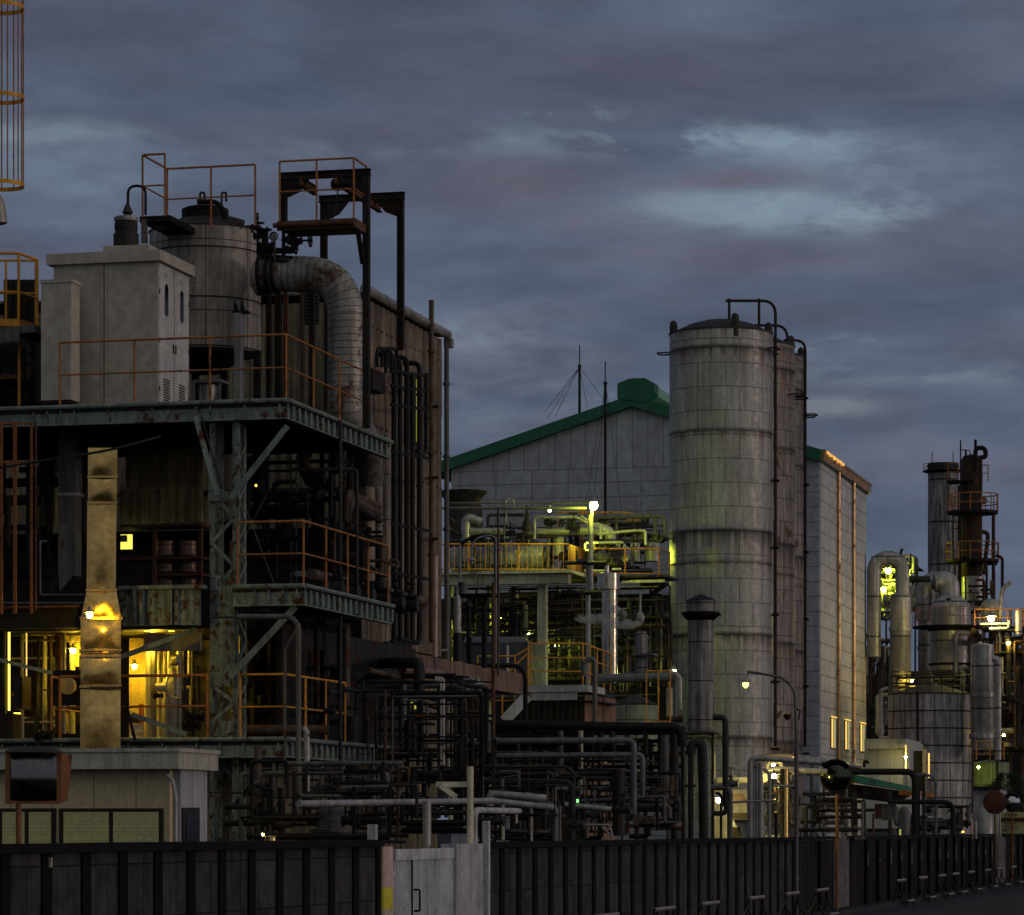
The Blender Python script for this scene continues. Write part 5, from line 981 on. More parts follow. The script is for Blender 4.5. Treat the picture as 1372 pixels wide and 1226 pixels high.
R_ = [
 ('overhead pipe running from the corrugated building to the lamp pole', YM-1, [('greypipe', .05, [(590, 681), (786, 681)], {'bands': 2})]),
 ('fat elbow pipe rising beside the hopper on the deck', YM+.8, [('palepipe', .16, [(624, 726), (624, 692), (645, 700)], {'bend': .3}), ('palepipe', .13, [(628, 712), (674, 712)]), ('duskpipe', .06, [(595, 706), (620, 718)])]),
 ('thin dark loop pipe over the deck left of the lamp', YM+1, [('duskpipe', .06, [(654, 712), (654, 690), (702, 690)]), ('palepipe', .06, [(716, 722), (716, 693), (768, 693)]), ('greypipe', .03, [(676, 764), (676, 670), (672, 668)]), ('greypipe', .03, [(600, 674), (790, 674)], {'bands': 0})]),
 ('dull header pipe with flanges behind the balustrade', YM+1.4, [('duskpipe', .07, [(690, 719), (745, 719)]), ('palewrap', .12, [(720, 712), (762, 712)]), ('greypipe', .05, [(735, 764), (735, 690)]), ('duskpipe', .05, [(656, 758), (692, 758)], {'bands': .4}), ('greypipe', .03, [(654, 764), (654, 722)])])]
for lab, Y, it in R_: rack('deck_pipe', lab, 'pipe', Y, it)
t = Thing('relief_valve', 'tapered dark relief valve standing above the balustrade', 'valve', W(706, 720, YM)); t.part('body', 'duskpipe').lathe(W(706, 712, YM+.6), [(.10, 0), (.16, .08), (.16, .28), (.09, .42), (.05, .7), (.03, .9)], 14); t.part('flange', 'duskpipe').lathe(W(706, 717, YM+.6), [(.22, 0), (.22, .08), (.1, .1)], 14)
t = Thing('deck_pipework', 'green-lit tangle of small pipes and valves on the raised deck', 'pipes', W(780, 760, YM+3)); tangle(t, 51, 745, 892, 690, 768, YM+2.5, YM+5, 66, (.02, .035, .06), ('duskpipe', 'darksteel', 'duskpipe', 'greypipe', 'blackpipe')); tangle(t, 52, 600, 745, 700, 764, YM+1, YM+5, 30, (.02, .035, .05), ('duskpipe', 'darksteel', 'greypipe'))
for px, py in ((735, 700), (768, 706), (795, 735), (815, 728), (755, 745), (865, 718), (700, 727), (640, 722), (885, 722), (820, 757)): valve(t, W(px, py, YM+1.3), 1.4, (Z, V)[px % 2], 'duskpipe')
# the green lamp on its pole
t = lamp('lamp_post', 'bright green-yellow lamp on a grey pole over the raised deck', W(795.5, 677.5, YM-1.4), 'lampgreen', .145, sh=.5, arm=[W(793, 671, YM-1.3), W(793, 660, YM-1.3)], armr=.04)
t.part('pole', 'palepipe').tube(pix([(791.5, 690), (791.5, 793)], YM-1.2), .09, 12, bands=1.3); t.part('pole_top', 'palepipe').tube(pix([(793, 690), (793, 668)], YM-1.2), .05, 8); t.part('lower_pole', 'palepipe').tube(pix([(788, 755), (788, 970)], YM-1), .085, 10, bands=1.5)
t.part('cross_pipe', 'duskpipe').tube(pix([(757, 754), (812, 754)], YM-1.3), .07, 10, bands=.6); t.part('cross_pipe', 'duskpipe').tube(pix([(772, 794), (806, 794)], YM-1.3), .08, 10, bands=.6); t.part('box', 'bluepipe').pb(772, 787, 749, 752, YM-1.4, .3)
lamp('small_lamp', 'green-yellow lamp tucked behind the right-hand deck tank beside the silo', W(868, 744, 126), 'lampfar', .10)
lamp('small_lamp', 'small lit yellow lamp hanging from the overhead pipe', W(736.5, 684, YM-.8), 'lampsmall', .06); lamp('small_lamp', 'unlit lamp under a curled hook above the deck pipes', W(689, 683, YM-.5), 'cladding', .05, arm=[W(678, 700, YM-.5), W(678, 668, YM-.5), W(688, 668, YM-.5), W(689, 678, YM-.5)])
lamp('small_lamp', 'lamp low inside the pipework under the cream deck', W(709, 851, YM+4.5), 'lampfar', .095); lamp('small_lamp', 'small green-yellow lamp right of the cream post, low in the pipe maze', W(745, 866, YM+2.6), 'lampfar', .05); lamp('small_lamp', 'green-yellow lamp at the upper left of the pipe maze', W(668, 830, YM+5), 'lampfar', .06); lamp('small_lamp', 'green-yellow lamp hidden behind the deck vessels', W(790, 728, YM+.9), 'lampfar', .045); lamp('small_lamp', 'green-yellow lamp left of the silo foot, behind the pale tank', W(903, 900, YM+1), 'lampfar', .075)
# lower pipework under the deck
t = Thing('deck_pipework', 'dim green-lit pipe maze under the cream deck', 'pipes', W(740, 880, YM+6)); tangle(t, 61, 600, 900, 785, 935, YM+2.5, YM+8, 95, (.02, .035, .05, .08), ('greypipe', 'darksteel', 'duskpipe', 'blackpipe', 'duskpipe'), .62)
t = Thing('deck_pipework', 'second layer of dark pipes and uprights under the cream deck', 'pipes', W(800, 880, YM+4)); tangle(t, 62, 600, 900, 785, 935, YM+1, YM+4, 120, (.015, .025, .04), ('darksteel', 'blackpipe', 'duskpipe', 'brownpipe', 'greypipe'), .65)
for px, py in ((660, 870), (690, 850), (735, 880), (760, 850), (790, 900), (840, 870), (640, 900), (875, 880)): valve(t, W(px, py, YM+1.5), 1.5, (Z, V)[px % 2], 'duskpipe')
for y in (845, 862, 884): t.part('shelf_beam', 'beige').pb(595, 800, y, y+2, YM+5, .3)
rack('deck_pipe', 'pale green-lit pipe turning down under the cream deck', 'pipe', YM+2, [('beige', .08, [(655, 805), (704.5, 805), (704.5, 858)], {'bend': .3})]); rack('deck_pipe', 'dull pipe elbow right of the stainless stack', 'pipe', YM+2, [('duskpipe', .09, [(827, 803), (843, 803), (843, 830)], {'bend': .3}), ('greypipe', .07, [(765, 820), (765, 805), (785, 804)])])
for x0, x1, y0, y1 in ((656, 673, 793, 802), (656, 672, 815, 824)): single('office_window', ['upper', 'lower'][y0 > 800]+' dim blue-grey window pane deep under the cream deck', 'window', 'bluepipe').pb(x0, x1, y0, y1, YM+8.5, .1)
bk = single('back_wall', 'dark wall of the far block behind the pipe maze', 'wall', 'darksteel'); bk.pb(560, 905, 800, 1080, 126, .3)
t = Thing('stainless_stack', 'shiny stainless stack with a wide drum on top, steaming at its side', 'stack', W(817, 1110, 104)); t.part('drum', 'steelshine').lathe(W(815, 790, 104), [(.20, -.02), (.34, 0), (.34, .50), (.30, .51), (.12, .53)], 30); t.part('pipe', 'steelshine').tube(pix([(818, 915), (818, 790)], 104), .21, 24, bands=1.5, br=1.05); t.part('side_pipe', 'steelshine').tube(pix([(809, 915), (809, 790)], 104), .06, 12); t.part('top_pipe', 'steelshine').tube(pix([(813, 780), (813, 758)], 104), .07, 12)
t = Thing('steam_vessel', 'upright brownish vessel with a bulb relief valve venting steam', 'vessel', W(860, 1000, 102)); t.part('shell', 'stackside').lathe(W(859.5, 902, 102), [(.20, 0), (.20, 1.15), (.14, 1.25), (.07, 1.28)], 24); t.part('bulb', 'cladding').lathe(W(858, 837, 102), [(.05, 0), (.12, .1), (.13, .25), (.08, .36), (.03, .42), (.03, 1.0)], 18)
t.part('frame', 'greypipe').pb(846, 876, 875, 878, 101.6, .6); t.part('flange', 'brownpipe').lathe(W(861, 838, 102), [(.14, 0), (.14, .04)], 14)
for x in (845, 873): t.part('leg', 'brownpipe').beam(W(x-2, 905, 101.8), W(x, 878, 101.8), .08)
rd = random.Random(3); sm = single('steam', 'thin green-lit steam drifting left from the relief valve', 'steam', 'steam', kind='stuff')
for px, py, r in ((856, 835, .10), (850, 834, .16), (843, 835, .22), (835, 833, .24), (827, 832, .26), (815, 830, .26), (803, 829, .24), (790, 828, .22), (778, 827, .18), (830, 822, .25), (822, 817, .22)):
    sm.lathe(W(px, py, 101.2)-Z*r*.5, [(r*.1, -r*.5), (r*.8, -r*.25), (r*1.1, r*.3), (r*.8, r*.9), (r*.1, r*1.2)], 10)
# tank and railings right of the stairs
t = Thing('storage_tank', 'squat pale green tank with a shallow conical roof', 'tank', W(851, 1110, 100)); r0 = 30/F*100; t.part('shell', 'palegreen').lathe(W(851, 1040, 100.7), [(r0, 0), (r0, 2.12)], 40); t.part('roof', 'tanktop').lathe(W(851, 944, 100.7), [(r0, 0), (.05, .32)], 40)
rack('deck_pipe', 'bluish horizontal pipe passing above the pale tank', 'pipe', 97, [('bluepipe', .13, [(800, 909), (905, 907)], {'bands': 1.4}), ('bluepipe', .06, [(905, 907), (905, 960)])]); rack('deck_pipe', 'greenish stub pipes beside the silo foot', 'pipe', 98, [('beige', .10, [(897, 960), (897, 922)]), ('palepipe', .09, [(910, 950), (910, 905), (895, 900)]), ('duskpipe', .1, [(893, 963), (915, 963)])])
t = Thing('guard_rail', 'tall orange ladder-like railing over the pale tank', 'railing', W(880, 965, 95)); rail(t, [W(866, 968, 94.5), W(898, 968, 94.5)], 'orangerail', h=1.45, sp=.35, r=.022, mids=(.02,))
t = Thing('stair_landing', 'grey stair landing with orange handrails above the corrugated shed', 'stairs', W(750, 1110, 95)); yl = 925
t.part('landing', 'gatepost').pb(708, 787, 918, 927, 95, 2.4); t.part('fascia', 'gatepost').pb(707, 772, 927.5, 938, 95.1, .1)
A, B = loc(787, 0, 95), None
t.part('side_fascia', 'concrete').poly([W(787, 927, 95), W(824, 938, 99), W(824, 928, 99), W(787, 918, 95)], -V*.06)
t.part('stringer', 'gatepost').beam(W(707, 932, 95.1), W(676, 966, 95.1), .08, .32); t.part('stringer', 'gatepost').beam(W(707, 932, 96.1), W(676, 966, 96.1), .08, .32)
for k in range(9): t.part('tread', 'duskpipe').beam(W(706-k*3.4, 928+k*3.9, 95.1), W(706-k*3.4, 928+k*3.9, 96.1), .22, .03)
z1 = zz(918, 95); a1, b1, c1_ = W(708, 918, 95.05), W(781, 918, 95.05), W(818, 929, 99); rail(t, [a1, b1, c1_], 'orangerail', h=1.18, sp=1.15, r=.026, mids=(.33, .66))
rail(t, [W(707, 927, 95.2), W(673, 961, 95.2)], 'orangerail', h=1.1, sp=1.6, r=.026, mids=(.5,)); rail(t, [W(712, 927, 96.2), W(690, 940, 96.2), W(640, 940, 96.2)], 'orangerail', h=1.3, sp=1.7, r=.026, mids=(.02,))
t = Thing('corrugated_shed', 'dark corrugated shed under the grey stair landing with a lit ribbed side', 'building', W(750, 1110, 95)); t.part('front', 'sheetdark').corr(W(683, 0, 95.3), W(781, 0, 95.3), 0, zz(938, 95), .16, .03); t.part('side', 'pinkconc').corr(W(784, 0, 95.3), W(824, 0, 99), 0, zz(930, 95), .55, .06); t.part('roof', 'darksteel').pb(690, 800, 939, 941, 95.4, 3)
rack('drain_pipe', 'grey pipe hooped over beside the shed side wall', 'pipe', 94, [('greypipe', .07, [(782, 905), (782, 885), (797, 882), (797, 972)], {'bend': .35, 'bands': 1})])
t = Thing('storage_tank', 'dark navy rounded tank top behind the orange stair rails', 'tank', W(660, 900, 104)); t.part('shell', 'navy').pb(620, 707, 861, 935, 104, 2); t.part('top', 'navy').hexa([W(620, 861, 104), W(707, 861, 104), W(711, 861, 106), W(624, 861, 106), W(624, 853, 104.4), W(701, 853, 104.4), W(705, 854, 105.6), W(628, 854, 105.6)])
t.part('sight_pipe', 'cream').tube(pix([(680, 908), (680, 865)], 103.5), .04, 8, bands=.5)

# ================================================================ WAREHOUSE
YG = 150; vg0, ug, _ = loc(597, 0, YG); vg1 = Pu(1098, 0, ug).dot(V); vg0 = vg1-2*(vg1-Pu(848, 0, ug).dot(V)); vm_ = (vg0+vg1)/2; vs_ = Pu(1160, 0, 164.5); ug2 = Pv(1160, 0, vg1).dot(U)
Yp = lambda v: (V*v+U*ug).y
ze = zz(616, Yp(vg1)); zp = zz(545, Yp(vm_)); zb_ = zz(633, YG)
th = Thing('warehouse', 'huge pale panelled warehouse with a green gable roof behind the silos', 'building', L(vm_, ug, 0))
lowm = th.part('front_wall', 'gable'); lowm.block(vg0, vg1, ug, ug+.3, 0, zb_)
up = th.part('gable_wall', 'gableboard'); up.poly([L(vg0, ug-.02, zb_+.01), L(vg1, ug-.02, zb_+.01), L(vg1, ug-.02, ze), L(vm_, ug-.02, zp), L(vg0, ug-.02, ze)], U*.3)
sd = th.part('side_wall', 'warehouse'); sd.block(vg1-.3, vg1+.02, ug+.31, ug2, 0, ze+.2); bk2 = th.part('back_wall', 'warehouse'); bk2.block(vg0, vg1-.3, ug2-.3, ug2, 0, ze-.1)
rf = th.part('roof', 'greenroof'); tk = .48
for a, b in ((vg0-.8, vm_), (vm_, vg1+.10)):
    za = ze-(.8 if a < vg0 else 0)*(zp-ze)/(vm_-vg0) if a < vm_ else zp; zb2 = zp if b == vm_ else ze-.06
    rf.poly([L(a, ug-.35, za-.02), L(b, ug-.35, zb2-.02), L(b, ug-.35, zb2+tk), L(a, ug-.35, za+tk)], U*(ug2-ug+.6))
rv_ = th.part('ridge_vent', 'greenroof'); rv_.poly([L(vm_-.62, ug-.40, zp+.32), L(vm_+.7, ug-.40, zp+.15), L(vm_+1.05, ug-.40, zp+.55), L(vm_+1.05, ug-.40, zp+.95), L(vm_+.6, ug-.40, zp+1.2), L(vm_-.05, ug-.40, zp+1.2), L(vm_-.62, ug-.40, zp+1.0)], U*.9)
rv2 = th.part('ridge_cover', 'greenlight'); rv2.poly([L(vm_+.5, ug+.5, zp+.2), L(vm_+1.02, ug+.5, zp+.5), L(vm_+1.02, ug+.5, zp+.9), L(vm_+.58, ug+.5, zp+1.15), L(vm_-.2, ug+.5, zp+1.1)], U*(ug2-ug-1))
gt_ = th.part('gutter', 'sunsetgutter'); gt_.block(vg1+.11, vg1+.21, ug-.1, ug2+.4, ze-.02, ze+.34); gt_.block(vg1+.11, vg1+.26, ug-.1, ug2+.4, ze+.341, ze+.44)
for j in range(26): gt_.block(vg1+.21, vg1+.24, ug+.1+j*.55, ug+.2+j*.55, ze+.0, ze+.33)
for px in (1124, 1144): c = Pv(px, 0, vg1+.12); th.part('downpipe', 'sunsetgutter').tube([Vector((c.x, c.y, .2)), Vector((c.x, c.y, ze+.0))], .075, 12, bands=4, bw=.08, br=1.3)
for px in (1116, 1134.5, 1155):
    a, b = Pv(px-3.2, 1003, vg1+.03), Pv(px+3.2, 1003, vg1+.03); Yw = a.y; zlo, zhi = zz(1003+(px-1116)*.12, Yw), zz(961+(px-1116)*.2, Yw)
    wn = th.part('slot_window', 'frame'); wn.poly([Vector((a.x, a.y, zlo)), Vector((b.x, b.y, zlo)), Vector((b.x, b.y, zhi)), Vector((a.x, a.y, zhi))], V*.02)
    c = a.lerp(b, .5); th.part('lit_frame', 'slotyellow', wn).poly([Vector((q.x, q.y, z))+V*.021 for q, z in ((a.lerp(b, .1), zlo+.05), (a.lerp(b, .38), zlo+.05), (a.lerp(b, .38), zhi-.05), (a.lerp(b, .1), zhi-.05))], V*.02)
    th.part('lit_frame', 'slotdim', wn).poly([Vector((q.x, q.y, z))+V*.021 for q, z in ((a.lerp(b, .6), zlo+.05), (a.lerp(b, .9), zlo+.05), (a.lerp(b, .9), zhi-.05), (a.lerp(b, .6), zhi-.05))], V*.02)
    th.part('lamp_hood', 'slotyellow', wn).poly([Vector((q.x, q.y, z))+V*.025 for q, z in ((a, zhi+.0), (b, zhi+.0), (b, zhi+.05), (a, zhi+.05))], V*.06)
t = single('wall_lamp_or_glint', 'row of sunset glints along the warehouse gutter, made as glowing blocks', 'lamp', 'guttersunglint')  # glowing blocks paint the sunset reflection, no lamps on the gutter
for j in range(9): u = ug+.4+j*.62; t.block(vg1+.265, vg1+.29, u, u+(.28 if j % 3 else .45), ze+.30-(j % 2)*.05, ze+.42)
for i, (px, yt, yb, ys, x2) in enumerate(((776.5, 462, 549, 492, 745), (811, 484, 740, 515, 860))):
    Yq = 149+1.2 if i == 0 else 140; t = Thing('lightning_mast', ['thin lightning mast with guy wires standing on the green roof edge', 'taller lightning mast with guy wires in front of the gable wall'][i], 'mast', W(px, yb, Yq)); zb3 = yb
    t.part('mast', 'wire').tube(pix([(px, yb+6), (px, ys)], Yq), .06, 8); t.part('tip', 'wire').tube(pix([(px, ys), (px, yt)], Yq), .025, 6); t.part('collar', 'wire').lathe(W(px, ys, Yq), [(.09, 0), (.09, .1)], 10)
    for dx, dy, du in ((-44, 70, -1), (-33, 66, 3), (38, 50 if i == 0 else 300, -1), (-46, 280 if i else 60, 2), (12, 62, 4)):
        if i == 1 and abs(dy) < 100 and dx < 0: dx, dy = -25, 250
        t.part('guy_wire', 'wire').tube([W(px, ys, Yq), W(px+dx, ys+dy, Yq+du)], .012, 4)

# ================================================================ SILOS
def silo(cx, hw, Y, ytop, label, m, hoopx, px_pipe):
    r = hw/F*Y; z = zz(ytop, Y); c = W(cx, 1110, Y+r*.0); c.z = 0; t = Thing('storage_silo', label, 'silo', c, 'tall grey silos')
    t.part('shell', m).lathe(c, [(r, 0), (r, z-.02), (r-.02, z)], 72); t.part('dome', 'silodome').lathe(c+Z*z, [(r-.02, -.01), (r*.86, .12), (r*.62, .34), (r*.3, .50), (.03, .56)], 48)
    for h, l_, s_ in RG[:6]: t.part('weld_band', m).lathe(c+Z*(h-.03), [(r, 0), (r+.035, .01), (r+.035, .05), (r, .06)], 72)
    t.part('top_rim', 'silodome').lathe(c+Z*(z-.05), [(r, 0), (r+.03, .01), (r+.03, .07), (r-.03, .075)], 72)
    for a, hh in ((math.pi, .35), (-.35, .25), (1.1, .3)):
        p = c+(V*math.cos(a)-U*math.sin(a))*(r-.12)+Z*(z+.02); t.part('vent_cowl', 'tanktop').lathe(p-Z*.35, [(.15, 0), (.15, .38+hh), (.12, .5+hh), (.03, .56+hh)], 14)
    for a, rr2 in hoopx:
        q = c+(V*math.cos(a)-U*math.sin(a))*(r+.02)+Z*20.0-Z*(1.0 if Y > 128 else 0); o = (V*math.cos(a)-U*math.sin(a)); s2 = o.cross(Z)
        t.part('lifting_loop', 'blacksteel').tube([q+s2*.3, q+s2*.32+o*rr2, q-s2*.32+o*rr2, q-s2*.3], .03, 8, bend=.3)
    if px_pipe:
        for (xx, y0_, y1_, xl) in px_pipe:
            Yq = Y-.6; t.part('fill_pipe', 'darksteel').tube(pix([(xx, 1000), (xx, y0_), (xl, y0_)], Yq), .055, 8, bend=.5, bands=3)
            for k in range(5): t.part('pipe_clamp', 'blacksteel').pb(xx-5, xx+4, 640+k*90+int(xx) % 17, 643+k*90+int(xx) % 17, Yq-.1, .3)
    return t
s1 = silo(966, 69, 125, 448, 'front silo, the widest and nearest of the three grey silos', 'silo', ((math.pi, .45), (.15, .3), (-.6, .3)), [(1039, 403, 0, 972)])
for x in (977, 1017): s1.part('standoff', 'darksteel').tube(pix([(x, 438), (x, 400)], 124.4), .05, 8)
s2 = silo(998, 66.5, 130.6, 465, 'middle silo of the row, mostly hidden behind the nearest one', 'silorusty', ((.2, .5), (-.3, .5)), [(1055, 436, 0, 1010)])
s3 = silo(1010, 68, 136.5, 480, 'rearmost silo of the three, rust-stained, at the right of the row', 'silorusty', ((.0, .5), (-.25, .4)), [(1079, 456, 0, 1050)])
# mushroom stack
t = Thing('vent_stack', 'dark clad round vent stack with a mushroom cap in front of the silo', 'stack', W(939, 1110, 88)); p = W(939, 980, 88); r = 17.8/F*88
t.part('shaft', 'stackside').lathe(p, [(r*.97, 0), (r*1.0, .02), (r, 1.0), (r*.97, 1.02), (r*.97, 2.75), (r*.96, 2.95)], 36); t.part('brim', 'blacksteel').lathe(p+Z*2.95, [(r*.9, -.06), (r*1.15, 0), (r*1.42, .10), (r*1.48, .14), (r*1.45, .17), (r, .2)], 36)
t.part('cap', 'stackside').lathe(p+Z*3.14, [(r*1.12, 0), (r*1.12, .28), (r*1.15, .29)], 36); t.part('cone', 'blacksteel').lathe(p+Z*3.43, [(r*1.2, 0), (.02, .17)], 36); t.part('base_frame', 'darksteel').pb(913, 957, 981, 985, 87.6, .8); t.part('frame_leg', 'darksteel').pb(953, 956, 985, 1135, 87.6, .15); t.part('frame_leg', 'darksteel').pb(913, 916, 985, 1135, 87.6, .15)
t.part('lug', 'blacksteel').pb(962, 966, 823, 825, 87.6, .1)
# brightly lit foot of silo: pipes, shed, street lamp
YB = 86
FB = [
 ('silver pipe bundle of uprights bathed in yellow light right of the silo foot', 86, [('palepipe', .075, [(1005, 1130), (1005, 1016), (1022, 1016), (1100, 1022)], {'bands': 2}), ('palepipe', .05, [(1010, 1130), (1010, 1020)]), ('palepipe', .06, [(1014, 1130), (1014, 1020)]), ('palepipe', .075, [(1019, 1130), (1019, 1022)]), ('palepipe', .05, [(1031, 1130), (1031, 1036), (1022, 1030)]), ('galvgoldlit', .11, [(1051, 1123), (1051, 1030)], {'bands': 0}), ('galvgoldlit', .05, [(1047, 1123), (1047, 1040)], {'bands': 0})]),
 ('long glowing pipe sweeping right above the yellow-lit uprights', 88, [('galvgoldlit', .10, [(1012, 1018), (1030, 1014), (1062, 1015), (1150, 1028, 99)], {'bands': 1.6}), ('palepipe', .08, [(1022, 1034), (1040, 1030), (1108, 1034)], {'bands': 1.2}), ('cream', .05, [(1028, 1035), (1028, 1022), (1047, 1021), (1047, 1034)], {'bands': 0}), ('cream', .09, [(960, 1046), (1026, 1045), (1026, 1037)], {'bands': 1}), ('cream', .05, [(956, 1045), (956, 1010)], {'bands': 0})]),
 ('grey uprights under the sweeping pipe, right of the street lamp pole', 97, [('greypipe', .06, [(1088, 1127), (1088, 1020)], {'bands': 0}), ('greypipe', .05, [(1104, 1127), (1104, 1050)], {'bands': 0}), ('greypipe', .05, [(1134, 1120), (1134, 1045)], {'bands': 1}), ('greypipe', .03, [(1088, 1108), (1100, 1127)], {'bands': 0}), ('duskpipe', .03, [(1055, 1078), (1134, 1077)])]),
 ('thin lit rails and conduits low behind the wall at the silo foot', 85, [('palepipe', .03, [(980, 1075), (1040, 1072)], {'bands': 0}), ('palepipe', .03, [(1036, 1053), (1064, 1053)], {'bands': 0}), ('blackpipe', .035, [(958, 1062), (966, 1064), (966, 1130)], {'bend': .12}), ('darksteel', .05, [(1040, 1125), (1040, 1090)], {'bands': .4})])]
for lab, Y, it in FB: rack('yard_pipe', lab, 'pipe', Y, it)
t = Thing('pipe_maze', 'small pipes and valves glowing yellow under the sweeping pipe', 'pipes', W(1040, 1110, 90)); tangle(t, 71, 1020, 1066, 1030, 1128, 88.5, 92, 34, (.02, .035, .05), ('palepipe', 'greypipe', 'duskpipe', 'galvgoldlit')); valve(t, W(980, 1050, 87), 1.2, Z, 'greypipe'); valve(t, W(1052, 1043, 88), 1.2, -U, 'greypipe'); tangle(t, 72, 1066, 1160, 1060, 1125, 90, 98, 26, (.03, .05), ('duskpipe', 'blackpipe', 'greypipe'))
t = Thing('small_building', 'little flat-roofed hut lit yellow at the silo foot', 'building', W(990, 1110, 93)); t.part('wall', 'officeside').pb(980, 1004, 1098, 1135, 92, 1.5); t.part('door', 'frame').pb(981, 992, 1108, 1135, 91.95, .04); t.part('roof', 'frame').pb(978, 1005, 1089, 1097, 91.6, 2.2); t.part('back_wall', 'cream').pb(956, 1004, 1058, 1135, 94.5, .2)
t.part('screen', 'brownpipe').poly([W(980, 1075, 92.5), W(1001, 1075, 92.5), W(996, 1064, 92.5), (W(980, 1063, 92.5))], U*.05)
lamp('wall_lamp_or_glint', 'bright warm lamp behind the elbow pipe at the silo foot', W(963, 1072, 91.5), 'lampwarm', .085); lamp('wall_lamp_or_glint', 'pale yellow lamp under the sweeping pipe', W(1037, 1040, 87.2), 'lampwarm', .060); lamp('wall_lamp_or_glint', 'yellow lamp above the cream pipe beside the silo', W(1036, 1024, 89), 'lampwarm', .05)
t = Thing('street_lamp', 'tall street lamp with a curved arm in front of the silos', 'lamp', W(1066, 1195, 84.5)); YL = 84.5
t.part('pole', 'greypipe').tube([Vector((W(1067, 0, YL).x, YL, .0)), W(1067, 1000, YL)], .055, 14, bands=2, bw=.08, br=1.25); t.part('arm', 'greypipe').tube(pix([(1067, 1002), (1065, 925), (1050, 908), (1010, 901), (1001, 900)], YL), .035, 10, bend=.5); t.part('wire_hanger', 'wire').tube(pix([(1002, 900), (1001.5, 910)], YL), .01, 5)
lh = t.part('lamp_shade', 'palepipe'); lh.lathe(W(1000, 914, YL), [(.11, 0), (.12, .03), (.04, .13), (.02, .16)], 14); t.part('bulb', 'lampstreet', lh).lathe(W(999, 919, YL), [(.02, -.06), (.08, 0), (.085, .08)], 12)
t.part('side_lamp', 'galvgoldlit').lathe(W(1055, 961, YL), [(.02, -.08), (.09, -.02), (.11, .08), (.06, .13)], 14); t.part('bracket', 'darksteel').tube(pix([(1067, 950), (1072, 952), (1070, 965)], YL), .02, 6)

# ================================================================ ROAD MIRRORS, BARRIERS
def rmirror(label, px, py, Y, r, base, m='mirrorface', post='mirrorback', back='frame'):
    t = Thing('traffic_mirror', label, 'mirror', W(px, base, Y)); c = W(px, py, Y)
    t.part('mirror_face', m).lathe(c-U*.02, [(r, 0), (r*.97, .02), (r*.7, .07), (r*.35, .10), (.01, .11)], 40, -U); t.part('rim', back).lathe(c, [(r, -.04), (r*1.05, -.03), (r*1.05, .03), (r*.98, .05)], 40, -U)
    t.part('hood', back).poly([c+(V*math.cos(a)+Z*math.sin(a))*r*1.06 for a in [math.pi*(.2+.6*k/8) for k in range(9)]]+[c+(V*math.cos(a)+Z*math.sin(a))*r*1.10 for a in [math.pi*(.8-.6*k/8) for k in range(9)]], -U*.25)
    b = c+U*.10; t.part('post', post).tube([Vector((b.x, b.y, 0)), b+Z*r*.5], .038, 10); return t
rmirror('large round road mirror, dark, on an orange-brown post before the warehouse', 1120.5, 1040.5, 89, .42, 1200, 'darkmirror')
t = rmirror('pale round road mirror right of the rusty disc', 1356, 1075, 138, .36, 1185)
t = Thing('traffic_mirror', 'rusty round mirror back on a thin red post near the tree', 'mirror', W(1333, 1180, 133)); c = W(1333, 1075, 133); t.part('disc', 'mirrorrust').lathe(c, [(.47, 0), (.47, .03), (.2, .08), (.02, .09)], 40, -U); t.part('post', 'mirrorrust').tube([Vector((c.x, c.y-.1, 0)), c-U*.12], .03, 8)
t = Thing('traffic_mirror', 'small square road mirror from behind, with an orange side and post', 'mirror', W(1170, 1110, 103)); c = W(1190, 1088, 103); t.part('back', 'greypipe').pb(1181, 1200, 1078, 1099, 103, .12); t.part('hood', 'mirrorrust').pb(1172, 1180.5, 1077, 1097, 103.1, .15); t.part('post', 'mirrorrust').tube(pix([(1170, 1126), (1170, 1090)], 103), .035, 8)
t.part('bracket', 'greypipe').pb(1180, 1201, 1077, 1078, 102.95, .16)
def barrier(px, lab):
    Y = wallY(px, 12.7); a = Vector((-12.7+.2453*Y, Y, 0)); t = Thing('road_barrier', lab, 'barrier', a, 'pipe barriers standing along the foot of the wall'); D = U*.95
    t.part('top_bar', 'barrier').tube([a-D+Z*.74, a+D+Z*.74], .045, 10); t.part('low_bar', 'barrierleg').tube([a-D+V*.30+Z*.12, a+D+V*.30+Z*.12], .04, 8)
    t.part('low_reflector', 'barrier').tube([a-D*.7+V*.30+Z*.15, a+D*.7+V*.30+Z*.15], .035, 8)
    for s in (-1, 1): t.part('leg', 'barrierleg').tube([a+D*s+Z*.76, a+D*s+Z*.45, a+D*s+V*.30+Z*.02], .025, 8, bend=.1); t.part('back_leg', 'barrierleg').tube([a+D*s+Z*.7, a+D*s-V*.12+Z*.02], .02, 8)
    return a
names = ['nearest pipe barrier, just right of the control box', 'second nearest pipe barrier at the wall foot', 'pipe barrier below the mushroom vent stack', 'pipe barrier left of the street lamp foot', 'pipe barrier right at the street lamp foot', 'pipe barrier at the brown sheet fence', 'pipe barrier before the long slotted fence, leftmost of the far run', 'second pipe barrier of the far run, yellow glinting', 'third pipe barrier of the far run', 'fourth pipe barrier of the far run', 'fifth pipe barrier of the far run', 'sixth pipe barrier of the far run, near the pale ribbed panel', 'pipe barrier in front of the pale ribbed panel', 'farthest pipe barrier at the right edge']
prev = None
for lab, px in zip(names, (812, 890, 951, 1013, 1061, 1101, 1207, 1237, 1262, 1280, 1301, 1323, 1339, 1358)):
    a = barrier(px, lab)
    if prev and px < 1150:
        r = single('rope', 'yellowish rope sagging left of the '+lab.split(',')[0], 'rope', 'rope'); p, q = prev+U*.95+Z*.6, a-U*.95+Z*.6; r.tube([p.lerp(q, k/8)-Z*.35*(1-(k/4-1)**2) for k in range(9)], .012, 5, bend=.01)
    prev = a
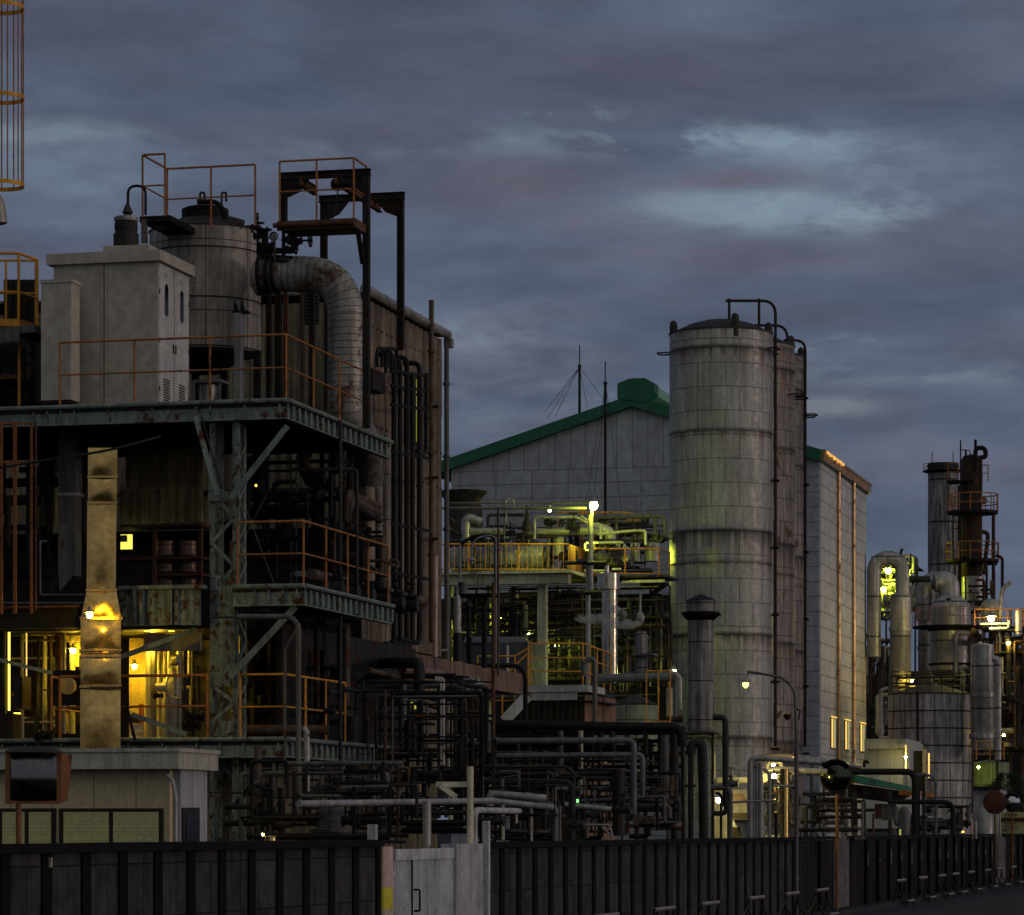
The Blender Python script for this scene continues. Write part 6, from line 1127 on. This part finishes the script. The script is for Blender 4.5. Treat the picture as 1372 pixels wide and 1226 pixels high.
# ================================================================ FAR RIGHT
t = Thing('site_office', 'pale low flat-roofed office right of the warehouse', 'building', W(1200, 1110, 128)); t.part('wall', 'officeside').pb(1158, 1218, 1004, 1110, 128, 4); t.part('side_wall', 'officelamplit').pb(1236, 1240, 1004, 1110, 129, .3)
t.part('roof', 'fascia').pb(1158, 1213, 990, 1003, 127.5, 5); t.part('canopy', 'fascia').poly([W(1213, 1003, 127.5), W(1237, 1008, 132), W(1237, 998, 132), W(1213, 990, 127.5)], -V*1.5)
t.part('doorway', 'frame').pb(1219, 1236, 1006, 1060, 129.2, .2); t.part('door_light', 'slotyellow').pb(1212.5, 1214.5, 998, 1030, 127.2, .1); t.part('window', 'slotyellow').pb(1243.5, 1245.5, 1009, 1042, 127, .06)
lamp('wall_lamp_or_glint', 'small bright lamp at the office doorway', W(1213.5, 1014, 126.8), 'lampwarm', .04)
t = Thing('canopy_roof', 'green edged sloping canopy roof left of the wide tank', 'roof', W(1180, 1110, 118)); t.part('roof', 'greenroof').poly([W(1146, 1038, 118), W(1220, 1054, 122), W(1222, 1060, 122), W(1146, 1048, 118)], U*.4-V*.2); t.part('soffit', 'duskpipe').poly([W(1120, 1048, 118.2), W(1220, 1061, 122.2), W(1192, 1075, 122.2), (W(1120, 1066, 118.2))], U*2)
for x in (1190, 1228, 1142): t.part('post', 'duskpipe').pb(x, x+4, 1060, 1125, 119, .2)
t = single('orange_board', 'slatted board coloured as orange reflected light under the green canopy', 'board', 'amberglint');  # painted slats stand for reflections on a lit railing
for k in range(16): t.pb(1204+k*3, 1206.2+k*3, 1058.5+k*.25, 1065+k*.25, 120, .06)
t = Thing('pipe_gantry', 'dark round pipes hooping over in front of the wide tank', 'pipes', W(1200, 1110, 106))
for pts, r, m in (([(1080, 1034), (1226, 1034), (1226, 1125)], .11, 'blackpipe'), ([(1225, 1038), (1254, 1039), (1254, 1125)], .05, 'greypipe'), ([(1190, 1074), (1277, 1075), (1277, 1125)], .09, 'blackpipe'), ([(1238, 1125), (1238, 1036)], .06, 'duskpipe'), ([(1158, 1028), (1158, 1019), (1164, 1022)], .05, 'blackpipe')): t.part('pipe', m).tube(pix(pts, 119), r*1.05, 12, bend=.35, bands=2)
tangle(t, 81, 1200, 1300, 1080, 1122, 120, 125, 34, (.03, .05, .08), ('duskpipe', 'greypipe', 'blackpipe')); t.part('machine', 'palepipe').tube(pix([(1243, 1098), (1280, 1098)], 121), .12, 16, bands=.3); t.part('bracket', 'palepipe').poly(pix([(1262, 1092), (1272, 1088), (1274, 1096), (1264, 1099)], 120), U*.3)
for x, m in ((1219, 'palepipe'), (1235, 'palepipe'), (1302, 'pinkpaint'), (1307, 'palepipe')): t.part('stub', m).tube(pix([(x, 1124), (x, 1100)], 125), .06, 10)
t = Thing('vertical_tank', 'grey capsule tank behind the square mirror', 'tank', W(1211, 1110, 110)); t.part('shell', 'greypipe').lathe(W(1211, 1125, 110), [(.17, 0), (.2, .3), (.2, .9), (.14, 1.05), (.02, 1.1)], 20); t.part('slot', 'stripdim').pb(1205, 1207, 1111, 1121, 109.5, .05)
for p, m in (((1288.5, 1113.5), 'tinyorange'), ((1242, 1096), 'slotyellow')): single('marker_light', 'tiny '+('orange' if m[0] == 't' else 'yellow')+' light among the pipes before the wide tank', 'light', m).pb(p[0], p[0]+3, p[1], p[1]+1.6, 122, .05)
# wide tank
r = 57/F*150; t = Thing('storage_tank', 'wide streaked grey panel tank with a shallow roof at the right', 'tank', W(1247, 1110, 153)); c = W(1246.5, 1110, 152); c.z = 0; zt2 = zz(930, 152)
t.part('shell', 'widetank').lathe(c, [(r, 0), (r, zt2)], 64); t.part('roof', 'tanktop').lathe(c+Z*zt2, [(r+.03, -.05), (r+.03, 0), (.3, .45), (.28, .5)], 48)
for k in range(7): t.part('hoop', 'tanktop').lathe(c+Z*(zt2-.05-k*.78), [(r, 0), (r+.03, .01), (r+.03, .05), (r, .06)], 64)
t.part('ladder', 'blacksteel').beam(W(1229, 1060, 149.5), W(1229, 928, 149.5), .07); t.part('top_rail', 'darksteel').lathe(c+Z*(zt2+.8), [(r, 0), (r+.03, .02), (r, .04)], 48)
for k in range(12): a = math.pi+math.pi*k/11; p = c+Vector((math.cos(a), math.sin(a), 0))*r+Z*zt2; t.part('rail_post', 'darksteel').tube([p, p+Z*.8], .02, 5)
t.part('side_pipe', 'palepipe').tube(pix([(1180, 1000), (1180, 925), (1190, 922)], 150), .09, 10)
t.part('edge_pipe', 'brownpipe').tube(pix([(1303, 1090), (1303, 930)], 151), .05, 8)
# vessels
def vess(label, x, hw, y0, y1, Y, m='farvessel', dome=.3, nm='process_vessel', bands=()):
    r = hw/F*Y; p = W(x, y1, Y); h = (y1-y0)/F*Y; t = Thing(nm, label, 'vessel', p); t.part('shell', m).lathe(p, [(r*.6, -.3), (r, 0), (r, h)], 36); t.part('dome', m).lathe(p+Z*h, [(r, 0), (r*.86, dome*.5), (r*.5, dome*.9), (.02, dome)], 36)
    for b in bands: t.part('flange_ring', m).lathe(W(x, b, Y), [(r, -.12), (r*1.12, -.1), (r*1.12, .1), (r, .12)], 36)
    return t
vess('ribbed grey column under the hooped duct right of the warehouse', 1206.5, 14, 800, 925, 160, dome=.25, bands=(843,))
t = Thing('hooped_duct', 'fat grey duct hooping over beside the warehouse, green light behind', 'duct', W(1190, 925, 160)); t.part('duct', 'farvessel').tube(pix([(1171, 880), (1171, 748), (1209, 748), (1209, 800)], 160), .33, 26, bend=.85, bands=1.6, bw=.06, br=1.06); t.part('top_plate', 'farvessel').pb(1182, 1196, 738, 741, 160.3, .5)
t = Thing('elbow_duct', 'fat segmented duct elbow entering the domed vessel', 'duct', W(1260, 800, 165)); t.part('duct', 'farvessel').tube(pix([(1240, 830), (1240, 784), (1256, 776)], 166), .48, 24, bend=.7, bands=.7, bw=.08, br=1.05); t.part('duct', 'farvessel').tube(pix([(1252, 780), (1272, 778), (1272, 808)], 165), .50, 26, bend=.75, bands=.45, bw=.05, br=1.04); t.part('side_pipe', 'duskpipe').tube(pix([(1216, 776), (1246, 776)], 165), .16, 14)
vess('slim banded column beneath the duct elbow', 1240, 10, 800, 925, 168, bands=(830, 868))
v1_ = vess('domed vessel with a ring walkway in the far right cluster', 1273.5, 27, 815, 898, 164, dome=.65, bands=()); c = W(1273.5, 840, 164)
v1_.part('walkway', 'blacksteel').lathe(c, [(.9, -.08), (1.85, -.06), (1.85, .02), (.9, .03)], 36); v1_.part('support_band', 'blacksteel').lathe(W(1273.5, 846, 164), [(1.0, 0), (1.1, .02), (1.1, .15), (1.0, .18)], 36); v1_.part('base_ring', 'blacksteel').lathe(W(1273.5, 892, 164), [(1.0, 0), (1.06, .02), (1.06, .1), (1.0, .12)], 36)
v1_.part('walkway_rail', 'rustrail').lathe(c+Z*.9, [(1.83, -.02), (1.85, 0), (1.83, .02), (1.81, 0)], 36)
v1_.part('walkway_rail', 'rustrail').lathe(c+Z*.45, [(1.83, -.015), (1.845, 0), (1.83, .015), (1.81, 0)], 36)
for k in range(14): a = 2*math.pi*k/14; p = c+Vector((math.cos(a), math.sin(a), 0))*1.83; v1_.part('rail_post', 'rustrail').tube([p, p+Z*.9], .022, 5)
v1_.part('manway', 'blacksteel').lathe(W(1271, 807, 163.3), [(.13, 0), (.12, .2)], 12); v1_.part('pipe', 'palepipe').tube(pix([(1281, 904), (1281, 849), (1308, 849)], 162.5), .08, 8); v1_.part('pipe', 'palepipe').tube(pix([(1290, 926), (1290, 897), (1296, 895)], 162), .13, 10)
vess('tall pale column with a mid flange right of the wide tank', 1316, 15.5, 865, 1002, 150, dome=.1, bands=(931, 986)); rack('far_pipe', 'tall rounded pipe alongside the pale column at the right', 'pipe', 149, [('farvessel', .16, [(1337, 1018), (1337, 884), (1330, 882)], {'bands': 2})])
t = Thing('distillation_tower', 'dark rusty distillation tower with two railed walkways', 'tower', W(1301, 1110, 185)); YD = 185; r = 14/F*YD
t.part('shell', 'fardark').lathe(W(1302, 830, YD), [(r, 0), (r, 8.8), (r*.8, 9.0), (.05, 9.1)], 30); t.part('skirt', 'farvessel').lathe(W(1303, 900, YD), [(r*1.08, 0), (r*1.08, 5.2), (r, 5.25)], 30)
for y, hw in ((686, 34), (751, 35)):
    c = W(1303, y, YD); R_2 = hw/F*YD; t.part('walkway', 'blacksteel').lathe(c, [(r, -.14), (R_2, -.12), (R_2, .04), (r, .05)], 30)
    for zq in (.45, .95): t.part('walkway_rail', 'rustrail').lathe(c+Z*zq, [(R_2, -.03), (R_2+.02, 0), (R_2, .03), (R_2-.03, 0)], 30)
    for k in range(14): a = 2*math.pi*k/14; p = c+Vector((math.cos(a), math.sin(a), 0))*R_2; t.part('rail_post', 'rustrail').tube([p, p+Z*.95], .03, 5)
for pts, r2, m in (([(1307, 630), (1307, 600), (1320, 600), (1321, 612), (1314, 613)], .13, 'blackpipe'), ([(1307, 612), (1307, 589)], .08, 'blacksteel'), ([(1314, 690), (1314, 613)], .1, 'fardark'), ([(1331, 820), (1331, 690)], .10, 'fardark'), ([(1343, 800), (1343, 747), (1334, 744)], .09, 'fardark'), ([(1285, 820), (1285, 650)], .07, 'blacksteel'), ([(1287, 820), (1287, 590)], .04, 'blacksteel'), ([(1318, 770), (1324, 715), (1316, 712)], .12, 'fardark'), ([(1277, 690), (1277, 750)], .05, 'fardark'), ([(1279, 752), (1279, 820)], .06, 'fardark'), ([(1300, 612), (1300, 603), (1286, 603)], .03, 'blacksteel'), ([(1294, 612), (1294, 604)], .06, 'blacksteel'), ([(1275, 708), (1283, 708)], .03, 'blacksteel')): t.part('pipe', m).tube(pix(pts, YD-.9), r2, 10, bend=.35, bands=1.2)
t.part('upper_step', 'blacksteel').pb(1268, 1304, 643, 646, YD-.6, 1.2); t.part('nozzle', 'drumbrown').lathe(W(1318, 671, YD-.9), [(.18, 0), (.18, .2), (.22, .22)], 16, -U)
rail(t, [W(1270, 643, YD-.6), W(1284, 643, YD-.6)], 'rustrail', h=.9, sp=.5, r=.03); rail(t, [W(1316, 645, YD), W(1324, 645, YD)], 'rustrail', h=.9, sp=.4, r=.03); tangle(t, 91, 1284, 1340, 755, 870, YD-2, YD+1, 30, (.05, .08), ('fardark', 'duskpipe', 'rustbeam'))
t = Thing('chimney', 'tall streaked grey chimney behind the distillation tower', 'chimney', W(1262, 1110, 230)); r = 20/F*230; t.part('shaft', 'chimney').lathe(W(1263.5, 840, 230), [(r*1.02, 0), (r, 10.5)], 40); t.part('crown', 'tanktop').lathe(W(1263, 631, 230), [(r*1.0, 0), (r*1.02, .02), (r*1.02, .48), (r*.9, .5)], 40); c = W(1263, 632, 230)
t.part('walkway', 'blacksteel').lathe(c, [(r, -.1), (r+.35, 0), (r+.35, .06), (r, .08)], 36)
for zq in (.25, .5): t.part('walkway_rail', 'blacksteel').lathe(c+Z*zq, [(r+.33, -.02), (r+.36, 0), (r+.33, .02), (r+.31, 0)], 36)
for x in (1249, 1277): t.part('lightning_rod', 'wire').tube(pix([(x, 622), (x, 605)], 229), .03, 5)
t = Thing('steelwork', 'green-lit steel frame of pipes seen through the hooped duct', 'frame', W(1190, 800, 190)); tangle(t, 92, 1164, 1228, 745, 830, 186, 191, 90, (.05, .08, .12), ('palepipe', 'beige', 'greypipe'), .4)
for y in (757, 775, 793, 812): t.part('deck', 'darksteel').pb(1166, 1226, y, y+2, 187, 4)
for x in (1168, 1186, 1204, 1225): t.part('column', 'darksteel').pb(x, x+2, 745, 1000, 187, .2)
rack('far_pipe', 'rusty pipes poking up behind the hooped duct', 'pipe', 182, [('fardark', .07, [(1228, 800), (1228, 755)]), ('fardark', .08, [(1213, 752), (1206, 742), (1209, 735)]), ('fardark', .05, [(1220, 756), (1220, 742)])])
lamp('far_lamp', 'green lamp inside the frame behind the hooped duct', W(1190, 765, 186), 'lampfar', .16); lamp('far_lamp', 'second green lamp lower in the frame behind the hooped duct', W(1184, 790, 186), 'lampfar', .12)
t = Thing('tank_farm', 'green-lit panelled tank low behind the dark tree', 'tank', W(1325, 1110, 165)); t.part('shell', 'palegreen').lathe(Vector((W(1325, 0, 165).x, 165, 0)), [(1.0, 0), (1.0, zz(1022, 165)), (.02, zz(1018, 165))], 40); lamp('far_lamp', 'green-yellow lamp in front of the panelled tank by the tree', W(1311, 1028, 161.5), 'lampfar', .055)
# cluster with the bright lamp at the edge
t = Thing('steelwork', 'cluttered pipe frame with walkways at the right edge', 'frame', W(1345, 1110, 162)); tangle(t, 93, 1304, 1390, 830, 1010, 156, 166, 120, (.04, .06, .1, .14), ('palepipe', 'greypipe', 'duskpipe', 'brownpipe', 'darksteel'), .65)
for y, x0 in ((839, 1312), (872, 1330), (905, 1340), (960, 1338), (1000, 1304)): t.part('walkway', 'darksteel').pb(x0, 1400, y, y+3, 157, 3)
for x in (1334, 1352, 1368, 1385): t.part('column', 'brownpipe').pb(x, x+3, 815, 1110, 158, .3)
rail(t, [W(1306, 839, 157), W(1372, 839, 157)], 'rustrail', h=.8, sp=.9, r=.03); rail(t, [W(1308, 1018, 149), W(1345, 1018, 149)], 'orangerail', h=.8, sp=.6, r=.03, mids=(.3, .6))
t.part('vertical_duct', 'farvessel').tube(pix([(1365, 850), (1365, 818)], 156), .16, 14); t.part('lamp_arm', 'palepipe').tube(pix([(1340, 830), (1342, 790), (1354, 780)], 158), .1, 10, bend=.4); t.part('lit_pipe', 'cream').tube(pix([(1325, 843), (1351, 842), (1353, 832)], 155.5), .07, 8); t.part('shelf', 'cream').pb(1313, 1352, 834.5, 836.5, 156, .6)
vess('dull domed vessel behind the bright white lamp', 1328, 14, 812, 838, 160, dome=.35)
lamp('far_lamp', 'brilliant white-yellow lamp on the walkway at the right edge', W(1328, 829, 155.3), 'lampwarm', .14); lamp('far_lamp', 'small yellow lamp deep in the frame at the right edge', W(1351, 862, 156), 'lampyellow', .07); lamp('far_lamp', 'amber lamp near the pale column low at the right edge', W(1345, 985, 153), 'lampyellow', .06)
lamp('wall_lamp_or_glint', 'yellow lamp tucked between the slim columns above the wide tank', W(1222, 912, 159), 'lampyellow', .06)
t = Thing('deck_pipework', 'small pipes and rails crowded on the roof of the wide tank', 'pipes', W(1245, 925, 158)); tangle(t, 94, 1188, 1300, 898, 925, 158, 163, 24, (.03, .05), ('greypipe', 'duskpipe', 'darksteel')); tangle(t, 95, 1160, 1200, 850, 990, 160, 170, 40, (.06, .1), ('duskpipe', 'palepipe', 'brownpipe'))
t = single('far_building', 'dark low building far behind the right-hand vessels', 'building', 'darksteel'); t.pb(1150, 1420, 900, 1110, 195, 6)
t = Thing('small_building', 'pale shed at the foot of the tree beside the rusty disc', 'building', W(1320, 1110, 140)); t.part('wall', 'officeside').pb(1304, 1340, 1057, 1125, 141, 3); t.part('side', 'beige').pb(1327.5, 1337, 1091, 1125, 139, .2); t.part('roof', 'frame').pb(1302, 1343, 1053, 1057, 140.6, 4); t.part('tank', 'palepipe').lathe(W(1318, 1125, 138.5), [(.45, 0), (.45, 1.1), (.2, 1.4)], 24)
t = Thing('notice_board', 'yellowish notice board with dark lettering at the right edge', 'sign', W(1356, 1120, 140)); t.part('board', 'boardyellow').pb(1341, 1374, 1088, 1117, 140, .05); t.part('stripe', 'mirrorrust').pb(1341, 1374, 1095.5, 1100.5, 139.95, .03); t.part('post', 'darksteel').pb(1345, 1348, 1117, 1180, 140.1, .1)
lt = t.part('lettering', 'signink'); rd = random.Random(2)
for k, x in enumerate((1347, 1351.3, 1355.6, 1359.9, 1364.2)):
    lt.pb(x, x+.9, 1089.8, 1093.6, 139.95, .03); lt.pb(x+1, x+2.8, 1089.8, 1090.6, 139.95, .03); lt.pb(x+1, x+2.6, 1091.6, 1092.3, 139.95, .03)
    if k % 2: lt.pb(x+2.1, x+2.9, 1092.4, 1093.6, 139.95, .03)
for y in (1103, 1106.5, 1110):
    x = 1345
    while x < 1371: w = rd.uniform(1, 3.2); lt.pb(x, x+w, y, y+1, 139.95, .03); x += w+.7
for py, x0 in ((1125, 1346),): t.part('small_round_sign', 'greypipe').lathe(W(1347, 1112, 139.8), [(.07, 0), (.07, .02)], 14, -U)
# tree
t = Thing('dark_tree', 'dark shaggy evergreen tree behind the round mirrors', 'tree', W(1350, 1110, 146)); tr = t.part('trunk', 'barkbrown'); base = Vector((W(1350, 0, 146).x, 146, 0)); tr.lathe(base, [(.22, 0), (.16, 1.2), (.10, 2.6), (.04, 4.2)], 12)
rd = random.Random(12); cr = t.part('crown', 'leaf')
for k in range(16):
    a = rd.uniform(0, 6.28); z = rd.uniform(1.6, 4.0); e = base+Vector((math.cos(a)*rd.uniform(.5, 1.0), math.sin(a)*rd.uniform(.5, 1.0), z+rd.uniform(0, .6))); tr.tube([base+Z*(z-.4), e], .03, 5)
for k in range(5200):
    a = rd.uniform(0, 6.2832); hgt = rd.uniform(0, 1); lob = 1+.28*math.sin(a*3+hgt*9)+.18*math.sin(a*7-hgt*13); R3 = 1.35*math.sin(math.pi*(hgt**.8*.86+.10))**.7*lob; rr3 = R3*rd.uniform(.35, 1)**.6
    p = base+Vector((math.cos(a)*rr3, math.sin(a)*rr3, 1.15+hgt*3.5)); d = Vector((math.cos(a)*.8+rd.uniform(-.6, .6), math.sin(a)*.8+rd.uniform(-.6, .6), rd.uniform(-.5, .9))).normalized()*rd.uniform(.10, .24); s_ = d.cross(Vector((rd.uniform(-1, 1), rd.uniform(-1, 1), rd.uniform(-1, 1)))).normalized()*.025
    cr.add([p-s_, p+s_, p+d], [(0, 1, 2)])
finish()
